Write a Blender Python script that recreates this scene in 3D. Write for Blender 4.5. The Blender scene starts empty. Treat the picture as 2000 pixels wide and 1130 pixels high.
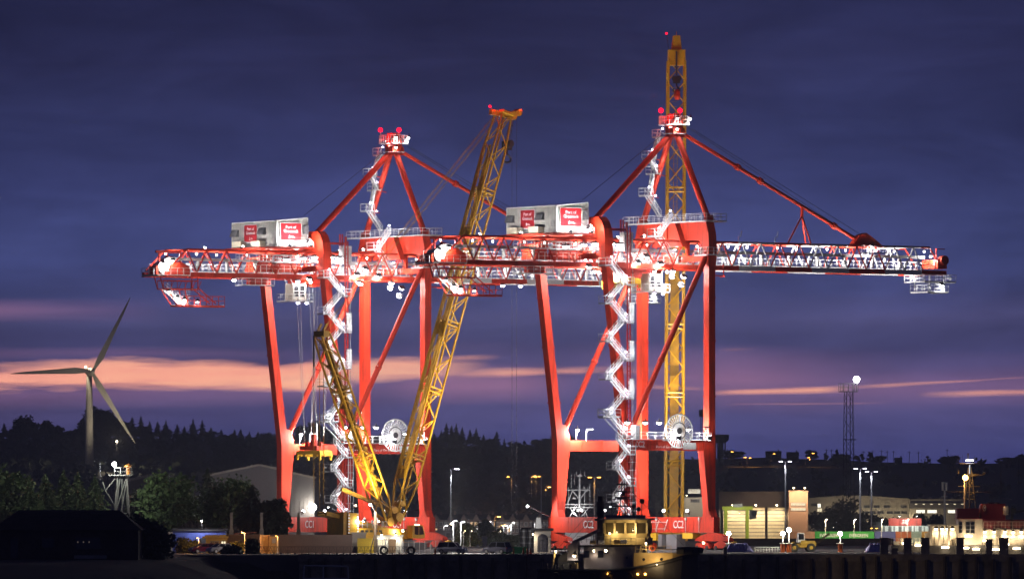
import bpy, math, random
from mathutils import Vector, Matrix
random.seed(11)
SC = bpy.context.scene
COL = SC.collection
F = 15600.0          # focal length in photograph pixels (2000 px wide frame)
H0 = 4.9             # camera height above the quay
ZW = -3.8            # water level
R = math.radians
HAZE = 1.2e-4        # density of the air over the harbour, per metre

# ------------------------------------------------------------------ camera
cd = bpy.data.cameras.new('camera')
cam = bpy.data.objects.new('camera', cd)
COL.objects.link(cam)
cam.location = (0, 0, H0)
cam.rotation_euler = (R(90), 0, 0)
cd.sensor_width = 36.0
cd.lens = F / 2000 * 36.0
cd.shift_y = (1015 - 565) / 2000
cd.clip_start = 5
cd.clip_end = 30000
SC.camera = cam
SC.view_settings.view_transform = 'Standard'
SC.view_settings.look = 'None'
SC.view_settings.exposure = 0.0
SC.view_settings.gamma = 1.0
SC.cycles.use_denoising = True
SC.cycles.max_bounces = 5
SC.cycles.diffuse_bounces = 2
SC.cycles.glossy_bounces = 2
SC.cycles.transmission_bounces = 4
SC.cycles.volume_bounces = 0
SC.cycles.sample_clamp_indirect = 2.0
SC.cycles.sample_clamp_direct = 0
SC.cycles.use_light_tree = True
SC.cycles.caustics_reflective = False
SC.cycles.caustics_refractive = False


def lin(r, g, b):
    def c(v):
        v /= 255.0
        return v / 12.92 if v <= 0.04045 else ((v + 0.055) / 1.055) ** 2.4
    return (c(r), c(g), c(b), 1.0)


# ------------------------------------------------------------------ sky (dusk, banded cloud)
def build_world():
    w = bpy.data.worlds.new('World')
    SC.world = w
    w.use_nodes = True
    nt = w.node_tree
    nt.nodes.clear()
    L = nt.links

    def val(x):
        return x

    def math_(op, a, b=None, c=None, clamp=False):
        n = nt.nodes.new('ShaderNodeMath')
        n.operation = op
        n.use_clamp = clamp
        for i, x in enumerate((a, b, c)):
            if x is None:
                continue
            if isinstance(x, (int, float)):
                n.inputs[i].default_value = x
            else:
                L.new(x, n.inputs[i])
        return n.outputs[0]

    def ramp(fac, stops, interp='EASE'):
        n = nt.nodes.new('ShaderNodeValToRGB')
        n.color_ramp.interpolation = interp
        e = n.color_ramp.elements
        while len(e) > 1:
            e.remove(e[-1])
        e[0].position = stops[0][0]
        e[0].color = stops[0][1]
        for p, c in stops[1:]:
            x = e.new(p)
            x.color = c
        L.new(fac, n.inputs[0])
        return n.outputs[0]

    def gray(v):
        return (v, v, v, 1)

    def mix(f, a, b):
        n = nt.nodes.new('ShaderNodeMix')
        n.data_type = 'RGBA'
        for s, x in (('Factor', f), ('A', a), ('B', b)):
            idx = {'Factor': 0, 'A': 6, 'B': 7}[s]
            if isinstance(x, (int, float)):
                n.inputs[idx].default_value = x
            elif isinstance(x, tuple):
                n.inputs[idx].default_value = x
            else:
                L.new(x, n.inputs[idx])
        return n.outputs[2]

    tc = nt.nodes.new('ShaderNodeTexCoord')
    sep = nt.nodes.new('ShaderNodeSeparateXYZ')
    L.new(tc.outputs['Generated'], sep.inputs[0])
    x, y, z = sep.outputs
    az = math_('ARCTAN2', x, y)
    el = math_('ARCSINE', math_('MAXIMUM', math_('MINIMUM', z, 0.9999), -0.9999))
    U = math_('MULTIPLY', az, F / 1000)
    V = math_('MULTIPLY', el, F / 1000)

    def noise(su, sv, detail=5, rough=0.55, off=0.0, dist=0.0):
        cv = nt.nodes.new('ShaderNodeCombineXYZ')
        L.new(math_('MULTIPLY', U, su), cv.inputs[0])
        L.new(math_('MULTIPLY', V, sv), cv.inputs[1])
        cv.inputs[2].default_value = off
        n = nt.nodes.new('ShaderNodeTexNoise')
        n.inputs['Scale'].default_value = 1.0
        n.inputs['Detail'].default_value = detail
        n.inputs['Roughness'].default_value = rough
        n.inputs['Distortion'].default_value = dist
        L.new(cv.outputs[0], n.inputs['Vector'])
        return math_('SUBTRACT', n.outputs['Fac'], 0.5)

    n1 = noise(0.9, 3.0, 5, 0.5, 1.3, 0.3)
    n2 = noise(1.6, 16.0, 6, 0.55, 4.1, 0.5)
    n3 = noise(3.0, 40.0, 5, 0.6, 9.2, 0.4)
    Vw = math_('ADD', V, math_('MULTIPLY', n1, 0.16))
    Vw = math_('ADD', Vw, math_('MULTIPLY', n2, 0.06))
    Vw = math_('SUBTRACT', Vw, math_('MULTIPLY', U, 0.012))
    t = math_('DIVIDE', Vw, 1.25, clamp=True)

    def vp(py):
        return (1015 - py) / 1000 / 1.25
    base = ramp(t, [
        (0.0, lin(58, 62, 112)), (vp(940), lin(60, 63, 114)), (vp(870), lin(68, 69, 116)), (vp(830), lin(75, 73, 119)),
        (vp(790), lin(82, 77, 121)), (vp(735), lin(88, 80, 124)), (vp(700), lin(84, 78, 122)),
        (vp(672), lin(70, 70, 113)), (vp(640), lin(69, 70, 112)), (vp(605), lin(75, 75, 118)),
        (vp(560), lin(64, 69, 115)), (vp(500), lin(61, 68, 116)), (vp(430), lin(61, 68, 117)), (vp(350), lin(56, 62, 109)),
        (vp(250), lin(49, 54, 96)), (vp(120), lin(43, 46, 83)), (vp(0), lin(38, 41, 76)), (1.0, lin(34, 37, 68))], 'LINEAR')
    # broad dark / light cloud masses
    big = noise(0.75, 2.6, 4, 0.5, 21.0, 0.4)
    fac = math_('ADD', 0.98, math_('MULTIPLY', big, 1.0))
    rag0 = math_('ADD', n2, math_('MULTIPLY', n3, 0.35))
    streak_ = math_('ADD', 1.0, math_('MULTIPLY', rag0, 0.5))
    fac = math_('MULTIPLY', fac, streak_)
    mott = noise(2.4, 7.0, 7, 0.62, 33.0, 0.8)
    fac = math_('MULTIPLY', fac, math_('ADD', 1.0, math_('MULTIPLY', mott, 0.85)))
    # the sky dims to either side of the afterglow
    fac = math_('MULTIPLY', fac, math_('SUBTRACT', 1.06, math_('MULTIPLY', math_('MINIMUM', math_('MULTIPLY', U, U), 2.5), 0.16)))
    mul = nt.nodes.new('ShaderNodeVectorMath')
    mul.operation = 'SCALE'
    L.new(base, mul.inputs[0])
    L.new(fac, mul.inputs['Scale'])
    col = mul.outputs[0]
    # afterglow showing through gaps in the cloud low over the hills
    Vq = math_('ADD', V, math_('MULTIPLY', n1, 0.03))
    rag = math_('ADD', math_('MULTIPLY', n2, 0.9), math_('MULTIPLY', n3, 0.6))

    def streak(px0, py0, px1, py1, half, soft, amount, fade, ragged=0.02):
        u0, u1 = (px0 - 1000) / 1000, (px1 - 1000) / 1000
        v0, v1 = (1015 - py0) / 1000, (1015 - py1) / 1000
        k = (v1 - v0) / (u1 - u0)
        vc = math_('ADD', math_('MULTIPLY', U, k), v0 - k * u0)
        d = math_('ABSOLUTE', math_('SUBTRACT', Vq, vc))
        m = math_('SUBTRACT', half / 1000, d)
        m = math_('ADD', m, math_('MULTIPLY', rag, ragged))
        m = math_('DIVIDE', m, soft / 1000, clamp=True)
        e0 = math_('DIVIDE', math_('SUBTRACT', U, u0), (2.5 if px0 < -500 else fade / 1000), clamp=True)
        e1 = math_('DIVIDE', math_('SUBTRACT', u1, U), fade / 1000, clamp=True)
        m = math_('MULTIPLY', m, math_('MULTIPLY', e0, e1))
        return math_('MULTIPLY', m, amount)

    def most(ms):
        r = ms[0]
        for m in ms[1:]:
            r = math_('MAXIMUM', r, m)
        return r
    mauve = most([streak(-4900, 820, 900, 762, 34, 40, 0.55, 260), streak(700, 755, 1150, 752, 44, 40, 0.95, 160),
                  streak(1120, 735, 1760, 742, 74, 80, 0.95, 300), streak(1350, 760, 2700, 745, 46, 50, 0.55, 300),
                  streak(-4200, 590, 330, 606, 26, 36, 0.85, 330), streak(-4500, 690, 700, 690, 14, 26, 0.5, 400)])
    col = mix(mauve, col, lin(138, 102, 138))
    pink = most([streak(-5200, 768, 700, 728, 30, 18, 1.0, 60, 0.075), streak(560, 724, 960, 716, 20, 18, 0.85, 140, 0.05), streak(830, 703, 980, 697, 7, 14, 0.8, 60, 0.02),
                 streak(850, 732, 1320, 724, 10, 14, 0.95, 160, 0.03), streak(1370, 770, 1665, 755, 8, 10, 0.95, 70, 0.02),
                 streak(1640, 754, 2050, 733, 4, 9, 0.85, 90, 0.016), streak(1790, 768, 2600, 756, 7, 10, 0.9, 120, 0.016),
                 streak(1395, 793, 1745, 784, 3, 9, 0.6, 90, 0.016), streak(1400, 681, 1480, 677, 4, 10, 0.55, 40, 0.012),
                 streak(1200, 752, 1420, 764, 5, 12, 0.6, 90, 0.02)])
    pink = math_('MULTIPLY', pink, math_('SUBTRACT', 1.0, math_('MULTIPLY', math_('DIVIDE', math_('SUBTRACT', n3, 0.09), 0.1, clamp=True), 0.4)))
    glow = ramp(math_('ADD', math_('MULTIPLY', rag, 1.1), 0.5), [(0.0, lin(214, 134, 138)), (0.5, lin(246, 166, 144)), (1.0, lin(255, 190, 156))], 'LINEAR')
    col = mix(pink, col, glow)
    # the low sky is seen through the haze over the harbour, so it is brighter behind it
    dist = math_('MINIMUM', math_('DIVIDE', 125.0, math_('MAXIMUM', z, 0.0005)), 6200.0)
    T = math_('POWER', 2.71828, math_('MULTIPLY', dist, -HAZE))

    def vm(op, a, b):
        n = nt.nodes.new('ShaderNodeVectorMath')
        n.operation = op
        for i_, q in enumerate((a, b)):
            if isinstance(q, tuple):
                n.inputs[i_].default_value = q
            elif q is not None and op == 'SCALE' and i_ == 1:
                L.new(q, n.inputs['Scale'])
            else:
                L.new(q, n.inputs[i_])
        return n.outputs[0]
    air = nt.nodes.new('ShaderNodeCombineXYZ')
    for i_, q in enumerate((0.016, 0.018, 0.036)):
        L.new(math_('MULTIPLY', math_('SUBTRACT', 1.0, T), q), air.inputs[i_])
    col = vm('SUBTRACT', col, air.outputs[0])
    col = vm('SCALE', col, math_('DIVIDE', 1.0, T))
    col = vm('MAXIMUM', col, (0.0, 0.0, 0.0))
    bg = nt.nodes.new('ShaderNodeBackground')
    bg.inputs['Strength'].default_value = 1.0
    L.new(col, bg.inputs['Color'])
    sky = nt.nodes.new('ShaderNodeTexSky')
    sky.sky_type = 'NISHITA'
    sky.sun_disc = False
    sky.sun_elevation = R(-6.0)
    sky.sun_rotation = R(-12)
    bg2 = nt.nodes.new('ShaderNodeBackground')
    bg2.inputs['Strength'].default_value = 0.01
    L.new(sky.outputs[0], bg2.inputs['Color'])
    add = nt.nodes.new('ShaderNodeAddShader')
    L.new(bg.outputs[0], add.inputs[0])
    L.new(bg2.outputs[0], add.inputs[1])
    out = nt.nodes.new('ShaderNodeOutputWorld')
    L.new(add.outputs[0], out.inputs['Surface'])


build_world()


# ------------------------------------------------------------------ materials
MATS = {}


def mat(name, col, rough=0.55, metal=0.0, var=0.18, scale=0.35, bump=0.0, dirt=0.0, coat=0.0, spec=0.5, streak=0.0):
    if name in MATS:
        return MATS[name]
    m = bpy.data.materials.new(name)
    m.use_nodes = True
    nt = m.node_tree
    b = nt.nodes['Principled BSDF']
    b.inputs['Roughness'].default_value = rough
    b.inputs['Metallic'].default_value = metal
    b.inputs['Specular IOR Level'].default_value = spec
    tc = nt.nodes.new('ShaderNodeTexCoord')
    n = nt.nodes.new('ShaderNodeTexNoise')
    n.inputs['Scale'].default_value = scale
    n.inputs['Detail'].default_value = 5
    n.inputs['Roughness'].default_value = 0.6
    nt.links.new(tc.outputs['Object'], n.inputs['Vector'])
    r = nt.nodes.new('ShaderNodeValToRGB')
    c = col[:3]
    lo = [max(0, x * (1 - var)) for x in c]
    hi = [min(1, x * (1 + var)) for x in c]
    if dirt:
        g = (0.09, 0.075, 0.06)
        lo = [x * (1 - dirt) + y * dirt for x, y in zip(lo, g)]
    r.color_ramp.elements[0].position = 0.3
    r.color_ramp.elements[1].position = 0.7
    r.color_ramp.elements[0].color = (*lo, 1)
    r.color_ramp.elements[1].color = (*hi, 1)
    nt.links.new(n.outputs['Fac'], r.inputs[0])
    if streak:
        mp = nt.nodes.new('ShaderNodeMapping')
        mp.inputs['Scale'].default_value = (1.6, 1.6, 0.14)
        nt.links.new(tc.outputs['Object'], mp.inputs[0])
        n5 = nt.nodes.new('ShaderNodeTexNoise')
        n5.inputs['Scale'].default_value = 1.0
        n5.inputs['Detail'].default_value = 7
        n5.inputs['Roughness'].default_value = 0.7
        nt.links.new(mp.outputs[0], n5.inputs['Vector'])
        r5 = nt.nodes.new('ShaderNodeValToRGB')
        r5.color_ramp.elements[0].position = 0.36
        r5.color_ramp.elements[1].position = 0.56
        r5.color_ramp.elements[0].color = (streak, streak, streak, 1)
        r5.color_ramp.elements[1].color = (0, 0, 0, 1)
        nt.links.new(n5.outputs['Fac'], r5.inputs[0])
        mx = nt.nodes.new('ShaderNodeMix')
        mx.data_type = 'RGBA'
        nt.links.new(r5.outputs[0], mx.inputs[0])
        nt.links.new(r.outputs[0], mx.inputs[6])
        mx.inputs[7].default_value = (c[0] * .45, c[1] * .6 + .01, c[2] * .6 + .008, 1)
        nt.links.new(mx.outputs[2], b.inputs['Base Color'])
    else:
        nt.links.new(r.outputs[0], b.inputs['Base Color'])
    rr = nt.nodes.new('ShaderNodeMapRange')
    rr.inputs['To Min'].default_value = max(0.05, rough - 0.12)
    rr.inputs['To Max'].default_value = min(1, rough + 0.12)
    nt.links.new(n.outputs['Fac'], rr.inputs['Value'])
    nt.links.new(rr.outputs[0], b.inputs['Roughness'])
    if bump:
        n2 = nt.nodes.new('ShaderNodeTexNoise')
        n2.inputs['Scale'].default_value = scale * 6
        n2.inputs['Detail'].default_value = 6
        nt.links.new(tc.outputs['Object'], n2.inputs['Vector'])
        bp = nt.nodes.new('ShaderNodeBump')
        bp.inputs['Strength'].default_value = bump
        bp.inputs['Distance'].default_value = 0.2
        nt.links.new(n2.outputs['Fac'], bp.inputs['Height'])
        nt.links.new(bp.outputs[0], b.inputs['Normal'])
    if coat:
        b.inputs['Coat Weight'].default_value = coat
    MATS[name] = m
    return m


def emat(name, col, strength):
    if name in MATS:
        return MATS[name]
    m = bpy.data.materials.new(name)
    m.use_nodes = True
    nt = m.node_tree
    nt.nodes.clear()
    e = nt.nodes.new('ShaderNodeEmission')
    e.inputs['Color'].default_value = (*col[:3], 1)
    e.inputs['Strength'].default_value = strength
    o = nt.nodes.new('ShaderNodeOutputMaterial')
    nt.links.new(e.outputs[0], o.inputs[0])
    m.cycles.emission_sampling = 'NONE'
    MATS[name] = m
    return m


RED = mat('red_paint', (0.7, 0.042, 0.013), 0.55, var=0.18, scale=0.25, dirt=0.05, streak=0.75, spec=0.25)
REDD = mat('red_weathered', (0.52, 0.022, 0.012), 0.5, var=0.2, scale=0.5, dirt=0.1)
WHITE = mat('white_paint', (0.78, 0.78, 0.76), 0.45, var=0.08, scale=0.6, dirt=0.08)
GALV = mat('galvanised_steel', (0.55, 0.56, 0.56), 0.4, metal=0.25, var=0.12, scale=0.8)
GREYM = mat('grey_steel', (0.25, 0.25, 0.26), 0.5, metal=0.3)
DARKM = mat('dark_steel', (0.035, 0.035, 0.04), 0.5, metal=0.3)
ROPE = mat('steel_rope', (0.08, 0.08, 0.09), 0.5, metal=0.5)
YEL = mat('yellow_paint', (0.68, 0.37, 0.012), 0.42, var=0.15, scale=0.5, dirt=0.06)
CLAD = mat('pale_cladding', (0.62, 0.59, 0.54), 0.55, var=0.08, scale=0.3, dirt=0.06, streak=0.4)
SIGN = mat('sign_red', (0.5, 0.012, 0.02), 0.4, var=0.05)
LETTER = mat('lettering_white', (0.85, 0.85, 0.85), 0.5, var=0.02)
GLASSD = mat('dark_glass', (0.015, 0.017, 0.02), 0.08, var=0.1, spec=0.8)
RUB = mat('black_rubber', (0.02, 0.02, 0.02), 0.7)
CONC = mat('concrete', (0.3, 0.29, 0.27), 0.85, var=0.3, scale=0.5, bump=0.4, dirt=0.25)
YSPR = mat('spreader_yellow', (0.75, 0.45, 0.02), 0.45, dirt=0.05)
EW = emat('lamp_white', (1.0, 0.97, 1.0), 30)
EV = emat('lamp_cool', (0.85, 0.8, 1.0), 22)
EO = emat('lamp_orange', (1.0, 0.42, 0.06), 22)
EWARM = emat('lamp_warm', (1.0, 0.78, 0.45), 22)
ER = emat('lamp_red', (1.0, 0.006, 0.03), 3.5)


# ------------------------------------------------------------------ object helpers
def link(o, parent=None):
    COL.objects.link(o)
    if parent is not None:
        o.parent = parent
    return o


def thing(name, label, cat, loc=(0, 0, 0), rz=0.0, group=None):
    o = bpy.data.objects.new(name, None)
    o.empty_display_size = 0.5
    link(o)
    o.location = loc
    o.rotation_euler = (0, 0, rz)
    o['label'] = label
    o['category'] = cat
    if group:
        o['group'] = group
    return o


def tag(o, label, cat, group=None):
    o['label'] = label
    o['category'] = cat
    if group:
        o['group'] = group
    return o


def kids(o):
    return list(o.children)


def copy_tree(o, parent=None):
    c = o.copy()
    COL.objects.link(c)
    c.parent = parent
    for ch in kids(o):
        copy_tree(ch, c)
    return c


class MB:
    def __init__(self):
        self.v = []
        self.f = []

    def add(self, vs, fs):
        k = len(self.v)
        self.v += [tuple(p) for p in vs]
        self.f += [tuple(i + k for i in f) for f in fs]
        return self

    def box(self, x0, x1, y0, y1, z0, z1):
        vs = [(x, y, z) for x in (x0, x1) for y in (y0, y1) for z in (z0, z1)]
        return self.add(vs, [(0, 1, 3, 2), (4, 6, 7, 5), (0, 4, 5, 1), (2, 3, 7, 6), (0, 2, 6, 4), (1, 5, 7, 3)])

    def cbox(self, c, s):
        return self.box(c[0] - s[0] / 2, c[0] + s[0] / 2, c[1] - s[1] / 2, c[1] + s[1] / 2, c[2] - s[2] / 2, c[2] + s[2] / 2)

    def beam(self, a, b, w, h, up=(0, 0, 1)):
        a = Vector(a)
        b = Vector(b)
        d = (b - a).normalized()
        u = Vector(up)
        s = d.cross(u)
        if s.length < 1e-4:
            s = d.cross(Vector((1, 0, 0)))
        s.normalize()
        t = s.cross(d)
        vs = []
        for p in (a, b):
            for i, j in ((-1, -1), (1, -1), (1, 1), (-1, 1)):
                vs.append(p + s * (w / 2 * i) + t * (h / 2 * j))
        return self.add(vs, [(0, 3, 2, 1), (4, 5, 6, 7), (0, 1, 5, 4), (1, 2, 6, 5), (2, 3, 7, 6), (3, 0, 4, 7)])

    def tube(self, a, b, r, n=6, r2=None):
        a = Vector(a)
        b = Vector(b)
        if r2 is None:
            r2 = r
        d = (b - a).normalized()
        s = d.cross(Vector((0, 0, 1)))
        if s.length < 1e-3:
            s = Vector((1, 0, 0))
        s.normalize()
        t = s.cross(d)
        vs = []
        for p, q in ((a, r), (b, r2)):
            for i in range(n):
                an = 2 * math.pi * (i + 0.5) / n
                vs.append(p + s * (math.cos(an) * q) + t * (math.sin(an) * q))
        fs = [(i, (i + 1) % n, n + (i + 1) % n, n + i) for i in range(n)]
        fs = [tuple(reversed(f)) for f in fs]
        fs.append(tuple(range(n)))
        fs.append(tuple(reversed(range(n, 2 * n))))
        return self.add(vs, fs)

    def path(self, pts, r, n=5):
        for a, b in zip(pts, pts[1:]):
            self.tube(a, b, r, n)
        return self

    def prism(self, poly, axis, t0, t1):
        def pt(p, t):
            return {'x': (t, p[0], p[1]), 'y': (p[0], t, p[1]), 'z': (p[0], p[1], t)}[axis]
        n = len(poly)
        vs = [pt(p, t0) for p in poly] + [pt(p, t1) for p in poly]
        fs = [(i, (i + 1) % n, n + (i + 1) % n, n + i) for i in range(n)]
        fs += [tuple(reversed(range(n))), tuple(range(n, 2 * n))]
        return self.add(vs, fs)

    def strip(self, outer, inner, axis, t0, t1):
        for i in range(len(outer) - 1):
            self.prism([outer[i], outer[i + 1], inner[i + 1], inner[i]], axis, t0, t1)
        return self

    def lathe(self, prof, c=(0, 0, 0), n=12, axis='z'):
        vs = []
        for r, h in prof:
            for i in range(n):
                an = 2 * math.pi * i / n
                p = (r * math.cos(an), r * math.sin(an), h)
                if axis == 'y':
                    p = (p[0], p[2], p[1])
                elif axis == 'x':
                    p = (p[2], p[0], p[1])
                vs.append((c[0] + p[0], c[1] + p[1], c[2] + p[2]))
        fs = []
        for k in range(len(prof) - 1):
            for i in range(n):
                fs.append((k * n + i, k * n + (i + 1) % n, (k + 1) * n + (i + 1) % n, (k + 1) * n + i))
        fs.append(tuple(reversed(range(n))))
        fs.append(tuple(range((len(prof) - 1) * n, len(prof) * n)))
        return self.add(vs, fs)

    def ball(self, c, r, n=8, m=5):
        prof = []
        for k in range(m + 1):
            a = -math.pi / 2 + math.pi * k / m
            prof.append((max(0.01 * r, r * math.cos(a)), r * math.sin(a)))
        return self.lathe(prof, c, n)

    def rails(self, pts, h=1.1, step=1.4, r=0.05, mid=True):
        up = Vector((0, 0, 1))
        for a, b in zip(pts, pts[1:]):
            a = Vector(a)
            b = Vector(b)
            self.tube(a + up * h, b + up * h, r, 4)
            if mid:
                self.tube(a + up * h * 0.5, b + up * h * 0.5, r * 0.8, 4)
            n = max(1, int((b - a).length / step + 0.5))
            for i in range(n + 1):
                p = a.lerp(b, i / n)
                self.tube(p, p + up * h, r, 4)
        return self

    def build(self, name, m, parent=None, smooth=False, loc=None):
        me = bpy.data.meshes.new(name)
        me.from_pydata(self.v, [], self.f)
        if isinstance(m, (list, tuple)):
            for q in m:
                me.materials.append(q)
        else:
            me.materials.append(m)
        if smooth:
            me.polygons.foreach_set('use_smooth', [True] * len(me.polygons))
        me.update()
        o = bpy.data.objects.new(name, me)
        link(o, parent)
        if loc is not None:
            o.location = loc
        return o


_unit = {}


def unit_mesh(m, n, square=False):
    k = (m.name, n, square)
    if k not in _unit:
        b = MB()
        if square:
            b.box(-1, 1, -1, 1, 0, 1)
        else:
            b.tube((0, 0, 0), (0, 0, 1), 1.0, n)
        me = bpy.data.meshes.new('bar_' + m.name)
        me.from_pydata(b.v, [], b.f)
        me.materials.append(m)
        if not square and n > 6:
            me.polygons.foreach_set('use_smooth', [len(p.vertices) == 4 for p in me.polygons])
        _unit[k] = me
    return _unit[k]


def bar(name, a, b, r, m, parent=None, n=6, r2=None, square=False):
    """one straight member as an object of its own; all members of a kind share one mesh"""
    a = Vector(a)
    b = Vector(b)
    d = b - a
    o = bpy.data.objects.new(name, unit_mesh(m, n, square))
    link(o, parent)
    q = d.normalized().to_track_quat('Z', 'Y')
    o.matrix_basis = Matrix.Translation(a) @ q.to_matrix().to_4x4() @ Matrix.Diagonal((r, r2 or r, d.length, 1))
    return o


def mesh_inst(name, src, parent, loc=(0, 0, 0), rot=(0, 0, 0), scale=(1, 1, 1)):
    o = bpy.data.objects.new(name, src.data)
    link(o, parent)
    o.location = loc
    o.rotation_euler = rot
    o.scale = scale
    return o


def text(name, s, size, m, parent, loc, rot, depth=0.03, align='CENTER', sx=1.0, bold=0.0):
    cu = bpy.data.curves.new(name, 'FONT')
    cu.body = s
    cu.size = size
    cu.align_x = align
    cu.align_y = 'CENTER'
    cu.extrude = depth
    cu.offset = bold
    cu.resolution_u = 3
    cu.materials.append(m)
    tmp = bpy.data.objects.new('tmp', cu)
    COL.objects.link(tmp)
    dg = bpy.context.evaluated_depsgraph_get()
    me = bpy.data.meshes.new_from_object(tmp.evaluated_get(dg))
    bpy.data.objects.remove(tmp)
    bpy.data.curves.remove(cu)
    o = bpy.data.objects.new(name, me)
    link(o, parent)
    o.location = loc
    o.rotation_euler = rot
    o.scale = (sx, 1, 1)
    return o


_lights = {}


def point(parent, loc, power, col=(1, 0.97, 0.95), radius=0.2):
    k = ('P', round(power, 1), col, radius)
    if k not in _lights:
        l = bpy.data.lights.new('lamp_light', 'POINT')
        l.energy = power
        l.color = col
        l.shadow_soft_size = radius
        _lights[k] = l
    o = bpy.data.objects.new('lamp_light', _lights[k])
    link(o, parent)
    o.location = loc
    return o


def spot(parent, loc, target, power, col=(1, 0.97, 0.95), angle=120, radius=0.25, blend=0.5):
    k = ('S', round(power, 1), col, angle, radius, blend)
    if k not in _lights:
        l = bpy.data.lights.new('lamp_light', 'SPOT')
        l.energy = power
        l.color = col
        l.shadow_soft_size = radius
        l.spot_size = R(angle)
        l.spot_blend = blend
        _lights[k] = l
    o = bpy.data.objects.new('lamp_light', _lights[k])
    link(o, parent)
    d = Vector(target) - Vector(loc)
    o.matrix_basis = Matrix.Translation(Vector(loc)) @ d.to_track_quat('-Z', 'Y').to_matrix().to_4x4()
    return o


def P(px, py, Y):
    """world point at distance Y that the photograph shows at pixel px, py"""
    return Vector(((px - 1000) * Y / F, Y, H0 + (1015 - py) * Y / F))


def GX(px, Y):
    return (px - 1000) * Y / F


def GZ(py, Y):
    return H0 + (1015 - py) * Y / F

# ================================================================== CONTAINER CRANES
TH = R(35.8)
CT, ST = math.cos(TH), math.sin(TH)
C2 = (19.9, 1300.0)
C1 = (-26.9, 1365.0)


def L2(px, py, ly):
    """crane coordinates (along the boom, across, up) of a point seen at px, py on crane two, in the plane across = ly"""
    k = (px - 1000) / F
    lx = (k * (C2[1] + CT * ly) - C2[0] + ST * ly) / (CT - k * ST)
    Y = C2[1] + ST * lx + CT * ly
    return Vector((lx, ly, H0 + (1015 - py) * Y / F))


def flight(parent, a, b, w, side, name='stair_flight', m=None):
    """stair flight from a (low) to b (high); side = unit vector across"""
    a = Vector(a)
    b = Vector(b)
    s = Vector(side).normalized() * (w / 2)
    mb = MB()
    up = Vector((0, 0, 1))
    for q in (-1, 1):
        mb.beam(a + s * q, b + s * q, 0.06, 0.26)
        mb.tube(a + s * q + up * 1.0, b + s * q + up * 1.0, 0.05, 4)
        mb.tube(a + s * q + up * 0.55, b + s * q + up * 0.55, 0.035, 4)
        for i in range(5):
            p = a.lerp(b, i / 4) + s * q
            mb.tube(p, p + up * 1.0, 0.045, 4)
    n = max(3, int(abs(b.z - a.z) / 0.3))
    hd = Vector((b.x - a.x, b.y - a.y, 0)).normalized()
    for i in range(n):
        p = a.lerp(b, (i + 0.5) / n)
        mb.beam(p - s, p + s, 0.24, 0.04)
    return mb.build(name, m or WHITE, parent)


def deck(parent, x0, x1, y0, y1, z, rail=True, name='platform', m=None, sides='nsew', t=0.14, rm=None):
    mb = MB()
    mb.box(x0, x1, y0, y1, z - t, z)
    for xx in (x0 + 0.05, x1 - 0.05):
        mb.box(xx - 0.05, xx + 0.05, y0, y1, z - t - 0.14, z - t)
    o = mb.build(name, m or GALV, parent)
    if rail:
        rb = MB()
        if 's' in sides:
            rb.rails([(x0, y0, z), (x1, y0, z)])
        if 'n' in sides:
            rb.rails([(x0, y1, z), (x1, y1, z)])
        if 'w' in sides:
            rb.rails([(x0, y0, z), (x0, y1, z)])
        if 'e' in sides:
            rb.rails([(x1, y0, z), (x1, y1, z)])
        rb.build('railing', rm or WHITE, o)
    return o


_flood = {}


def floodlight(parent, loc, power, aim=None, size=0.5, col=(1, 0.97, 0.97), em=None, angle=150, name='floodlight', off=0.45):
    """flood lamp: housing with a lit face, and the light it gives"""
    em = em or EW
    loc = Vector(loc)
    d = Vector(aim).normalized() if aim is not None else Vector((0, 0, -1))
    k = (em.name, size)
    if k not in _flood:
        mb = MB()
        mb.box(-size, size, -size * .7, size * .7, 0.06, 0.3)
        mb.box(-.06, .06, -.06, .06, 0.3, 0.7)
        h = mb.build('floodlight', DARKM)
        lb = MB()
        lb.lathe([(size * .35, -.26), (size * .75, -.16), (size * .9, .0), (size * .9, .055)], (0, 0, 0), 12)
        l = lb.build('lens', em, h)
        _flood[k] = (h.data, l.data)
        COL.objects.unlink(h)
        COL.objects.unlink(l)
        bpy.data.objects.remove(h)
        bpy.data.objects.remove(l)
    hd, ld = _flood[k]
    o = bpy.data.objects.new(name, hd)
    link(o, parent)
    o.matrix_basis = Matrix.Translation(loc) @ d.to_track_quat('-Z', 'Y').to_matrix().to_4x4()
    ln = bpy.data.objects.new('lens', ld)
    link(ln, o)
    if power > 0:
        if aim is None:
            point(o, (0, 0, -off), power, col, 0.22)
        else:
            spot(o, (0, 0, -off), (0, 0, -10), power, col, angle, 0.22, 0.6)
    return o


def stair_lamp(parent, loc, power=420):
    if 'sl' not in _flood:
        mb = MB()
        mb.lathe([(.08, -.02), (.15, .05), (.15, .12), (.06, .16)], (0, 0, 0), 8)
        me = bpy.data.meshes.new('stair_lamp')
        me.from_pydata(mb.v, [], mb.f)
        me.materials.append(EV)
        _flood['sl'] = me
    o = bpy.data.objects.new('stair_lamp', _flood['sl'])
    link(o, parent)
    o.location = loc
    if power:
        point(o, (0, -1.8, 0.2), power, (0.93, 0.92, 1.0), 0.12)
    return o


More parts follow.
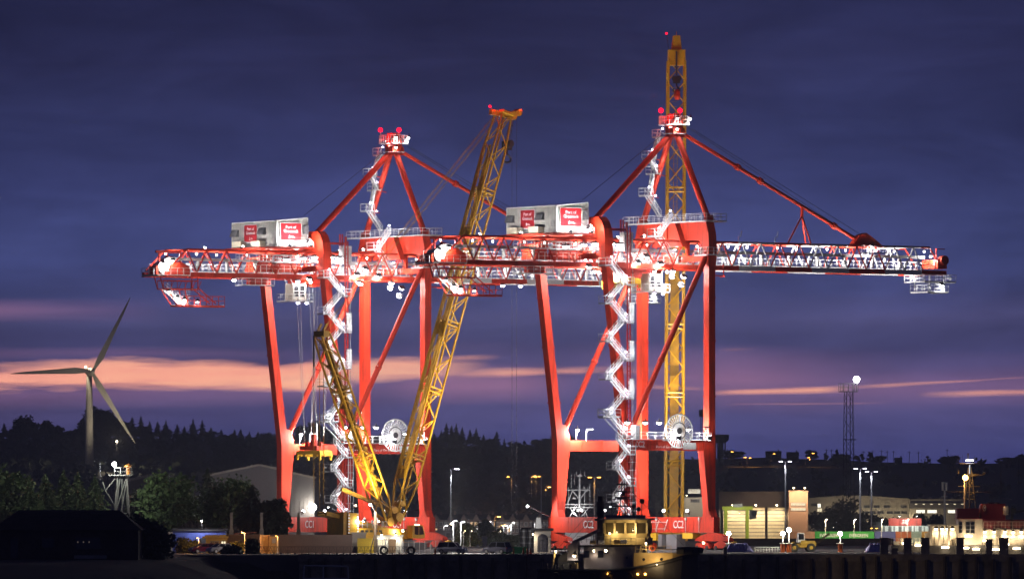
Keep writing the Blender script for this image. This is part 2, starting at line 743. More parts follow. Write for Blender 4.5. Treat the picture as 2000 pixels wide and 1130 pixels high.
def lettered_sign(parent, w, h, m4, lit):
    """red board reading Port of Greenock with the small white mark under it; built in the xz plane facing -y"""
    b = MB()
    b.box(-w / 2, w / 2, -0.06, 0.06, -h / 2, h / 2)
    o = b.build('sign', SIGN, parent)
    o.matrix_basis = m4
    rot = (R(90), 0, 0)
    text('lettering', 'Port of', h * 0.26, LETTER, o, (0, -0.075, h * 0.27), rot, 0.01, bold=0.012)
    text('lettering', 'Greenock', h * 0.26, LETTER, o, (0, -0.075, h * 0.03), rot, 0.01, sx=w / h * 0.68, bold=0.012)
    e = MB()
    # little three armed emblem with two short text lines beside it
    e.box(-w * .11, -w * .03, -0.09, -0.062, -h * .38, -h * .35)
    e.box(-w * .09, -w * .05, -0.09, -0.062, -h * .35, -h * .27)
    e.box(-w * .11, -w * .03, -0.09, -0.062, -h * .27, -h * .24)
    e.box(-w * .08, -w * .06, -0.09, -0.062, -h * .24, -h * .19)
    e.box(0.0, w * .14, -0.09, -0.062, -h * .29, -h * .26)
    e.box(0.0, w * .19, -0.09, -0.062, -h * .35, -h * .32)
    e.build('emblem', LETTER, o)
    fr = MB()
    for q in (-1, 1):
        fr.box(q * (w / 2 + 0.05) - .06, q * (w / 2 + 0.05) + .06, -0.09, 0.05, -h / 2 - 0.1, h / 2 + 0.1)
        fr.box(-w / 2 - 0.1, w / 2 + 0.1, -0.085, 0.045, q * (h / 2 + 0.06) - .055, q * (h / 2 + 0.06) + .055)
    fr.build('sign_frame', WHITE, o)
    return o


def make_crane():
    t = thing('container_crane', '', 'container crane', (C2[0], C2[1], 0), TH, 'red container cranes on the quay')
    HY = 9.1      # half the distance between the legs along the rails
    # ---- legs
    for s in (-1, 1):
        y = s * HY
        mb = MB()
        mb.prism([(-9.4, 5.4), (-8.0, 5.4), (-6.9, 16.1), (-6.9, 17.9), (-9.4, 17.9)], 'y', y - .75, y + .75)
        mb.prism([(-9.4, 17.9), (-8.1, 17.9), (-11.75, 46), (-13.0, 46)], 'y', y - .72, y + .72)
        mb.prism([(-8.3, 17.9), (-6.8, 17.9), (-6.8, 18.6), (-7.6, 20.4), (-8.7, 20.4)], 'y', y - .68, y + .68)
        for zz in (24, 33, 41):      # bolted splice collars
            xx = -9.4 - (zz - 17.9) * 3.6 / 28.1
            mb.box(xx - .1, xx + 1.4, y - .8, y + .8, zz - .12, zz + .12)
        mb.build('leg', RED, t)
        mb = MB()
        mb.prism([(9.1, 5.4), (7.8, 5.4), (6.7, 16.1), (6.7, 17.9), (9.1, 17.9)], 'y', y - .75, y + .75)
        mb.prism([(9.1, 17.9), (7.8, 17.9), (7.8, 46), (9.1, 46)], 'y', y - .72, y + .72)
        for zz in (25, 34, 41):
            mb.box(7.72, 9.18, y - .8, y + .8, zz - .12, zz + .12)
        mb.build('leg', RED, t)
        # portal beam along the boom direction, and the raking brace above it
        mb = MB()
        mb.box(-6.9, 6.7, y - .6, y + .6, 16.15, 17.9)
        for xx in (-4.5, 0.0, 4.5):
            mb.box(xx - .06, xx + .06, y - .68, y + .68, 16.1, 17.95)
        mb.build('portal_beam', RED, t)
        bar('raking_brace', (-7.6, y, 19.2), (8.2, y, 48.6), 0.46, RED, t, 12)
        bar('brace_collar', (-1.5, y, 30.55), (-1.25, y, 31.0), 0.56, RED, t, 12)
    # ---- sill beams on the rails, bogies
    for x in (-8.7, 8.5):
        mb = MB()
        mb.box(x - .62, x + .62, -11.0, 11.0, 2.9, 5.4)
        for yy in (-5.5, 0, 5.5):
            mb.box(x - .66, x + .66, yy - .06, yy + .06, 2.86, 5.44)
        for s in (-1, 1):
            mb.prism([(s * 8.0, 5.4), (s * 8.35, 6.6), (s * 9.85, 6.6), (s * 10.4, 5.4)], 'x', x - .7, x + .7)
        mb.build('sill_beam', RED, t)
        for s in (-1, 1):
            bo = MB()
            yc = s * 10.3
            bo.prism([(yc - 4.6, 1.5), (yc + 4.6, 1.5), (yc + 4.4, 2.0), (yc + 1.0, 2.86), (yc - 1.0, 2.86), (yc - 4.4, 2.0)], 'x', x - .5, x + .5)
            for q in (-2.5, 2.5):
                bo.prism([(yc + q - 2.0, 0.35), (yc + q + 2.0, 0.35), (yc + q + 1.7, 1.1), (yc + q + .5, 1.5), (yc + q - .5, 1.5), (yc + q - 1.7, 1.1)], 'x', x - .56, x + .56)
            bg = bo.build('bogie', RED, t)
            for q in (-3.9, -1.2, 1.2, 3.9):
                w = MB()
                w.lathe([(0.38, -.66), (.38, -.5), (.3, -.5), (.3, .5), (.38, .5), (.38, .66)], (x, yc + q, .4), 12, 'x')
                w.build('wheel', DARKM, bg)
            bf = MB()
            bf.tube((x, yc + s * 4.6, 1.2), (x, yc + s * 5.4, 1.2), .22, 8)
            bf.tube((x, yc + s * 5.4, 1.2), (x, yc + s * 5.7, 1.2), .36, 8)
            bf.build('buffer', YSPR, bg)
    # white ladder frames hung on the waterside sill beam, cable guards
    mb = MB()
    for q in range(3):
        mb.tube((7.8, 6.9 - q * 2.3, 3.2), (7.8, 5.9 - q * 2.3, 5.0), .06, 4)
    mb.tube((7.8, 6.6, 3.5), (7.8, 2.0, 3.5), .06, 4)
    mb.tube((7.8, 6.1, 4.6), (7.8, 1.6, 4.6), .06, 4)
    mb.build('ladder_frame', WHITE, t)
    for yy in (8.2, 4.4, -3.6, -7.2):
        mb = MB()
        mb.tube((7.75, yy, 2.9), (7.75, yy, 5.45), .05, 4)
        mb.box(7.6, 7.86, yy - .3, yy + .1, 4.9, 5.3)
        mb.build('cable_pipe', WHITE, t)
    # yellow and grey gear boxes under the waterside sill beam
    for a, z in (((4.0, 6.6), 1.6), ((-6.0, -3.2), 1.9)):
        mb = MB()
        mb.box(7.4, 9.0, a[0], a[1], z, 2.8)
        mb.build('gear_box', YSPR, t)
    for a, z in (((-1.6, 1.2), .2), ((2.4, 3.4), .6)):
        mb = MB()
        mb.box(7.4, 9.2, a[0], a[1], z, 2.6)
        mb.build('equipment_cabinet', GREYM, t)
    # ---- portal heads (rounded outer corners)
    out = [(9.85, 46), (9.85, 50.2), (9.55, 51.8), (8.9, 53.0), (8.0, 53.7), (0, 53.7)]
    inn = [(8.35, 46), (8.3, 48.6), (8.0, 49.6), (7.0, 50.2), (6.0, 50.4), (0, 50.4)]
    mb = MB()
    for s in (-1, 1):
        o2 = [(s * a, b) for a, b in out]
        i2 = [(s * a, b) for a, b in inn]
        if s < 0:
            o2, i2 = i2, o2
        mb.strip(o2, i2, 'x', -13.2, -11.6)
    mb.build('portal_head', RED, t, smooth=False)
    out = [(9.85, 46), (10.1, 49.2), (9.9, 51.4), (9.3, 53.3), (6.0, 53.3), (0, 53.3)]
    inn = [(8.35, 46), (8.3, 48.4), (8.1, 49.6), (7.6, 50.2), (6.0, 50.4), (0, 50.4)]
    mb = MB()
    for s in (-1, 1):
        o2 = [(s * a, b) for a, b in out]
        i2 = [(s * a, b) for a, b in inn]
        if s < 0:
            o2, i2 = i2, o2
        mb.strip(o2, i2, 'x', 7.6, 9.2)
    # splayed middle gusset
    mb.prism([(-2.2, 53.3), (2.2, 53.3), (4.2, 49.4), (-4.2, 49.4)], 'x', 6.6, 7.6)
    mb.prism([(-.3, 53.2), (.3, 53.2), (.3, 49.5), (-.3, 49.5)], 'x', 6.3, 6.6)
    mb.build('portal_head', RED, t)
    for x in (-12.4, 8.4):
        mb = MB()
        mb.box(x - .5, x + .5, -8.35, 8.35, 46.95, 47.9)
        mb.build('cross_tie', RED, t)
        for s in (-1, 1):
            bar('girder_hanger', (x, s * 3.3, 47.9), (x, s * 3.3, 50.4), 0.25, RED, t, 4, square=True)
    # ---- boom: two box rails below, two tubes above, lattice sides
    nb = [-41.0, 10.0]
    for px in (1441, 1512, 1583, 1656, 1726, 1798):
        nb.append(L2(px, 525, -3.3).x)
    nb.append(62.3)
    mats = [RED, RED, WHITE, RED, WHITE, RED, WHITE, RED]
    for y in (-3.3, 3.3):
        for i in range(len(nb) - 1):
            mb = MB()
            mb.box(nb[i], nb[i + 1], y - .32, y + .32, 45.9, 46.5)
            mb.box(nb[i], nb[i + 1], y - .46, y + .46, 45.72, 45.9)
            mb.build('bottom_chord', mats[i], t)
            a, b = max(nb[i], -36.5), min(nb[i + 1], 58.9)
            bar('top_chord', (a, y, 50.3), (b, y, 50.3), 0.2, mats[i], t, 8)

    def bm(x):
        for i in range(len(nb) - 1):
            if x < nb[i + 1]:
                return mats[i]
        return RED
    step = 2.0
    n = int((58.9 + 36.5) / step)
    for y in (-3.3, 3.3):
        for i in range(n):
            xa = -36.5 + i * step
            xb = xa + step
            za, zb = (50.2, 46.45) if i % 2 == 0 else (46.45, 50.2)
            bar('lattice_bar', (xa, y, za), (xb, y, zb), 0.14, bm((xa + xb) / 2), t, 6)
        bar('end_raker', (-36.5, y, 50.3), (-40.5, y, 46.75), 0.15, RED, t, 6)
        bar('end_raker', (58.9, y, 50.3), (61.6, y, 46.75), 0.15, RED, t, 6)
    for i in range(0, n + 1, 2):
        x = -36.5 + i * step
        bar('cross_bar', (x, -3.3, 50.3), (x, 3.3, 50.3), 0.1, bm(x), t, 6)
        if i + 2 <= n:
            bar('cross_bar', (x, -3.3, 50.3), (x + 2 * step, 3.3, 50.3), 0.08, bm(x + step), t, 6)
    # walkway, cable tray and railings inside the boom
    for y in (-2.5, 2.5):
        mb = MB()
        mb.box(-40.5, 61.5, y - .4, y + .4, 46.72, 46.8)
        w = mb.build('walkway', GALV, t)
        rb = MB()
        rb.rails([(-40.5, y - .4, 46.8), (61.5, y - .4, 46.8)], 1.2, 1.2, .055)
        rb.build('railing', WHITE, w)
    mb = MB()
    mb.box(-39.5, 59, -1.9, -1.2, 48.45, 48.6)
    mb.box(-39.5, 59, -1.9, -1.82, 48.6, 48.95)
    for i in range(17):
        mb.box(-39 + i * 5.8, -38.8 + i * 5.8, -1.9, -1.2, 46.8, 48.45)
    mb.build('cable_tray', WHITE, t)
    for i in range(20):
        x = -38 + i * 5.15
        floodlight(t, (x, (.9, -.7)[i % 2], 49.75), 1500, None, 0.14, name='walkway_lamp')
    # flood lamps on the girder that light the waterside head, the landside head and the machinery house
    for (x, y, z, pw, aim) in ((-1.5, -4.6, 50.9, 3200, (1, -.25, .22)), (-1.5, 2.6, 50.9, 2600, (1, .15, .22)), (-26, -4.4, 50.9, 1000, (1, .45, .42)), (-28, 4.2, 50.9, 600, (1, -.1, .42))):
        floodlight(t, (x, y, z), pw, aim, 0.22, name='girder_floodlight', angle=120)
    floodlight(t, L2(1152, 443, -8.4), 700, (.9, -.1, -.2), 0.5, name='girder_floodlight', angle=170)
    # ---- tail end: winches, guard rails, service jib and hanging basket
    deck(t, -43.0, -36.5, -4.3, 0.6, 46.0, name='winch_platform', sides='nsw', m=GALV)
    floodlight(t, (-42.2, -4.7, 47.9), 700, (.1, .5, -.5), .26, name='winch_lamp', angle=170)
    floodlight(t, (-40.2, -4.6, 48.4), 900, (.1, .5, -.5), .3, name='winch_lamp', angle=170)
    mb = MB()
    mb.lathe([(.9, -1.2), (.9, 1.2)], (-41.2, -2.2, 47.2), 14, 'y')
    mb.lathe([(1.15, -1.3), (1.15, -1.2)], (-41.2, -2.2, 47.2), 14, 'y')
    mb.build('rope_drum', GALV, t)
    mb = MB()
    mb.box(-42.6, -42.1, -3.2, -1.0, 46.0, 47.4)
    mb.prism([(-40.6, 46), (-36.2, 46), (-36.4, 47.4), (-38.2, 48.2), (-40.0, 47.4)], 'y', -3.9, -2.9)
    mb.prism([(-39.5, 47.2), (-37.2, 46.6), (-36.8, 48.9), (-38.4, 49.3)], 'y', -.6, .4)
    mb.build('winch', RED, t)
    mb = MB()
    mb.lathe([(.75, -.8), (.75, .8)], (-39.9, -1.6, 48.1), 14, 'y')
    mb.build('rope_drum', GALV, t)
    mb = MB()
    mb.beam((-41.6, -1.5, 49.9), (-36.6, -1.5, 49.9), .35, .45)
    mb.beam((-40.9, -1.5, 46), (-40.9, -1.5, 49.9), .3, .3)
    mb.beam((-36.7, -1.5, 46.7), (-36.7, -1.5, 50.2), .25, .25)
    mb.build('service_jib', REDD, t)
    # hanging basket
    mb = MB()
    yy0, yy1 = -3.9, -2.1
    for y in (yy0, yy1):
        mb.tube((-42.3, y, 45.8), (-41.6, y, 43.6), .12, 6)
        mb.tube((-41.6, y, 43.6), (-34.7, y, 43.6), .13, 6)
        mb.tube((-41.6, y, 45.0), (-34.7, y, 45.0), .1, 6)
        mb.tube((-34.7, y, 43.4), (-34.7, y, 45.8), .1, 6)
        mb.tube((-40.9, y, 43.6), (-38.9, y, 40.9), .11, 6)
        mb.tube((-34.7, y, 43.9), (-31.1, y, 41.3), .12, 6)
        mb.tube((-37.3, y, 43.6), (-36.7, y, 40.9), .1, 6)
        for i in range(6):
            xx = -41.6 + i * 1.38
            mb.tube((xx, y, 43.6), (xx + (0.69 if i % 2 else 0), y, 45.0), .06, 4)
        mb.beam((-39.0, y, 40.8), (-29.3, y, 40.8), .14, .3)
    hb = mb.build('hanging_basket', RED, t)
    mb = MB()
    mb.box(-39.1, -29.3, yy0, yy1, 40.9, 40.98)
    mb.box(-41.5, -34.7, yy0, yy1, 43.55, 43.65)
    mb.build('basket_floor', GALV, hb)
    mb = MB()
    mb.rails([(-36.7, yy0, 41), (-29.3, yy0, 41), (-29.3, yy1, 41), (-36.7, yy1, 41)], 1.5, 1.3, .055)
    mb.build('railing', RED, hb)
    flight(hb, (-37.3, -3.0, 41), (-40.7, -3.0, 43.6), 1.2, (0, 1, 0), m=WHITE)
    mb = MB()
    for i in range(9):
        mb.box(-37.0, -35.6, -3.0, -2.9, 41.2 + i * .28, 41.26 + i * .28)
    mb.build('ladder', WHITE, hb)
    for (x, z, pw) in ((-40.6, 43.2, 900), (-39.0, 42.2, 700), (-37.6, 41.9, 900), (-35.0, 41.6, 500)):
        floodlight(t, (x, -4.2, z), pw, (0.2, .5, -.6), 0.3, name='basket_lamp', angle=170)
    # mid platform under tail (small hanging cradle by the landside legs)
    deck(t, -26, -19.5, -4.4, -2.2, 44.6, name='inspection_platform', sides='nsew')
    mb = MB()
    mb.box(-24, -21, -4.0, -2.6, 44.6, 45.6)
    mb.build('hoist_box', RED, t)
    # tail hoist gear by the machinery house
    mb = MB()
    mb.prism([(-18.8, 46.8), (-13.6, 46.8), (-14.2, 48.6), (-15.4, 50), (-17.2, 49.8), (-18.2, 48.2)], 'y', -2.9, -1.4)
    mb.prism([(-21.6, 46.8), (-19.2, 46.8), (-19.4, 49), (-21.0, 49.4)], 'y', -2.4, 1.5)
    mb.build('hoist_frame', RED, t)
    deck(t, -27, -14.5, -4.9, -3.9, 48.6, name='upper_walkway', sides='nsw')
    # ---- machinery house
    hx0, hx1, hy = -20.6, -14.4, 6.75
    zb, zt0, zt1 = 51.0, 55.25, 55.9
    mb = MB()
    mb.prism([(hx0, zb), (hx1, zb), (hx1, zt1), (hx0, zt0)], 'y', -hy, hy)
    house = mb.build('machinery_house', CLAD, t)
    rib = MB()
    nn = 46
    for i in range(nn):
        y = -hy + (i + .5) * 2 * hy / nn
        rib.box(hx0 - .07, hx0, y - .07, y + .07, zb + .05, zt0 - .05)
    for i in range(21):
        x = hx0 + (i + .5) * (hx1 - hx0) / 21
        rib.box(x - .07, x + .07, -hy - .07, -hy, zb + .05, zt0 + (x - hx0) / (hx1 - hx0) * (zt1 - zt0) - .05)
    rib.build('corrugation', CLAD, house)
    tr = MB()
    for (x, y) in ((hx0, -hy), (hx0, hy), (hx1, -hy)):
        tr.box(x - .12, x + .12, y - .12, y + .12, zb - .02, zt0 if x == hx0 else zt1)
    tr.beam((hx0, -hy, zt0 + .08), (hx1, -hy, zt1 + .08), .3, .16)
    tr.beam((hx0, -hy, zt0 + .08), (hx0, hy, zt0 + .08), .3, .16)
    tr.build('trim', WHITE, house)
    lettered_sign(house, 3.8, 2.85, Matrix.Translation((hx0 - .16, 0.9, 53.4)) @ Matrix.Rotation(R(-90), 4, 'Z'), False)
    lettered_sign(house, 4.2, 2.85, Matrix.Translation((-17.9, -hy - .16, 53.55)), True)
    vm = GREYM
    for (y, z) in ((5.6, 53.55), (-2.6, 53.75)):
        v = MB()
        v.prism([(hx0 - .75, z - .55), (hx0 - .07, z - .55), (hx0 - .07, z + .55), (hx0 - .25, z + .55)], 'y', y - .95, y + .95)
        for k in range(4):
            v.box(hx0 - .8 + k * .1, hx0 - .07, y - .95, y + .95, z - .6 + k * .3, z - .53 + k * .3)
        v.build('vent', vm, house)
    v = MB()
    v.box(-15.4, -14.6, -hy - .7, -hy - .07, 53.2, 54.6)
    v.build('vent', vm, house)
    for y in (3.6, -2.2):
        v = MB()
        v.box(hx0 - 1.3, hx0 - .2, y - 1.35, y + 1.35, 51.1, 52.0)
        v.box(hx0 - 1.4, hx0 - .1, y - 1.45, y + 1.45, 52.0, 52.08)
        v.build('air_conditioner', mat('cream_box', (.75, .68, .5), .5), house)
    mb = MB()
    mb.box(hx0 - 1.6, hx1 + .6, -hy - 1.3, hy, 50.7, 50.96)
    hp = mb.build('house_deck', RED, t)
    mb = MB()
    for x in (-20, -15):
        for y in (-3.3, 3.3):
            mb.box(x - .2, x + .2, y - .2, y + .2, 50.4, 50.72)
    mb.build('house_feet', RED, hp)
    mb = MB()
    mb.rails([(-20.6, -hy - 1.25, 50.96), (-14, -hy - 1.25, 50.96)], 1.0, 1.2, .035)
    mb.build('railing', WHITE, hp)
    # two small floodlights on house edge light sign and roof
    floodlight(t, (-19.8, -9.4, 51.3), 1900, (0.25, .9, .8), .25, name='sign_lamp', angle=130)
    floodlight(t, (-15.6, -9.4, 51.3), 1400, (-.1, .9, .8), .25, name='sign_lamp', angle=130)
    # thin aerial mast lying across the sign
    # ---- walkway beside girder with floodlights and cabinets
    deck(t, -20.5, -4.4, -6.6, -5.2, 48.4, name='side_walkway', sides='ns')
    for px, py, pw in ((1105, 483, 2200), (1140, 480, 1800), (1163, 478, 1500), (1195, 478, 2000), (1210, 480, 1800)):
        p = L2(px, py, -6.2)
        floodlight(t, p + Vector((0, 0, .2)), pw * 1.6, (0.15, .15, -1), 0.6, name='walkway_floodlight', angle=170)
    mb = MB()
    mb.box(-6.9, -5.1, -6.5, -5.3, 48.4, 51.3)
    mb.box(-6.95, -5.05, -6.55, -5.25, 51.3, 51.4)
    c = mb.build('electrical_cabinet', WHITE, t)
    mb = MB()
    mb.box(-6.7, -6.1, -6.53, -6.5, 48.6, 51.0)
    mb.box(-5.9, -5.3, -6.53, -6.5, 48.6, 51.0)
    mb.build('cabinet_door', GALV, c)
    mb = MB()
    mb.beam((-12, -6, 51.8), (-6, -6, 51.8), .3, .35)
    mb.beam((-6, -6, 51.4), (-6, -6, 53.0), .3, .3)
    mb.tube((-6.9, -5.6, 51.4), (-6.9, -5.6, 53.4), .14, 6)
    mb.tube((-6.4, -5.6, 51.4), (-6.4, -5.6, 53.4), .14, 6)
    mb.build('service_beam', REDD, t)
    # working lamps along the girder between the two portals
    for px, py, ly, pw in ((1290, 515, -4.4, 1500), (1312, 540, -4.6, 1600), (1335, 540, -4.6, 1500), (1330, 556, -4.6, 1200), (1246, 512, -4.4, 1200), (1262, 500, -4.2, 1000), (1150, 520, -4.4, 1000)):
        floodlight(t, L2(px, py, ly), pw, (0, .4, -.5), .5, name='girder_lamp', angle=175)
    # ---- stair tower up the near landside leg
    yA, yB = -11.4, -10.5
    xl, xr = L2(1189, 600, -11).x, L2(1220, 600, -11).x
    zs = [39.8 + 3.05 * k for k in range(-7, 3)]
    for k, z in enumerate(zs[:-1]):
        right = (k % 2 == 0)
        yq = yA if right else yB
        a, b = ((xr, yq, z), (xl, yq, z + 3.05)) if right else ((xl, yq, z), (xr, yq, z + 3.05))
        flight(t, a, b, 0.8, (0, 1, 0))
    for k, z in enumerate(zs):
        if k % 2 == 0:
            deck(t, xr - .1, xr + 1.3, yA - .5, yB + .5, z, name='stair_landing', sides='nse')
            if k in (2, 4, 6):
                mb = MB()
                for i in range(8):
                    mb.box(xr + .35 + i * .13, xr + .4 + i * .13, yA - .5, yA - .44, z + .1, z + 3.0)
                    mb.box(xr + 1.3, xr + 1.36, yA - .4 + i * .22, yA - .35 + i * .22, z + .1, z + 3.0)
                mb.box(xr + .3, xr + 1.35, yA - .52, yA - .42, z + 3.0, z + 3.1)
                mb.build('lift_gate', WHITE, t)
            stair_lamp(t, (xr - .4, yA - .5, z + 1.2))
        else:
            deck(t, xl - 1.3, xl + .1, yA - .5, yB + .5, z, name='stair_landing', sides='nsw')
            stair_lamp(t, (xl - .1, yA - .5, z + 1.2))
    # lift mast beside the stair
    mx = L2(1228, 640, -10.6).x
    mb = MB()
    for q in (-.28, .28):
        mb.box(mx + q - .08, mx + q + .08, -10.7, -10.5, 5.4, 52)
    for i in range(62):
        mb.box(mx - .2, mx + .2, -10.68, -10.56, 5.6 + i * .75, 5.7 + i * .75)
    mb.build('lift_mast', REDD, t)
    mb = MB()
    mb.tube((mx + .75, -10.7, 5.4), (mx + .75, -10.7, 51), .05, 4)
    for i in range(16):
        mb.tube((mx + .3, -10.6, 6 + i * 2.9), (mx + .75, -10.7, 6 + i * 2.9), .04, 4)
    mb.build('guide_rail', GALV, t)
    # platform on top of the portal beam at the near landside corner
    deck(t, -10.6, -1.6, -12.2, -9.8, 18.0, name='portal_platform', sides='nsew')
    deck(t, -15.1, -11.6, -12.0, -10.4, 21.6, name='portal_platform', sides='nsew')
    bar('platform_strut', (-14.6, -11.2, 21.4), (-10.4, -11.2, 17.9), .09, WHITE, t, 6)
    mb = MB()
    mb.box(-8.6, -7.6, -11.9, -10.6, 18.0, 20.2)
    mb.build('lift_station', GALV, t)
    for x in (-9.6, -6.0, -3.2):
        floodlight(t, (x, -11.0, 20.6), 1500, (0, .1, -1), .42, name='platform_lamp', angle=170)
    # lower stair down to the sill beam
    lz = [5.5, 8.0, 10.6, 13.2, 15.6, 17.9]
    for k in range(5):
        right = k % 2 == 0
        x0, x1 = (-9.7, -12.0) if right else (-12.0, -9.7)
        yq = -11.5 if right else -10.6
        flight(t, (x0, yq, lz[k]), (x1, yq, lz[k + 1]), .8, (0, 1, 0))
        if k:
            if right:
                deck(t, x0 - .1, x0 + 1.0, -12, -10.2, lz[k], name='stair_landing', sides='nse')
            else:
                deck(t, x0 - 1.2, x0 + .1, -12, -10.2, lz[k], name='stair_landing', sides='nsw')
        stair_lamp(t, (x0 + (-.3 if right else .3), -12.0, lz[k] + 1.2), 190)
    mb = MB()
    for i in range(9):
        mb.lathe([(.75, 0), (.75, .06)], (-8.6, -11.0, 6.4 + i * 1.3), 10)
    for an in range(5):
        a = an * 2 * math.pi / 5
        mb.tube((-8.6 + .75 * math.cos(a), -11 + .75 * math.sin(a), 5.5), (-8.6 + .75 * math.cos(a), -11 + .75 * math.sin(a), 17.4), .05, 4)
    mb.build('ladder_cage', GALV, t)
    for y, d in ((-11.6, .9), (11.2, -.9)):
        bar('lamp_stand', (-9.2, y * .95, 5.4), (-13.2, y, 7.2), .08, GREYM, t, 5)
        floodlight(t, (-13.4, y, 7.2), 3200, (.42, d, -.38), .2, name='sill_lamp', angle=120)
    # foot of the stair: leaning red lift pit housing
    mb = MB()
    mb.prism([(-11.6, 1.6), (-9.9, 1.6), (-9.3, 5.4), (-10.6, 5.4)], 'y', -12.4, -11.2)
    mb.build('stair_foot', RED, t)
    # ---- platform and cable reel on the near portal beam
    deck(t, -1.4, 7.4, -11.0, -9.75, 17.95, name='reel_platform', sides='nsew')
    rc = L2(1324, 841, -11.2)
    reel = MB()
    reel.lathe([(.5, -.45), (.5, .45)], (rc.x, -11.2, rc.z), 14, 'y')
    ro = reel.build('cable_reel', DARKM, t)
    for k, (rr, th_) in enumerate(((2.7, .11), (1.35, .09))):
        mb = MB()
        nseg = 36
        for i in range(nseg):
            a0, a1 = 2 * math.pi * i / nseg, 2 * math.pi * (i + 1) / nseg
            mb.tube((rc.x + rr * math.cos(a0), -11.5, rc.z + rr * math.sin(a0)), (rc.x + rr * math.cos(a1), -11.5, rc.z + rr * math.sin(a1)), th_, 5)
        mb.build('reel_rim', WHITE if k == 0 else DARKM, ro)
    for i in range(32):
        a = 2 * math.pi * i / 32
        bar('spoke', (rc.x + .4 * math.cos(a), -11.5, rc.z + .4 * math.sin(a)), (rc.x + 2.7 * math.cos(a), -11.5, rc.z + 2.7 * math.sin(a)), .08, WHITE, ro, 4)
    mb = MB()
    mb.box(rc.x - .5, rc.x + .5, -10.9, -9.8, 17.95, rc.z)
    mb.build('reel_stand', GALV, ro)
    mb = MB()
    mb.box(2.6, 5.2, -9.78, -9.705, 16.35, 17.45)
    mb.build('rating_plate', GALV, t)
    for x, pw in ((-.9, 1800), (5.4, 1500)):
        floodlight(t, (x, -13.0, 18.2), pw * .16, (.1 if x < 0 else -.1, .8, .15), .45, name='platform_lamp', angle=170)
    # small davit on the near waterside leg
    mb = MB()
    mb.beam((7.0, -10.2, 18), (7.0, -10.2, 20.0), .12, .12)
    mb.beam((6.4, -10.2, 20.0), (7.6, -10.2, 20.0), .12, .2)
    mb.beam((6.4, -10.2, 19.2), (7.4, -10.2, 20.0), .1, .1)
    mb.build('davit', DARKM, t)
    # ---- flood lamps inside the portal (they light the inner faces of the legs)
    for (x, y, z, pw) in ((-5.6, 8.0, 19.6, 9000), (5.2, 8.0, 19.6, 8000), (5.2, -7.6, 19.6, 6500), (-5.4, -7.6, 19.6, 5500)):
        floodlight(t, (x, y, z), pw, None, .32, name='portal_lamp')
        bar('lamp_stand', (x, y + (.5 if y > 0 else -.9), 17.9), (x, y + .0, 20.3), .07, GREYM, t, 5)
    for (x, y, pw) in ((-8.7, 3.2, 5000), (-8.7, -3.2, 4500), (8.5, 3.0, 4500), (8.5, -3.4, 4500)):
        floodlight(t, (x * .97, y, 6.4), pw, (-x * .1, 0, 1), .26, name='sill_lamp', angle=175)
        bar('lamp_stand', (x, y, 5.4), (x, y, 6.2), .07, GREYM, t, 5)
    for (x, y, pw) in ((-6, 2.6, 11000), (3.0, 2.6, 11000), (4.4, -4.6, 6000)):
        floodlight(t, (x, y, 45.3), pw, None, .45, name='girder_lamp')
    mb = MB()
    mb.beam((-6, 2.6, 46.3), (-6, 3.3, 46.3), .12, .12)
    mb.build('lamp_bracket', GREYM, t)
    # ---- waterside head platform, A-frame, apex
    deck(t, 6.2, 10.2, -11.4, 11.4, 53.5, name='head_platform', sides='nsew', m=GALV)
    deck(t, 6.6, 10.6, -11.0, -7.4, 48.0, name='leg_platform', sides='nsew')
    deck(t, 6.6, 7.6, 5.4, 10.6, 47.6, name='leg_platform', sides='nsew')
    apx = L2(1316, 262, 0)
    ax, az = apx.x, apx.z
    for s in (-1, 1):
        bar('frame_leg', (8.4, s * 9.0, 53.5), (ax, s * .75, az), .5, RED, t, 12)
        mb = MB()
        mb.lathe([(.9, 0), (.9, .3), (.6, .9)], (8.4, s * 9.0, 53.5), 12)
        mb.build('pin_base', RED, t)
    bs = L2(1118, 478, 0)
    bar('back_stay', (ax - .5, 0, az + .1), (bs.x, 0, bs.z), .5, RED, t, 12)
    mb = MB()
    mb.box(ax - .9, ax + 1.1, -1.1, 1.1, az - .3, az + 2.2)
    mb.box(ax - 1.3, ax + 1.8, -.5, .5, az - .5, az + 1.0)
    mb.prism([(ax - .9, az + 2.2), (ax + 1.1, az + 2.2), (ax + .8, az + 3.3), (ax - .6, az + 3.3)], 'y', -.9, .9)
    mb.tube((ax - .2, -1.3, az + 1.2), (ax - .2, 1.3, az + 1.2), .55, 12)
    mb.tube((ax + .9, -1.3, az + .4), (ax + .9, 1.3, az + .4), .5, 12)
    mb.build('apex_block', RED, t)
    # round platforms at the apex
    for (z, r, rl) in ((az + .1, 1.9, False), (az + 1.55, 2.6, True)):
        mb = MB()
        mb.lathe([(r, -.14), (r, 0)], (ax + .1, 0, z), 16)
        ap = mb.build('apex_platform', GALV, t)
        if rl:
            rb = MB()
            ring = [(ax + .1 + r * .97 * math.cos(i * math.pi / 8), r * .97 * math.sin(i * math.pi / 8), z) for i in range(17)]
            rb.rails(ring, 1.35, .5, .055)
            rb.build('railing', WHITE, ap)
    fz = az + 1.55
    for px, pw in ((1291, 30), (1328, 30)):
        p = L2(px, 216, -1.2 if px < 1310 else -.9)
        mb = MB()
        mb.ball(p, .42, 10, 6)
        bo = mb.build('beacon', ER, t)
        mb = MB()
        mb.tube((p.x, p.y, fz), (p.x, p.y, p.z - .3), .07, 5)
        mb.build('beacon_post', GALV, bo)
        point(bo, p + Vector((0, -.8, .0)), pw, (1.0, .02, .06), .2)
        point(bo, p + Vector((0, 1.8, 2.2)), pw * 90, (1.0, .05, .03), .2)
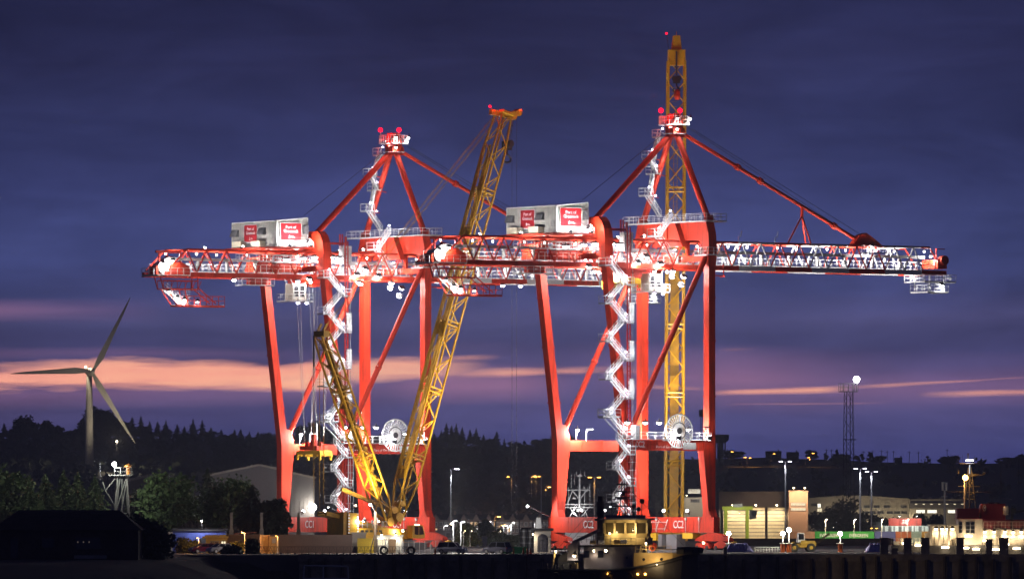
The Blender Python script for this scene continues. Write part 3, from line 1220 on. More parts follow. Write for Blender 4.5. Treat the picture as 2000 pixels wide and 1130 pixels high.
    for dx in (-1.4, 1.2):
        floodlight(t, (ax + dx, -2.9, fz + .9), 700, (0, .3, -1), .2, name='apex_lamp', angle=170)
    floodlight(t, (ax - .5, -1.6, az + .8), 250, (0, .3, -1), .2, name='apex_lamp', angle=170)
    # forestay with its lower bracket and the hanging tripod
    fs0 = L2(1341, 255, 0)
    fs1 = L2(1690, 478, 0)
    bar('fore_stay', (ax + 1.2, 0, az + .4), fs1, .33, RED, t, 10)
    for f in (.3, .42, .82):
        p = Vector((ax + 1.2, 0, az + .4)).lerp(fs1, f)
        q = Vector((ax + 1.2, 0, az + .4)).lerp(fs1, f + .018)
        bar('stay_joint', p, q, .55, RED, t, 8)
    tp = Vector((ax + 1.2, 0, az + .4)).lerp(fs1, .655)
    for px, yy in ((1539, -3.3), (1574, 3.3), (1584, -3.3)):
        p = L2(px, 483, yy)
        p.z = 50.4
        bar('stay_tripod', tp - Vector((0, 0, 1.6)), p, .14, RED, t, 6)
    bar('stay_tripod', tp + Vector((0, 0, .1)), tp - Vector((0, 0, 1.8)), .26, RED, t, 6)
    mb = MB()
    x0 = fs1.x
    mb.prism([(x0 - 3.2, 50.4), (x0 + 3.4, 50.4), (x0 + 1.6, 51.6), (x0 - .2, 52.6), (x0 - 1.6, 52.2)], 'y', -.6, .6)
    mb.box(x0 - 3, x0 + 3, -3.3, 3.3, 50.1, 50.45)
    mb.build('stay_bracket', RED, t)
    deck(t, x0 - 3.6, x0 + 1.6, -4.4, -3.5, 49.2, name='bracket_platform', sides='nsew')
    floodlight(t, (x0 - 2.2, -4.6, 50.2), 900, (.1, .5, -.6), .25, name='bracket_lamp', angle=170)
    for dz, px0, py0, px1, py1 in ((0, 1344, 250, 1668, 462), (.0, 1352, 252, 1700, 470), (0, 1300, 258, 1136, 392)):
        a = L2(px0, py0, .9)
        b = L2(px1, py1, .9)
        bar('rope', a, b, .045, ROPE, t, 4)
    # thin aerials on the boom top
    for px in (1443, 1514):
        p = L2(px, 483, -3.3)
        mb = MB()
        mb.tube((p.x, -3.3, 50.4), (p.x, -3.3, 51.3), .06, 4)
        mb.tube((p.x, -3.3, 51.3), (p.x + .5, -3.3, 51.4), .06, 4)
        mb.tube((p.x + .4, -3.3, 51.3), (p.x + .6, -3.3, 52.3), .06, 4)
        mb.build('boom_aerial', GALV, t)
    # ---- stair up to the apex along the far frame leg
    pts = [L2(1312, 503, -2.1), L2(1281, 460, -2.1), L2(1303, 427, -2.1)]
    flight(t, pts[0], pts[1], .9, (0, 1, 0))
    flight(t, pts[1] + Vector((0, -.9, 0)), pts[2] + Vector((0, -.9, 0)), .9, (0, 1, 0))
    deck(t, pts[1].x - 1.3, pts[1].x + .2, -3.6, -1.5, pts[1].z, name='stair_landing', sides='nsw')
    q = [L2(1289, 424, 5.4), L2(1262, 381, 5.4), L2(1282, 338, 3.6), L2(1274, 308, 2.8), L2(1296, 266, 1.4)]
    for a, b in zip(q, q[1:]):
        a2 = Vector(a)
        if abs(b.y - a.y) > .3:
            a2.y = b.y = (a.y + b.y) / 2
        flight(t, a2, b, .8, (0, 1, 0))
    for i, a in enumerate(q[1:]):
        deck(t, a.x - .9, a.x + .9, a.y - .8, a.y + .8, a.z, name='stair_landing', sides='nsw')
        bar('landing_strut', (a.x + .8, a.y, a.z - .1), (a.x + 2.4, a.y - .2, a.z - .4), .09, RED, t, 5)
    for p in (pts[0], pts[1], pts[2], q[1], q[2], q[3], q[4]):
        stair_lamp(t, p + Vector((.1, -.75, 1.2)), 150)
    mid = (q[0] + q[1]) / 2
    stair_lamp(t, mid + Vector((-.2, -.9, 1.6)), 110)
    # ---- boom tip platforms
    deck(t, 57.0, 63.7, -4.4, 1.0, 44.7, name='tip_platform', sides='nsew', m=GALV)
    deck(t, 58.0, 62.4, -4.0, .6, 43.0, name='tip_platform', sides='nsew', m=GALV)
    for x in (58.6, 61.8):
        for y in (-3.6, .3):
            bar('tip_hanger', (x, y, 43), (x, y, 45.8), .08, WHITE, t, 5)
    floodlight(t, (60.6, -4.4, 44.1), 1300, (0, .4, -.6), .42, name='tip_lamp', angle=170)
    floodlight(t, (59.8, -2.5, 48.9), 1200, None, .22, name='tip_lamp')
    floodlight(t, (58, 0, 45.6), 900, None, .25, name='tip_lamp')
    mb = MB()
    mb.box(60.4, 62.4, -3.6, .6, 46.8, 48.3)
    mb.lathe([(.8, -.5), (.8, .5)], (61.4, -3.9, 48.2), 14, 'y')
    mb.beam((60.6, -3, 48.2), (60.6, -3, 50.2), .15, .15)
    mb.beam((60.6, -3, 50.1), (62.4, -3, 50.1), .15, .15)
    mb.build('tip_sheaves', RED, t)
    deck(t, 12.2, 15.6, -3.9, -2.6, 44.9, rail=False, name='boom_cradle', m=RED)
    mb = MB()
    mb.tube((12.3, -3.6, 44.8), (12.3, -3.6, 45.8), .1, 5)
    mb.tube((15.5, -3.6, 44.8), (15.5, -3.6, 46.8), .12, 5)
    mb.build('cradle_hanger', RED, t)
    # small bracket arms over the portal beam
    for y in (9.1,):
        mb = MB()
        mb.tube((-3.0, y, 17.9), (-3.0, y, 19.4), .08, 5)
        mb.tube((-3.0, y, 19.4), (-2.3, y, 19.7), .08, 5)
        mb.box(-2.9, -1.7, y - .2, y + .2, 19.6, 19.8)
        mb.build('bracket_lamp_arm', GALV, t)
    return t


def make_trolley(t, x, spread_z, cs=-1):
    """driver's cab and hoist trolley at station x, head block and spreader at height spread_z"""
    mb = MB()
    mb.box(x - 3.4, x + 3.4, -2.9, 2.9, 45.1, 45.7)
    mb.box(x - 2.6, x + 2.6, -2.2, 2.2, 45.9, 46.6)
    mb.box(x - 2.2, x - .4, -2.4, -.6, 44.5, 45.1)
    mb.box(x + .8, x + 2.4, -2.4, -1.0, 44.4, 45.1)
    tr = mb.build('trolley', RED, t)
    cx = x + 4.9 * cs
    mb = MB()
    mb.prism([(cx - 1.3, 42.2), (cx + 1.5, 42.2), (cx + 1.5, 45.0), (cx - 1.3, 45.0)], 'y', -2.6, -.4)
    cab = mb.build('operator_cab', mat('cab_cream', (.66, .6, .5), .5, var=.06), t)
    wn = MB()
    for k in range(2):
        wn.box(cx - 1.0 + k * 1.25, cx - .05 + k * 1.25, -2.64, -2.6, 42.8, 44.6)
    wn.box(cx + 1.5, cx + 1.54, -2.4, -.6, 42.5, 44.6)
    wn.build('cab_window', GLASSD, cab)
    fr = MB()
    for q in (-1.05, -.02, 1.2):
        fr.box(cx + q - .05, cx + q + .05, -2.7, -2.6, 42.4, 44.8)
    fr.box(cx - 1.2, cx + 1.4, -2.69, -2.61, 43.65, 43.74)
    fr.build('window_frame', WHITE, cab)
    deck(t, cx - 2.6, cx + 2.4, -3.4, .2, 42.1, name='cab_platform', sides='nsew')
    mb = MB()
    for y in (-2.4, -.6):
        mb.tube((cx - 1.2, y, 45), (cx - 1.6, y, 45.9), .1, 5)
        mb.tube((cx + 1.4, y, 45), (cx + 2.0, y, 45.9), .1, 5)
    mb.build('cab_hanger', WHITE, cab)
    for (dx, dy) in ((-.4, -2.9), (2.2, -2.9)):
        floodlight(t, (cx + dx, dy, 45.3), 600, (0, .15, -1), .3, name='cab_lamp', angle=170)
    for dx in (-.2, 1.6):
        floodlight(t, (cx + dx, -2.6, 41.75), 0, None, .3, em=EV, name='cab_lamp')
    # ropes, head block, spreader (turned across the boom)
    zs = spread_z
    mb = MB()
    mb.box(x - 1.2, x + 1.2, -2.6, 2.6, zs + 1.2, zs + 1.9)
    mb.prism([(x - .5, zs + 1.9), (x + .5, zs + 1.9), (x + .3, zs + 3.9), (x - .3, zs + 3.9)], 'y', -.5, .5)
    for y in (-1.9, 1.9):
        mb.lathe([(.55, -.25), (.55, .25)], (x, y, zs + 2.1), 12, 'x')
    mb.build('head_block', RED, t)
    mb = MB()
    mb.box(x - 1.2, x + 1.2, -3.2, 3.2, zs + .5, zs + 1.15)
    for s in (-1, 1):
        mb.box(x - 1.25, x + 1.25, s * 3.4 - .25, s * 3.4 + .25, zs + .2, zs + 1.0)
        for q in (-1.1, 1.1):
            mb.prism([(s * 3.4 - .2, zs - .5), (s * 3.4 + .2, zs - .5), (s * 3.4 + .25, zs + .3), (s * 3.4 - .25, zs + .3)], 'x', x + q - .15, x + q + .15)
        mb.box(x - 1.0, x + 1.0, s * 1.6 - .5, s * 1.6 + .5, zs + .1, zs + .5)
    mb.build('spreader', YSPR, t)
    for dx in (-2.4, -1.6, 1.6, 2.4):
        for y in (-1.9, 1.9):
            bar('hoist_rope', (x + dx, y, 45), (x + (.6 if dx > 0 else -.6), y, zs + 2.2), .045, GALV, t, 4)


crane2 = make_crane()
crane1 = copy_tree(crane2)
crane1.location = (C1[0], C1[1], 0)
crane2['label'] = 'red container crane marked CC2 with its boom reaching far out to clear sky'
crane1['label'] = 'red container crane marked CC1 with the yellow crawler crane in front of it'
for c, s in ((crane1, 'CC1'), (crane2, 'CC2')):
    rot = (R(90), 0, R(-90))
    text('lettering', s, 1.75, LETTER, c, (-9.42, -.2, 4.15), rot, .02, sx=.85, bold=.008)
    text('lettering', s, 1.75, LETTER, c, (7.78, -1.6, 4.15), rot, .02, sx=.85, bold=.008)
    text('lettering', s, 1.4, LETTER, c, (-6.2, -9.74, 17.1), (R(90), 0, 0), .02, sx=.8, bold=.02)
    text('lettering', 'Port of Greenock', .62, LETTER, c, (-.6, -9.74, 16.75), (R(90), 0, 0), .02)
make_trolley(crane1, -8.4, 15.6)
make_trolley(crane2, -2.6, 43.0, 1)
for x in (-27, -14, -1.5, 5.5, 28.8, 32.6, 36.4):
    floodlight(crane1, (x, -3.3, 45.35), 0, None, 0.4, em=EV, name='boom_lamp')

# ================================================================== GROUND, WATER, HILL
def struct(o, kind='structure'):
    o['kind'] = kind
    return o


ASPH = mat('quay_asphalt', (0.13, 0.12, 0.105), 0.8, var=0.4, scale=0.08, bump=0.3)
BANK = mat('rough_bank', (0.028, 0.03, 0.018), 0.95, var=0.5, scale=0.25, bump=0.6)
HILLM = mat('hill_grass', (0.06, 0.06, 0.045), 0.95, var=0.45, scale=0.02, bump=0.4)
QUAYW = mat('quay_wall_concrete', (0.36, 0.3, 0.21), 0.9, var=0.5, scale=0.4, bump=0.6, dirt=0.4)
YQ = 1127.0

mb = MB()
mb.box(-3500, 62, YQ, 1420, -9, 0)
mb.box(62, 3500, YQ, 1158, -9, 0)
mb.box(-3500, 3500, 1420, 6000, -9, 0)
struct(mb.build('ground', ASPH))
# water: gently rippled sheet
wm = mat('harbour_water', (0.006, 0.008, 0.012), 0.12, var=0.2, scale=0.05, bump=0.25, spec=0.5)
mb = MB()
mb.add([(-4000, -300, ZW), (4000, -300, ZW), (4000, 1500, ZW), (-4000, 1500, ZW)], [(0, 1, 2, 3)])
struct(mb.build('water', wm))
# rough bank on the left running towards the camera
nx, ny = 60, 40
vs, fs = [], []
for j in range(ny + 1):
    y = 800 + (YQ + 4 - 800) * j / ny
    for i in range(nx + 1):
        x = -330 + (330 - 30.0) * i / nx
        z = -1.5 * (1 - j / ny) + random.uniform(-.18, .12)
        if j == 0:
            z = -8
        if i > nx - 4:
            z -= (i - nx + 4) ** 2 * .5
        if j == ny:
            z = 0.004
        vs.append((x + (random.uniform(-1, 1) if 0 < i < nx else 0), y, z))
for j in range(ny):
    for i in range(nx):
        a = j * (nx + 1) + i
        fs.append((a, a + 1, a + nx + 2, a + nx + 1))
struct(MB().add(vs, fs).build('bank', BANK))
# quay wall with timber piles
mb = MB()
mb.box(-30, 400, YQ - 1.2, YQ - .006, -9, -0.9)
mb.box(-30.2, 400, YQ - 1.5, YQ - .004, -0.9, 0.12)
qw = struct(mb.build('quay_wall', QUAYW))
PILE = mat('timber_pile', (0.13, 0.1, 0.065), 0.9, var=0.4, scale=0.8, bump=0.5)
for i in range(46):
    x = -28.5 + i * 2.35 + random.uniform(-.2, .2)
    bar('pile', (x, YQ - 1.75, -9), (x, YQ - 1.75, -.15 + random.uniform(-.5, .1)), .24, PILE, qw, 8)
# hill behind the town
SKY_ = [(-900, 846), (-400, 850), (0, 852), (150, 852), (250, 850), (420, 856), (520, 866), (620, 856), (830, 866), (900, 862), (1000, 886), (1060, 878), (1110, 872), (1200, 884), (1330, 893), (1400, 894), (1450, 889), (1600, 893), (1750, 900), (1900, 902), (2000, 901), (2400, 890), (3200, 890)]


def skyline(px):
    for (a, b), (c, d) in zip(SKY_, SKY_[1:]):
        if px <= c:
            f = max(0, (px - a) / (c - a))
            f = f * f * (3 - 2 * f)
            return b + (d - b) * f
    return SKY_[-1][1]


YR = 4400.0


def hill_z(x, y):
    top = GZ(skyline(1000 + F * x / YR), YR)
    f = (y - 2950) / (YR - 2950)
    if f <= 0:
        return -2.0
    if f <= 1:
        return -0.5 + (top + .5) * (f * .75 + .25 * f * f)
    return top - (y - YR) * .02


vs, fs = [], []
nx, ny = 150, 30
for j in range(ny + 1):
    y = 2900 + (5600 - 2900) * j / ny
    for i in range(nx + 1):
        x = -1500 + 3000 * i / nx
        vs.append((x, y, hill_z(x, y) + (random.uniform(-.5, .5) if y < 4300 else 0)))
for j in range(ny):
    for i in range(nx):
        a = j * (nx + 1) + i
        fs.append((a, a + 1, a + nx + 2, a + nx + 1))
struct(MB().add(vs, fs).build('hill', HILLM, smooth=True))

# ================================================================== TREES
ORD = ' first second third fourth fifth sixth seventh eighth ninth tenth eleventh twelfth thirteenth fourteenth fifteenth sixteenth seventeenth eighteenth nineteenth twentieth twenty-first twenty-second twenty-third twenty-fourth'.split(' ')
LEAFD = mat('leaf_dark', (0.05, 0.06, 0.035), 0.8, var=0.4, scale=0.5)
LEAFM = mat('leaf_mid', (0.07, 0.11, 0.03), 0.75, var=0.45, scale=0.5)
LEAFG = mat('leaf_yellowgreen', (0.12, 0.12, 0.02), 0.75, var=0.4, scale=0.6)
BARK = mat('bark', (0.05, 0.04, 0.03), 0.9, var=0.3, scale=1.0)


def leaf_quad(mb, p, s, rnd):
    a = Vector((rnd.gauss(0, 1), rnd.gauss(0, 1), rnd.gauss(0, .7))).normalized() * s
    b = a.cross(Vector((rnd.gauss(0, 1), rnd.gauss(0, 1), rnd.gauss(0, 1)))).normalized() * s * .7
    mb.add([p - a, p - b * .8, p + a, p + b], [(0, 1, 2, 3)])


def conifer_mesh(h, r, seed, whorls=16, n=9, leaf=LEAFD, per=3):
    rnd = random.Random(seed)
    tr = MB()
    tr.tube((0, 0, -1), (0, 0, h * .97), h * .022, 7, h * .004)
    cr = MB()
    for k in range(whorls):
        f = k / (whorls - 1)
        z = h * (.1 + .88 * f)
        rr = r * ((1 - f) ** .85) * rnd.uniform(.75, 1.15) + .05 * r
        m = max(4, int(n * (1 - f * .6)))
        for i in range(m):
            a = 2 * math.pi * (i + rnd.random()) / m
            L = rr * rnd.uniform(.55, 1.15)
            d = Vector((math.cos(a), math.sin(a), 0))
            side = Vector((-d.y, d.x, 0))
            for q in range(per):
                t0 = (q + .1) / per
                t1 = (q + 1.25) / per
                w = h / whorls * rnd.uniform(.35, .7) * (1.25 - t0 * .6)
                dz0 = -L * .28 * t0 + rnd.uniform(-.02, .02) * h
                dz1 = -L * .28 * t1 + rnd.uniform(-.03, .02) * h
                p0 = d * L * t0 + Vector((0, 0, z + dz0))
                p1 = d * L * t1 + Vector((0, 0, z + dz1))
                cr.add([p0 + side * w, p1 + side * w * .3 + Vector((0, 0, -w * .3)), p1 - side * w * .35, p0 - side * w + Vector((0, 0, -w * .6))], [(0, 1, 2, 3)])
                cr.add([p0 + Vector((0, 0, w)), p1 + Vector((0, 0, w * .2)), p1 - Vector((0, 0, w * .7)), p0 - Vector((0, 0, w * .9))], [(0, 1, 2, 3)])
    cr.tube((0, 0, h * .9), (0, 0, h * 1.02), r * .06, 4, .01)
    return tr, cr


def broad_mesh(h, r, seed, clumps=22, leaves=70, ls=.45, low=.25):
    rnd = random.Random(seed)
    tr = MB()
    tr.tube((0, 0, -1), (0, 0, h * .5), h * .03, 7, h * .016)
    cr = MB()
    for k in range(clumps):
        a = rnd.uniform(0, 2 * math.pi)
        f = rnd.random()
        z = h * (low + (.93 - low) * f)
        prof = math.sin(math.pi * (.18 + .74 * (z / h - low) / (1 - low))) ** .7
        rad = r * prof * math.sqrt(rnd.uniform(.05, 1))
        c = Vector((rad * math.cos(a) * .8, rad * math.sin(a) * .8, z))
        tr.tube((0, 0, min(h * .48, z * .7)), c, h * .011, 5, h * .003)
        cs = r * rnd.uniform(.28, .45)
        for i in range(leaves):
            g = Vector((rnd.gauss(0, 1), rnd.gauss(0, 1), rnd.gauss(0, .8))).normalized() * cs * (rnd.random() ** .4)
            leaf_quad(cr, c + g, ls * rnd.uniform(.6, 1.3), rnd)
    return tr, cr


def make_tree(name, meshes, label, loc, group=None, leaf=LEAFD, scale=1.0, rz=0.0, cat='tree'):
    t = thing(name, label, cat, loc, rz, group)
    meshes[0].build('trunk', BARK, t)
    meshes[1].build('crown', leaf, t)
    t.scale = (scale, scale, scale)
    return t


# near trees, left of the cranes
def at(px, Y, z=0.0):
    return (GX(px, Y), Y, z)


NEAR = [
    ('broad', 22, 914, 1345, 5.0, 'round dark tree at the left edge of the frame behind the black shed', LEAFM),
    ('conifer', 88, 925, 1360, 6.0, 'pointed green conifer left of the lamp tower, just right of the round edge tree', LEAFM),
    ('conifer', 124, 917, 1365, 5.8, 'tall narrow conifer in front of the turbine side of the left tree belt', LEAFM),
    ('conifer', 152, 921, 1352, 5.6, 'green conifer standing just left of the wind turbine tower foot', LEAFM),
    ('conifer', 185, 928, 1348, 5.6, 'green conifer just right of the wind turbine tower foot', LEAFM),
    ('conifer', 58, 937, 1330, 5.4, 'low conifer half hidden by the black shed roof at far left', LEAFM),
    ('broad', 330, 927, 1300, 5.6, 'big round leafy tree above the blue shed', LEAFM),
    ('broad', 283, 958, 1362, 3.8, 'smaller leafy tree between the lamp tower and the big round tree', LEAFD),
    ('conifer', 405, 915, 1330, 6.4, 'dark tall conifer in front of the grey gabled shed', LEAFD),
    ('broad', 446, 934, 1320, 5.2, 'bushy dark tree just right of the tallest dark conifer before the grey shed', LEAFM),
    ('conifer', 494, 945, 1260, 6.2, 'dark spreading conifer behind the second concrete post', LEAFD),
    ('broad', 526, 976, 1250, 3.4, 'low dark tree overlapping the foot of crane CC1', LEAFD),
]
for i, (kind, px, py, Y, r, lab, lf) in enumerate(NEAR):
    h = GZ(py, Y)
    if kind == 'broad':
        m = broad_mesh(h, r, 50 + i, 60, 75, .42, .12)
        make_tree('broadleaf_tree', m, lab, at(px, Y), 'trees left of the cranes', lf)
    else:
        m = conifer_mesh(h, r, 80 + i, 26, 14, lf, 4)
        make_tree('conifer_tree', m, lab, at(px, Y), 'trees left of the cranes', lf)

# ridge trees
prot = []
for k in range(3):
    t = make_tree('ridge_conifer', conifer_mesh(12, 4.6, 200 + k, 13, 10), 'dark conifer standing up from the wooded ridge skyline', (0, 0, 0), 'conifers on the ridge', LEAFD)
    prot.append(t)
prob = []
for k in range(3):
    t = make_tree('ridge_broadleaf', broad_mesh(11, 6.4, 230 + k, 34, 60, .8, .08), 'dark rounded tree on the ridge skyline', (0, 0, 0), 'rounded trees on the ridge', LEAFD)
    prob.append(t)
RIDGE = []   # px, top py, kind
for px, py in ((8, 826), (258, 814), (275, 812), (292, 822), (308, 823), (324, 820), (346, 828), (360, 832), (377, 818), (395, 820), (412, 834), (432, 838), (458, 838), (470, 838), (487, 842), (504, 842), (536, 846), (862, 840), (872, 826), (882, 830), (891, 826), (903, 834), (918, 838), (930, 836), (944, 848), (970, 842), (985, 856), (848, 846), (680, 838), (692, 845), (742, 846), (786, 846), (810, 848)):
    RIDGE.append((px, py, 'c'))
for px, py in ((26, 838), (46, 815), (66, 826), (92, 824), (108, 832), (134, 842), (150, 838), (186, 800), (204, 806), (222, 820), (240, 824), (520, 846), (560, 842), (590, 832), (612, 826), (632, 836), (655, 842), (715, 850), (765, 848), (1006, 864), (1024, 868), (1050, 860), (1070, 858), (1088, 848), (1108, 852), (1425, 879), (1440, 882), (1584, 880), (1846, 892), (1862, 890), (1962, 894), (1996, 888), (1980, 896), (1130, 866), (1160, 872), (1640, 888), (1718, 894), (1180, 876), (958, 858)):
    RIDGE.append((px, py, 'b'))
used = {}
for i, (px, py, k) in enumerate(RIDGE):
    Y = YR + random.uniform(-60, -5)
    base = GZ(skyline(px), YR) - 1.0
    h = max(3.0, GZ(py, Y) - base)
    src = (prot if k == 'c' else prob)[i % 3]
    if src not in used:
        used[src] = 1
        o = src
    else:
        o = copy_tree(src)
    o.location = (GX(px, Y), Y, base)
    s = h / (12 if k == 'c' else 10.8)
    w = max(s, .8) * random.uniform(.85, 1.1)
    o.scale = (w, w, s)
    o.rotation_euler = (0, 0, random.uniform(0, 6))
for kind, word in (('ridge_conifer', 'conifer'), ('ridge_broadleaf', 'rounded tree')):
    tr = sorted((1000 + F * o.location.x / o.location.y, o) for o in list(COL.objects) if o.parent is None and o.name.startswith(kind))
    zones = [(-9e9, 172, True, 'counted left from the wind turbine'), (172, 515, False, 'counted right from the wind turbine'), (515, 838, False, 'seen through crane CC1, counted from its left leg'),
             (838, 1092, False, 'counted right from crane CC1'), (1092, 1400, False, 'seen through crane CC2, counted from its left leg'), (1400, 9e9, False, 'counted right from the water tower')]
    for a, b, rev, where in zones:
        z_ = [o for px, o in tr if a <= px < b]
        if rev:
            z_.reverse()
        for i, o in enumerate(z_):
            o['label'] = '%s dark %s on the ridge %s' % (ORD[i + 1], word, where)
BIG = min((o for o in COL.objects if o.name.startswith('ridge_broadleaf')), key=lambda o: abs(1000 + F * o.location.x / o.location.y - 186))
BIG['label'] = 'tallest dark tree on the ridge, just right of the wind turbine tower'
# wood on the hillside (one mass)
rnd = random.Random(5)
mb = MB()
for k in range(2600):
    Y = rnd.uniform(3250, 4385)
    px = rnd.uniform(-150, 1330 if rnd.random() < .85 else 2100)
    x = GX(px, Y)
    z = hill_z(x, Y)
    r = rnd.uniform(2.2, 4.6)
    c = Vector((x, Y, z + r * .5))
    for q in range(10):
        g = Vector((rnd.gauss(0, 1), rnd.gauss(0, 1), rnd.gauss(0, .8))).normalized() * r * rnd.uniform(.5, 1.0)
        leaf_quad(mb, c + g, r * rnd.uniform(.3, .6), rnd)
o = mb.build('hillside_wood', LEAFD)
o['kind'] = 'stuff'

# ================================================================== WIND TURBINE
Y = 3850.0
hub = P(177, 725, Y)
bz = hill_z(hub.x, Y) - 1
t = thing('wind_turbine', 'white three bladed wind turbine on the wooded hill at far left', 'wind turbine', (hub.x, Y, 0), R(18))
TW = mat('turbine_white', (.7, .66, .58), .5, var=.05)
mb = MB()
mb.lathe([(2.2, bz), (1.9, bz + 20), (1.35, hub.z - 1.6)], (-1.5 * 0, 2.5, 0), 20)
mb.build('tower', TW, t, smooth=True)
mb = MB()
mb.lathe([(.9, -2.0), (1.7, -1.2), (1.8, 4), (1.3, 6.5)], (0, 0, hub.z), 12, 'y')
mb.build('nacelle', TW, t, smooth=True)
mb = MB()
mb.lathe([(.3, -4.4), (1.2, -3.6), (1.6, -2.0)], (0, 0, hub.z), 12, 'y')
mb.build('hub', TW, t, smooth=True)
for an in (28, 148, 268):
    mb = MB()
    sec = []
    for (f, ch, th) in ((0, 1.5, 1.4), (.06, 1.7, 1.2), (.2, 3.1, .7), (.5, 2.1, .4), (.8, 1.3, .22), (1, .3, .08)):
        z = f * 40.5
        sec.append([(ch * (-.3), -th / 2, z), (ch * .7, -th * .1, z), (ch * .1, th / 2, z)])
    vs = [p for s_ in sec for p in s_]
    fs = []
    for k in range(len(sec) - 1):
        for i in range(3):
            fs.append((k * 3 + i, k * 3 + (i + 1) % 3, k * 3 + 3 + (i + 1) % 3, k * 3 + 3 + i))
    fs.append((15, 16, 17))
    b = mb.add(vs, fs).build('blade', TW, t)
    b.location = (0, -2.6, hub.z)
    b.rotation_euler = (0, R(an), 0)
mb = MB()
mb.ball((-2.2, 1.0, hub.z + 2.2), .55, 8, 5)
bc = mb.build('obstruction_lamp', EWARM, t)
point(bc, (-2.4, -1.2, hub.z + 2.6), 3500, (1, .85, .6), .3)
mb = MB()
mb.ball((.4, 2.6, hub.z + 2.3), .4, 8, 5)
mb.build('wind_sensor', DARKM, t)

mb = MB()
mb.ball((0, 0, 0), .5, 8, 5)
o = mb.build('added_foot_lamp', EWARM, t)  # added lamp among the trees, put in to brighten the tower
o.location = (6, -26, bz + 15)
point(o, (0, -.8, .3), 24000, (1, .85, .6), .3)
mb = MB()
mb.tube((0, 0, -18), (0, 0, -.4), .12, 5)
mb.build('lamp_post', DARKM, o)

# ================================================================== YELLOW LATTICE CRANES
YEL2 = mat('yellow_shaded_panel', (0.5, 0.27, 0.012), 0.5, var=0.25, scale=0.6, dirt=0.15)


def lattice_box(parent, a, b, w, d, side, panel, rc, rb, m, taper0=0.45, taper1=0.6, tl=5.0, name='lacing_bar', limit=290):
    """four chord lattice mast from a to b, tapered at both ends; side = direction across"""
    a = Vector(a)
    b = Vector(b)
    ax = (b - a).normalized()
    s = Vector(side)
    s = (s - ax * s.dot(ax)).normalized()
    u = ax.cross(s).normalized()
    L = (b - a).length

    def corner(i, j, t):
        k = 1.0
        if t < tl:
            k = taper0 + (1 - taper0) * t / tl
        elif t > L - tl:
            k = taper1 + (1 - taper1) * (L - t) / tl
        return a + ax * t + s * (w / 2 * i * k) + u * (d / 2 * j * k)
    st = [0, tl, L - tl, L]
    for i in (-1, 1):
        for j in (-1, 1):
            for t0, t1 in zip(st, st[1:]):
                bar('chord', corner(i, j, t0), corner(i, j, t1), rc, m, parent, 8)
    n = int(L / panel)
    cnt = 0
    faces = [((-1, -1), (1, -1)), ((-1, 1), (1, 1)), ((-1, -1), (-1, 1)), ((1, -1), (1, 1))]
    for k in range(n):
        t0, t1 = L * k / n, L * (k + 1) / n
        for fi, (p, q) in enumerate(faces):
            if k % 2 == fi % 2:
                p, q = q, p
            bar(name, corner(*p, t0), corner(*q, t1), rb, m, parent, 5)
            cnt += 1
    sec = 11.5
    k = 1
    while k * sec < L - 3:
        for p, q in faces:
            for dt in (-.35, .35):
                bar('frame_bar', corner(*p, k * sec + dt), corner(*q, k * sec + dt), rb * 1.3, m, parent, 5)
        k += 1
    return corner


def hook_block(parent, p, s=1.0):
    mb = MB()
    mb.box(p.x - .75 * s, p.x + .75 * s, p.y - .35 * s, p.y + .35 * s, p.z - .9 * s, p.z + .5 * s)
    for dx in (-.4, .4):
        mb.lathe([(.62 * s, -.12 * s), (.62 * s, .12 * s)], (p.x + dx * s, p.y - .4 * s, p.z + .1 * s), 12, 'y')
    h = mb.build('hook_block', DARKM, parent)
    mb = MB()
    pts = [(0, -.9), (0, -1.5), (.45, -1.9), (.75, -2.2), (.6, -2.7), (0, -2.9), (-.6, -2.7), (-.75, -2.2), (-.6, -1.95)]
    mb.path([Vector((p.x + x * s, p.y, p.z + z * s)) for x, z in pts], .16 * s, 6)
    mb.build('hook', DARKM, h)


YC = 1308.0
yaw = R(35)
fx, fy = math.cos(yaw), math.sin(yaw)
c0 = P(768, 1030, YC)
crawler = thing('crawler_crane', 'yellow crawler crane with tall lattice boom leaning right in front of crane CC1', 'crawler crane', (c0.x, YC, 0), yaw)


def CL(px, py, ly=0.0):
    """crawler coordinates of a pixel in the plane across = ly"""
    k = (px - 1000) / F
    lx = (k * (YC + fx * ly) - c0.x + fy * ly) / (fx - k * fy)
    Yq = YC + fy * lx + fx * ly
    return Vector((lx, ly, H0 + (1015 - py) * Yq / F))


# undercarriage
for s in (-1, 1):
    mb = MB()
    poly = [(-4.3, .35), (-3.9, 0.02), (3.9, 0.02), (4.3, .35), (4.3, .9), (3.9, 1.25), (-3.9, 1.25), (-4.3, .9)]
    mb.prism(poly, 'y', s * 3.1 - .5, s * 3.1 + .5)
    tk = mb.build('track', DARKM, crawler)
    for i in range(9):
        bar('track_shoe', (-3.9 + i * .95, s * 3.1 - .52, 1.22), (-3.2 + i * .95, s * 3.1 - .52, 1.22), .06, GREYM, tk, 4, square=True, r2=.06)
mb = MB()
mb.box(-3.4, 3.4, -2.6, 2.6, .5, 1.3)
mb.lathe([(1.8, 1.3), (1.8, 1.75)], (0, 0, 0), 20)
mb.build('car_body', YEL, crawler)
mb = MB()
mb.box(-8.6, 2.6, -1.7, 1.7, 1.8, 2.7)
mb.box(-8.4, -2.2, -1.75, 1.75, 2.7, 3.6)
mb.box(-2.0, 1.8, -1.55, -0.6, 2.7, 3.5)
body = mb.build('upper_works', YEL, crawler)
mb = MB()
for i in range(5):
    mb.box(-7.6 + i * .9, -7.0 + i * .9, -1.79, -1.75, 2.95, 3.3)
mb.build('engine_grille', DARKM, body)
mb = MB()
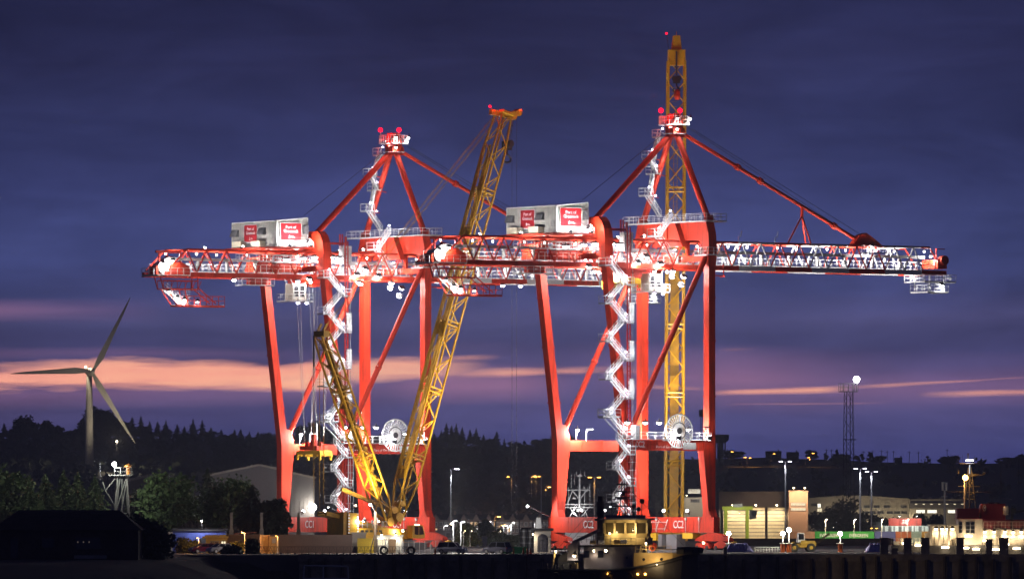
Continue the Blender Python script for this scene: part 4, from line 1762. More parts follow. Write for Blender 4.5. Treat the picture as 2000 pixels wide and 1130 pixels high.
mb.rails([(-8.2, -1.7, 3.6), (-2.4, -1.7, 3.6), (-2.4, 1.6, 3.6)], 1.1, 1.0, .05)
mb.build('railing', GALV, body)
cab = MB()
cab.prism([(1.6, 1.95), (3.9, 1.95), (4.1, 2.6), (3.6, 4.1), (1.6, 4.1)], 'y', -3.3, -1.75)
cb = cab.build('operator_cab', YEL, crawler)
mb = MB()
mb.prism([(2.0, 2.6), (2.75, 2.5), (2.75, 3.9), (2.0, 3.9)], 'y', -3.33, -3.3)
mb.prism([(2.9, 2.5), (3.85, 2.6), (3.5, 3.9), (2.9, 3.9)], 'y', -3.33, -3.3)
mb.build('cab_window', GLASSD, cb)
mb = MB()
mb.box(2.7, 3.3, -2.8, -2.3, 4.1, 4.24)
mb.build('cab_lamp', emat('lamp_green_white', (.8, 1, .7), 8), cb)
# counterweights: yellow slabs with white banded ends
for k in range(7):
    mb = MB()
    z = 2.75 + k * .48
    mb.box(-10.6, -8.6, -2.6, 2.6, z, z + .44)
    cw = mb.build('counterweight', YEL, crawler)
    mb = MB()
    for yy in (-2.2, -.2, 1.8):
        mb.box(-10.62, -8.58, yy, yy + .35, z + .1, z + .34)
    mb.box(-10.66, -10.3, -2.66, -2.6, z, z + .22)
    mb.box(-8.9, -8.57, -2.66, -2.6, z + .2, z + .44)
    mb.build('stripe', WHITE, cw)
mb = MB()
mb.box(-11.4, -10.6, -2.4, 2.4, 1.0, 6.2)
mb.build('ballast_frame', YEL2, crawler)
# boom and mast
ft = CL(772, 1022)
tip = CL(984, 222)
side = Vector((0, 1, 0))
co = lattice_box(crawler, ft, tip, 2.9, 2.6, side, 2.6, .19, .1, YEL, .35, .7, 7.0)
ax_ = (tip - ft).normalized()
nrm = ax_.cross(side).normalized()
if nrm.x > 0:
    nrm = -nrm
# pendant bars and walkway lying along the back of the boom
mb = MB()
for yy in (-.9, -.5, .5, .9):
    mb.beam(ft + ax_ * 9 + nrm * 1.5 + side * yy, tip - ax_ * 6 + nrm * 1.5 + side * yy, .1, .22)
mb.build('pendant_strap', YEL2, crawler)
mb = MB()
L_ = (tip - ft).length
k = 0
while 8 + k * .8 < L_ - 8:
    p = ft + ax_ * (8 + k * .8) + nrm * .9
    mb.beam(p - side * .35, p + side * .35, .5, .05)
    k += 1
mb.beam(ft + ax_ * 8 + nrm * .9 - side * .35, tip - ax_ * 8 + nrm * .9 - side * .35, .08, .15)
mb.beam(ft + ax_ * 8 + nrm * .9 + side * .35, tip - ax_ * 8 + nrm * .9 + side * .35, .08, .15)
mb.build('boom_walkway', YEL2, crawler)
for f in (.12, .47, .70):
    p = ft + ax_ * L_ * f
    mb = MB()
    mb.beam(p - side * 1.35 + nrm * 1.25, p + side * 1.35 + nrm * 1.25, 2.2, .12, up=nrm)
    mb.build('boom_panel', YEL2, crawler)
# boom head
mb = MB()
mb.beam(tip - side * 1.2 - nrm * 1.0, tip - side * 1.2 + nrm * 1.4, 1.4, .4)
mb.beam(tip + side * 1.2 - nrm * 1.0, tip + side * 1.2 + nrm * 1.4, 1.4, .4)
mb.beam(tip - ax_ * .6 + nrm * 2.6, tip - nrm * 2.0 + ax_ * .2, .9, .9)
mb.beam(tip - nrm * 1.2, tip - nrm * 2.6 + ax_ * 1.2, .9, .8)
mb.lathe([(.75, -.6), (.75, .6)], tuple(tip - nrm * 1.6 + ax_ * .2), 14, 'y')
mb.lathe([(.6, -.5), (.6, .5)], tuple(tip - nrm * 2.6 + ax_ * 1.1), 14, 'y')
mb.build('boom_head', YEL, crawler)
bp = CL(957, 208)
mb = MB()
mb.ball(bp, .24, 8, 5)
b_ = mb.build('beacon', ER, crawler)
mb = MB()
mb.tube(bp, tip + nrm * 1.8 - ax_ * .2, .05, 4)
mb.build('beacon_post', DARKM, b_)
point(b_, bp + Vector((.2, -.7, .1)), 160, (1, .03, .05), .1)
point(b_, CL(1009, 214) + Vector((.6, -.5, 0)), 110, (1, .03, .05), .1)
hk = CL(990, 282)
hook_block(crawler, hk, 1.05)
for dx in (-.5, -.15, .2, .5):
    bar('hoist_rope', (hk.x + dx, 0, hk.z + .5), tuple(tip - nrm * 1.9 + Vector((dx * .5, 0, 0))), .04, ROPE, crawler, 4)
for px in (1000, 1009):
    a = CL(px, 216)
    b = CL(px, 1010)
    bar('hoist_rope', a, b, .03, ROPE, crawler, 4)
# derrick mast, leaning left
mf = CL(756, 1020)
mt = CL(628, 652)
lattice_box(crawler, mf, mt, 2.8, 2.0, side, 2.2, .19, .1, YEL, .5, .8, 4.0)
axm = (mt - mf).normalized()
mb = MB()
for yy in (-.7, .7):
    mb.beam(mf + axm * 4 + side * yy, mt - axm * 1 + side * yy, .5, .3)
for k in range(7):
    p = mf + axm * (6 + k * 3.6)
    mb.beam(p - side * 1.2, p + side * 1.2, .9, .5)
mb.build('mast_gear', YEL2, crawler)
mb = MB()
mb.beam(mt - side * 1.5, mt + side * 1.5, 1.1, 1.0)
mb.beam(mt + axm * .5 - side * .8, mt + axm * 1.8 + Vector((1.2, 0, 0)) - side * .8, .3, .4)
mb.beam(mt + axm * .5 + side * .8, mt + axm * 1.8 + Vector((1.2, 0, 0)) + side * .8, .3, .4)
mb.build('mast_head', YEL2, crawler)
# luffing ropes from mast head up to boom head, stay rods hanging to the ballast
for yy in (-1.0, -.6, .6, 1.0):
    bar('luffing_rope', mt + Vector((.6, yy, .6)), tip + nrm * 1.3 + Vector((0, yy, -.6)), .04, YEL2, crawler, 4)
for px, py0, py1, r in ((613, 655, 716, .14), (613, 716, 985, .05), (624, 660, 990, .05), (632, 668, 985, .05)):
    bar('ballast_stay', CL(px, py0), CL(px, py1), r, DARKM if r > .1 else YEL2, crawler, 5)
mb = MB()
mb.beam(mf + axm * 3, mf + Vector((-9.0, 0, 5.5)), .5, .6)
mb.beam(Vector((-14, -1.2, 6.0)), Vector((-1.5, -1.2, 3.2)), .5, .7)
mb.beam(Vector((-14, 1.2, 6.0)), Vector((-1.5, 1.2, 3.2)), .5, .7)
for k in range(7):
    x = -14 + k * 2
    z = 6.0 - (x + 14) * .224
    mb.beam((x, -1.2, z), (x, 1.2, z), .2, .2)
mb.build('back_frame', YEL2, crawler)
# machinery between boom foot and mast foot
mb = MB()
for (x, z, r) in ((-1.2, 4.6, .7), (.6, 5.4, .75), (-.4, 6.6, .6), (1.2, 7.6, .5)):
    mb.lathe([(r, -1.1), (r, 1.1)], (x, 0, z), 14, 'y')
mb.build('winch_drum', YEL, crawler)
floodlight(crawler, (.2, -2.6, 3.2), 700, (-.5, .3, -.3), .22, (1, .85, .55), EWARM, 170, name='deck_lamp')
floodlight(crawler, (-7.5, -6.8, 4.6), 16000, (-.12, .14, 1), .22, (1, .85, .6), EWARM, 120, name='deck_lamp')  # added upward flood to brighten the mast
floodlight(crawler, (-8.2, -3.6, 4.8), 500, (-.3, .8, -.3), .2, (.9, .9, 1), EV, 170, name='deck_lamp')
floodlight(crawler, (-9.5, -3.0, 7.2), 9000, (1.1, .25, 1), .2, (1, .86, .55), EWARM, 70, name='deck_lamp')
floodlight(crawler, (6.5, -7.4, 4.2), 95000, (.22, .12, 1), .25, (1, .86, .55), EWARM, 50, name='deck_lamp')  # added flood, stands in for the port lights that gild the boom

# the second yellow crane seen square on, behind crane CC2
YB = 1345.0
p0 = P(1316, 1060, YB)
far = thing('lattice_boom_crane', 'yellow lattice boom crane rising upright behind the apex of crane CC2', 'lattice crane', (p0.x, YB, 0), R(4))
zt = GZ(84, YB)
lattice_box(far, (0, 0, 3.0), (.45, 0, zt - 3), 2.85, 2.6, (1, 0, 0), 3.3, .2, .11, YEL, .9, .97, 3.0)
mb = MB()
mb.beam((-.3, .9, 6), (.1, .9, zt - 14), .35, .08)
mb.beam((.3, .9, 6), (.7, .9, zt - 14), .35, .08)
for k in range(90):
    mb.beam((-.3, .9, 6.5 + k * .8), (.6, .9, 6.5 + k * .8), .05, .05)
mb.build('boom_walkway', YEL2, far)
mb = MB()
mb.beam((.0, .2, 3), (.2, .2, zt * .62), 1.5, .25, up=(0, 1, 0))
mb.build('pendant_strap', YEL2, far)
mb = MB()
mb.box(-.95, 1.85, -1.3, 1.3, zt - 3.8, zt - 1.2)
mb.prism([(-.4, zt - 1.2), (1.3, zt - 1.2), (1.0, zt + 1.2), (-.1, zt + 1.2)], 'y', -.8, -.4)
mb.prism([(-.4, zt - 1.2), (1.3, zt - 1.2), (1.0, zt + 1.2), (-.1, zt + 1.2)], 'y', .4, .8)
mb.lathe([(.6, -.35), (.6, .35)], (.45, 0, zt + .6), 12, 'y')
mb.tube((.45, 0, zt + 1), (.45, 0, zt + 2), .06, 4)
mb.build('boom_head', YEL, far)
hook_block(far, Vector((.3, -1.7, zt - 6.2)), .8)
bar('hoist_rope', (.3, -1.7, zt - 5.6), (.3, -1.7, zt - 1.5), .18, ROPE, far, 4)
mb = MB()
mb.lathe([(.35, -.9), (.55, -.3), (.5, .5), (.2, .9)], (.4, -1.9, GZ(186, YB)), 10)
mb.build('ball_weight', RED, far)
bar('hoist_rope', (.4, -1.9, GZ(186, YB) + .8), (.4, -1.7, zt - 5), .05, ROPE, far, 4)
bp = Vector((-1.25, -.2, GZ(66, YB)))
mb = MB()
mb.ball(bp, .2, 8, 5)
b_ = mb.build('beacon', ER, far)
mb = MB()
mb.tube(bp, (-.8, 0, zt - 1.5), .05, 4)
mb.build('beacon_post', DARKM, b_)
point(b_, bp + Vector((-.1, -.6, 0)), 60, (1, .03, .05), .1)
for yy in (-3.5, 2.4):
    mb = MB()
    mb.box(-4, 4, yy, yy + 1.1, .1, 1.4)
    mb.build('track', DARKM, far)
mb = MB()
mb.box(-2.2, 2.2, -2.2, 6, 1.4, 3.6)
mb.build('upper_works', YEL, far)
floodlight(far, (-3.6, -8.6, 4.2), 85000, (.06, .12, 1), .25, (1, .82, .5), EWARM, 40, name='deck_lamp')  # this pair of floods is added to light the boom like the port floodlights
floodlight(far, (4.2, -8.6, 4.2), 70000, (-.06, .12, 1), .25, (1, .82, .5), EWARM, 40, name='deck_lamp')

# ================================================================== LAMPS
def lamp_post(name, label, px, py, Y, group, head='right', col='w', power=600, omni=False, z0=0.0, r=.13, arms=1, size=.4, cat='lamp post', tilt=.12, ang=120):
    z = GZ(py, Y)
    t = thing(name, label, cat, (GX(px, Y), Y, z0), 0, group)
    h = z - z0
    mb = MB()
    mb.tube((0, 0, 0), (0, 0, h), r, 8, r * .65)
    mb.box(-r * 2, r * 2, -r * 2, r * 2, 0, .25)
    mb.build('post', GALV, t)
    em = {'w': EW, 'o': EO, 'v': EV, 'y': EWARM}[col]
    lc = {'w': (1, .97, .95), 'o': (1, .45, .1), 'v': (.85, .88, 1), 'y': (1, .8, .5)}[col]
    ds = {'right': [1], 'left': [-1], 'both': [-1, 1]}[head]
    for d in ds:
        L = size * 2.6
        mb = MB()
        mb.beam((0, 0, h - .05), (d * L * .5, 0, h + L * tilt), r * .8, r * .8)
        mb.beam((d * L * .4, 0, h + L * tilt), (d * L, -.05, h + L * tilt), size * .9, size * .28)
        hd = mb.build('lamp_head', GREYM, t)
        mb = MB()
        mb.beam((d * L * .45, -.03, h + L * tilt - size * .2), (d * L * .98, -.05, h + L * tilt - size * .2), size * .8, size * .16)
        mb.build('lens', em, hd)
        if power and omni:
            point(hd, (d * L * .8, -.5, h + L * tilt - size * .6), power / len(ds), lc, .12)
        elif power:
            spot(hd, (d * L * .75, -.1, h + L * tilt - size * .45), (d * L * 1.4, -.6, 0), power / len(ds), lc, ang, .15)
    return t


lamp_post('lamp_mast', 'tall slim lamp mast with one head, alone right of crane CC1', 880, 916, 1750, 'tall lamp masts', 'right', 'v', 9000, r=.2, size=.75)
lamp_post('lamp_mast', 'tall twin headed lamp mast beside the cream doors and lit stair tower', 1534, 901, 1960, 'tall lamp masts', 'both', 'v', 14000, r=.2, size=.6)
lamp_post('lamp_mast', 'tall twin headed lamp mast with the thicker post, left one of the close pair', 1680, 915, 1960, 'tall lamp masts', 'both', 'v', 12000, r=.24, size=.6)
lamp_post('lamp_mast', 'slightly shorter twin headed lamp mast, right one of the close pair', 1702, 921, 2000, 'tall lamp masts', 'both', 'v', 12000, r=.2, size=.6)
SM = [(867, 1026, 'right', 'leftmost short white lamp post in the yard between the red cranes'), (885, 1017, 'right', 'short white lamp post just right of the tall single mast'),
      (900, 1019, 'right', 'short white lamp post with two heads over the yellow bush'), (932, 1025, 'right', 'short dim white lamp post below the lit terraced house'),
      (952, 1018, 'right', 'short white lamp post at the left end of the long dark hedge'), (984, 1026, 'right', 'short white lamp post near the orange bush in the yard'),
      (992, 1027, 'right', 'shortest thin white lamp post between two others above the hedge'), (998, 1020, 'right', 'short white lamp post above the middle of the dark hedge'),
      (1044, 1021, 'right', 'short white lamp post beside the tanks and gatehouse')]
for px, py, hd, lab in SM:
    lamp_post('yard_lamp_post', lab, px, py, (1186 if px in (885, 900) else 2778), 'short white lamp posts in the yard', hd, 'w', (3500 if px in (885, 900) else 800), omni=True, r=(.06 if px in (885, 900) else .13), size=(.22 if px in (885, 900) else .5))
OR_ = [(999, 931, 'left', 3300, 'orange street lamp on the dark hillside, far left of its group'), (1038, 930, 'right', 3350, 'orange street lamp on hillside, left of a close pair'),
       (1047, 930, 'right', 3350, 'orange street lamp on hillside, right of a close pair'), (1066, 951, 'right', 3150, 'orange street lamp above a tree glowing orange on the hillside'),
       (966, 1009, 'right', 2650, 'orange street lamp standing before the terraced houses'), (975, 1026, 'right', 2450, 'low orange street lamp over the yellow green bush')]
for px, py, hd, Y, lab in OR_:
    z0 = max(0, hill_z(GX(px, Y), Y))
    zz = GZ(py, Y)
    lamp_post('street_lamp', lab, px, py, Y, 'orange street lamps', hd, 'o', 2600, omni=True, z0=min(z0, zz - 5), r=.1, size=.75)
lamp_post('street_lamp', 'orange lit tall grey post between the ship mast and the stairs of CC2', 1161, 932, 1600, 'orange street lamps', 'both', 'o', 3000, r=.2, size=.5)
lamp_post('street_lamp', 'tall thin grey lamp post with no lit head left of crane CC2', 1057, 930, 1750, 'tall lamp masts', 'left', 'o', 0, r=.12, size=.2)

# ridge and hillside lights on the right
for px, py, lab in ((1424, 882, 'leftmost orange lamp on the right hand ridge near the water tower'), (1506, 886, 'orange lamp before the first dark house on the right ridge'), (1573, 893, 'lower orange lamp on the ridge left of the round trees'),
                    (1582, 885, 'orange lamp between round ridge trees and the houses'), (1449, 893, 'left of two dim orange lamps low on the ridge'), (1459, 894, 'right of two dim orange lamps low on the ridge')):
    Y = 4200
    lamp_post('hill_lamp', lab, px, py, Y, 'orange lamps on the ridge', 'right', 'o', 2500, z0=GZ(py + 14, Y), r=.12, size=.9)
DRK = mat('dark_render', (0.05, 0.045, 0.045), 0.9, var=.2)
ROOF = mat('slate_roof', (0.03, 0.03, 0.035), 0.8, var=.3, scale=.4)
WARMW = emat('window_warm', (1.0, .62, .3), 1.1)
DIMW = mat('window_dim', (.04, .04, .05), .15, var=.2)


def small_house(label, px0, px1, pyt, pyb, Y, group, cat='house', name='house', wall=DRK, gable=False, lit=(), roofh=None, base=None):
    x0, x1 = GX(px0, Y), GX(px1, Y)
    w = x1 - x0
    z0 = base if base is not None else GZ(pyb, Y)
    zt = GZ(pyt, Y)
    t = thing(name, label, cat, ((x0 + x1) / 2, Y, z0), 0, group)
    h = zt - z0
    rh = roofh or h * .32
    mb = MB()
    mb.box(-w / 2, w / 2, 0, 7, 0, h - rh)
    if gable:
        g = w * .24
        mb.prism([(-g, h - rh), (g, h - rh), (0, h + .1)], 'y', -.6, -.35)
        mb.box(-g, g, -.6, 0, 0, h - rh)
    mb.build('wall', wall, t)
    mb = MB()
    mb.prism([(-.4, h - rh + .02), (7.4, h - rh + .02), (3.5, h)], 'x', -w / 2 - .15, w / 2 + .15)
    if gable:
        for s in (-1, 1):
            mb.beam((s * (g + .2), -.65, h - rh - .1), (0, -.65, h + .3), .15, .25)
            mb.add([(s * (g + .2), -.7, h - rh), (0, -.7, h + .22), (0, 3.2, h + .22), (s * (g + .2), 2.0, h - rh)], [(0, 1, 2, 3)])
    rf = mb.build('roof', ROOF, t)
    mb = MB()
    mb.box(w * .28, w * .28 + .7, 3, 3.7, h - rh * .5, h + .9)
    mb.build('chimney', wall, rf)
    k = 0
    for zf in (.28, .70):
        for xf in (-.34, 0, .34):
            zz = (h - rh) * zf
            wm_ = WARMW if k in lit else DIMW
            yy = -.66 if (gable and xf == 0) else -.06
            fr = MB()
            fr.box(w * xf - .62, w * xf + .62, yy, yy + .05, zz - .75, zz + .75)
            f = fr.build('window', WHITE if wall is not DRK else DRK, t)
            pn = MB()
            pn.box(w * xf - .5, w * xf - .04, yy - .03, yy - .01, zz - .62, zz + .62)
            pn.box(w * xf + .04, w * xf + .5, yy - .03, yy - .01, zz - .62, zz + .62)
            pn.build('pane', wm_, f)
            k += 1
    return t


for px0, px1, pyt, lab in ((1496, 1526, 880, 'wide dark house on the ridge above the cream doors'), (1537, 1560, 882, 'dark house on the ridge right of the wide one'),
                           (1628, 1660, 887, 'flat dark house on the ridge beside the lattice floodlight tower'), (1748, 1762, 893, 'small boxy dark house alone on the right ridge'), (1062, 1080, 856, 'dark building at the wooded ridge left of crane CC2')):
    small_house(lab, px0, px1, pyt, 905, 4300, 'houses on the ridge')
BRK = mat('house_brick', (.22, .15, .12), .9, var=.25, scale=.6)
HS = [(836, 866, (1,), 'terraced gabled house at the left end, touching crane CC1 foot'), (868, 892, (), 'terraced gabled house behind the tall single lamp mast'),
      (894, 918, (), 'terraced gabled house second right of the tall single lamp mast'), (918, 942, (4, 3), 'terraced gabled house with a warm lit upstairs window'),
      (944, 965, (), 'low dark house left of the orange street lamp'), (970, 990, (), 'terraced gabled house right of the orange street lamp'),
      (990, 1013, (0,), 'terraced gabled house above the dark hedge with warm ground floor'), (1015, 1040, (), 'dark terraced house behind the tanks'),
      (1042, 1064, (4,), 'terraced gabled house above the gatehouse roof'), (1066, 1086, (), 'terraced gabled house touching the far leg of crane CC2')]
for px0, px1, lit, lab in HS:
    small_house(lab, px0, px1, 1003, 1042, 2800, 'terraced houses behind the yard', wall=BRK, gable=True, lit=lit, roofh=2.0, base=0)
    p = at((px0 + px1) / 2, 2785)
# water tower and dark telecom mast on the ridge
Y = 4350
t = thing('water_tower', 'dark water tower with a flared tank on the ridge right of crane CC2', 'water tower', (GX(1407, Y), Y, GZ(893, Y)), 0)
mb = MB()
for a in range(6):
    c, s = math.cos(a * math.pi / 3) * 2.6, math.sin(a * math.pi / 3) * 2.6
    mb.tube((c, s, -3), (c, s, 8), .45, 6)
mb.lathe([(1.5, -3), (1.5, 8)], (0, 0, 0), 10)
mb.build('tower_leg', DRK, t)
mb = MB()
mb.lathe([(2.6, 7.8), (4.6, 9.6), (4.8, 12.2), (4.2, 12.6)], (0, 0, 0), 16)
mb.build('tank', DRK, t)
t = thing('telecom_mast', 'thin dark telecom mast on the ridge just left of the tall leg of CC2', 'mast', (GX(1370, Y), Y, GZ(892, Y)), 0)
mb = MB()
for a in range(3):
    c, s = math.cos(a * 2.1) * .9, math.sin(a * 2.1) * .9
    mb.tube((c, s, -2), (c * .8, s * .8, 25), .16, 5)
for k in range(14):
    mb.box(-.9, .9, -.9, .9, k * 1.8, k * 1.8 + .15)
mb.build('tower', DRK, t)
mb = MB()
mb.box(-1.3, 1.3, -1, 1, 22, 25.8)
mb.build('aerial', DRK, t)
# poles on the right ridge
for i, px in enumerate((1614, 1624, 1686, 1704, 1722, 1733, 1745, 1776, 1794, 1850)):
    mb = MB()
    Y = 4330
    z = GZ(900, Y)
    h = random.uniform(5, 8)
    mb.tube((0, 0, -2), (0, 0, h), .16, 5)
    mb.box(-1, 1, -.08, .08, h - .9, h - .7)
    o = mb.build('telegraph_pole', DRK)
    o.location = (GX(px, Y), Y, z)
    tag(o, '%s thin dark telegraph pole along the ridge, counted rightwards from the water tower' % ORD[i + 1], 'pole', 'telegraph poles on the ridge')

# lattice floodlight tower at right
Y = 2300.0
z1 = GZ(765, Y)
t = thing('floodlight_tower', 'tall dark lattice floodlight tower with one blazing lamp on its railed platform', 'floodlight tower', (GX(1657, Y), Y, 0), R(20))
for i in (-1, 1):
    for j in (-1, 1):
        bar('leg', (i * 1.35, j * 1.35, 0), (i * .9, j * .9, z1), .1, DARKM, t, 6)
n = 16
for k in range(n):
    za, zb_ = z1 * k / n, z1 * (k + 1) / n
    ra, rb_ = 1.35 - .45 * k / n, 1.35 - .45 * (k + 1) / n
    for a, b in (((-1, -1), (1, -1)), ((1, -1), (1, 1)), ((1, 1), (-1, 1)), ((-1, 1), (-1, -1))):
        if k % 2:
            a, b = b, a
        bar('lattice_bar', (a[0] * ra, a[1] * ra, za), (b[0] * rb_, b[1] * rb_, zb_), .06, DARKM, t, 5)
mb = MB()
mb.tube((2.0, 0, 0), (1.6, 0, z1), .06, 5)
for zz in (.33, .67):
    mb.box(-1.2, 2.0, -1.2, 1.2, z1 * zz, z1 * zz + .2)
mb.build('ladder', DARKM, t)
mb = MB()
mb.box(-2.2, 2.2, -2, 2, z1, z1 + .2)
pf = mb.build('platform', DARKM, t)
mb = MB()
mb.rails([(-2.2, -2, z1 + .2), (2.2, -2, z1 + .2), (2.2, 2, z1 + .2), (-2.2, 2, z1 + .2), (-2.2, -2, z1 + .2)], 2.2, 1.4, .07)
mb.build('railing', DARKM, pf)
lp = MB()
lp.ball((1.9, -1.6, z1 + 3.6), .95, 10, 6)
l = lp.build('lamp', emat('lamp_blaze', (1, .98, .94), 60), t)
mb = MB()
mb.tube((1.9, -1.6, z1), (1.9, -1.6, z1 + 3.2), .1, 5)
mb.build('lamp_post', DARKM, l)
point(l, (1.9, -3.0, z1 + 3.4), 5000, (1, .97, .92), .3)

# ================================================================== BUILDINGS
BLK = mat('blackened_wall', (0.055, 0.036, 0.03), 0.95, var=.5, scale=.4, bump=.4)
WIN = emat('window_lit', (1.0, .85, .55), 1.3)
WINW = emat('window_bright', (1.0, .93, .75), 2.2)
GREYC = mat('grey_cladding', (.17, .16, .165), .7, var=.12, scale=.2)
CREAM = mat('cream_panel', (.62, .54, .38), .6, var=.1, scale=.3)
PALE = mat('pale_render', (.42, .38, .33), .8, var=.12, scale=.15, dirt=.1)


def bldg(name, label, cat, px0, px1, pyt, Y, depth, m, z0=0.0, group=None, parapet=True):
    x0, x1 = GX(px0, Y), GX(px1, Y)
    h = GZ(pyt, Y) - z0
    t = thing(name, label, cat, ((x0 + x1) / 2, Y, z0), 0, group)
    w = x1 - x0
    mb = MB()
    mb.box(-w / 2, w / 2, 0, depth, -1, h)
    mb.build('wall', m, t)
    if parapet:
        mb = MB()
        mb.box(-w / 2 - .15, w / 2 + .15, -.15, depth + .15, h, h + .25)
        mb.build('roof_edge', m, t)
    return t, w, h


def win(t, x0, x1, z0, z1, m, y=0.0, bars=0, name='window'):
    mb = MB()
    mb.box(x0 - .1, x1 + .1, y - .08, y + .02, z0 - .1, z1 + .1)
    f = mb.build(name, BLK if t.name.startswith('derelict') else GREYM, t)
    n = bars + 1
    for i in range(n):
        a = x0 + (x1 - x0) * i / n + .04
        b = x0 + (x1 - x0) * (i + 1) / n - .04
        mb = MB()
        mb.box(a, b, y - .12, y - .082, z0, z1)
        mb.build('pane', m, f)
    return f


def ribs(parent, x0, x1, z0, z1, n, m, y=0.0, d=.08, name='cladding_rib', w=.1):
    mb = MB()
    for i in range(n):
        x = x0 + (i + .5) * (x1 - x0) / n
        zz = z1(x) if callable(z1) else z1
        mb.box(x - w / 2, x + w / 2, y - d, y - .002, z0, zz)
    return mb.build(name, m, parent)


# ---- foreground black shed at left
Y = 1062.0
t = thing('derelict_shed', 'black derelict hip roofed shed in the dark left foreground', 'shed', (GX(132, Y), Y, -.5), 0)
mb = MB()
mb.box(-9.6, 9.4, 0, 11, -.6, 4.2)
mb.build('wall', BLK, t)
mb = MB()
mb.add([(-10.2, -.5, 4.1), (9.9, -.5, 4.1), (9.9, 11.5, 4.1), (-10.2, 11.5, 4.1), (-6.8, 5.5, 6.75), (6.6, 5.5, 6.75)], [(0, 1, 5, 4), (1, 2, 5), (2, 3, 4, 5), (3, 0, 4), (3, 2, 1, 0)])
rf = mb.build('roof', BLK, t)
for i in range(9):
    mb = MB()
    for k in range(12):
        xa = -9.8 + k * 1.64
        mb.box(xa, xa + 1.6, -.55 + i * .62, .1 + i * .62, 4.12 + i * .27, 4.17 + i * .27)
    if abs(i - 4) < 9:
        o = MB()
        o.beam((-10.1 + i * .36, -.45 + i * .65, 4.22 + i * .292), (9.8 - i * .36, -.45 + i * .65, 4.22 + i * .292), .06, .05)
        o.build('slate_course', ROOF, rf)
for x0, x1, z0, z1 in ((1.0, 4.4, 1.6, 3.1), (-7.6, -6.6, .4, 3.0), (-3.4, -1.8, 1.8, 3.0)):
    win(t, x0, x1, z0, z1, DIMW, bars=2)
mb = MB()
mb.box(.9, 5.2, -.8, -.1, .3, .75)
mb.build('ledge', CONC, t)
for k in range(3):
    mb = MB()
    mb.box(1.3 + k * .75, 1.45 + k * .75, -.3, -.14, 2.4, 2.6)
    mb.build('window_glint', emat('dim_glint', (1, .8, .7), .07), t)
# dark bushes beside it
for i, (px, py, Y, r, lab) in enumerate(((283, 1006, 1075, 3.2, 'black bush against the right end of the derelict shed'), (312, 1036, 1090, 2.6, 'low black bush between derelict shed and blue shed'),
                                          (452, 1068, 1160, 1.6, 'low dark bush in front of the silver parked car'), (492, 1056, 1165, 1.3, 'small dark bush at the end of the brown store'))):
    h = GZ(py, Y) + .6
    make_tree('bush', broad_mesh(max(h, 1.5), r, 300 + i, 30, 60, .32, .02), lab, at(px, Y, -.5), 'dark foreground bushes', LEAFD, cat='bush')

# ---- trestle lamp tower
Y = 1282.0
zt = GZ(928, Y)
t = thing('trestle_lamp_tower', 'pale steel trestle tower with a blazing lamp, standing above the derelict shed', 'lamp tower', (GX(236, Y), Y, 0), R(12))
TRS = mat('trestle_paint', (.36, .36, .29), .6, var=.2, scale=1.0, dirt=.15)
for a, b in (((-1.1, -.8, 0), (-.6, -.6, zt)), ((1.6, -.8, 0), (.9, -.6, zt)), ((-1.1, .8, 0), (-.6, .6, zt)), ((1.6, .8, 0), (.9, .6, zt))):
    bar('leg', a, b, .11, TRS, t, 6)
for a, b in (((-.85, -.7, zt * .5), (1.2, -.7, zt * .5)), ((-1.0, -.8, 1), (1.2, -.7, zt * .5)), ((-.8, -.7, zt * .55), (.9, -.6, zt)), ((-2.6, -.7, zt * .8), (-.6, -.6, zt)), ((-2.6, -.7, zt * .8), (-.7, -.6, zt * .55)),
             ((-2.6, -.7, zt * .8), (-3.1, -.7, zt * .92)), ((-.8, -.7, zt * .55), (-.2, -.65, zt)), ((.2, -.7, 0), (.1, -.6, zt)), ((1.35, -.7, .8), (-.7, -.7, zt * .5)), ((.95, -.6, zt * .97), (-.1, -.7, zt * .5))):
    bar('trestle_brace', a, b, .08, TRS, t, 6)
mb = MB()
mb.box(-2.2, 1.7, -1, 1, zt, zt + .15)
pf = mb.build('platform', TRS, t)
mb = MB()
mb.rails([(-1.2, -1, zt + .15), (1.7, -1, zt + .15), (1.7, 1, zt + .15)], 1.1, .9, .05)
mb.build('railing', TRS, pf)
bar('pole', (-3.5, -.7, zt * .93), (-3.5, -.7, zt * 1.17), .05, GREYM, t, 5)
mb = MB()
mb.lathe([(.35, zt + .1), (.35, zt + 1.3), (.65, zt + 1.4), (.65, zt + 1.55), (.1, zt + 1.9)], (1.2, 0, 0), 10)
mb.build('orange_beacon_stand', mat('beacon_orange', (.6, .22, .03), .5), t)
lp = MB()
lp.ball((-1.25, -1.2, GZ(906, Y)), .36, 10, 6)
l = lp.build('lamp', emat('lamp_blaze2', (.95, .97, 1), 60), t)
spot(l, (-1.6, 1.0, GZ(906, Y) + .3), (-18, 40, 6), 11000, (.93, .97, 1), 150, .3, .7)
point(l, (-1.3, -2.0, GZ(906, Y) - .1), 1300, (.93, .97, 1.0), .2)

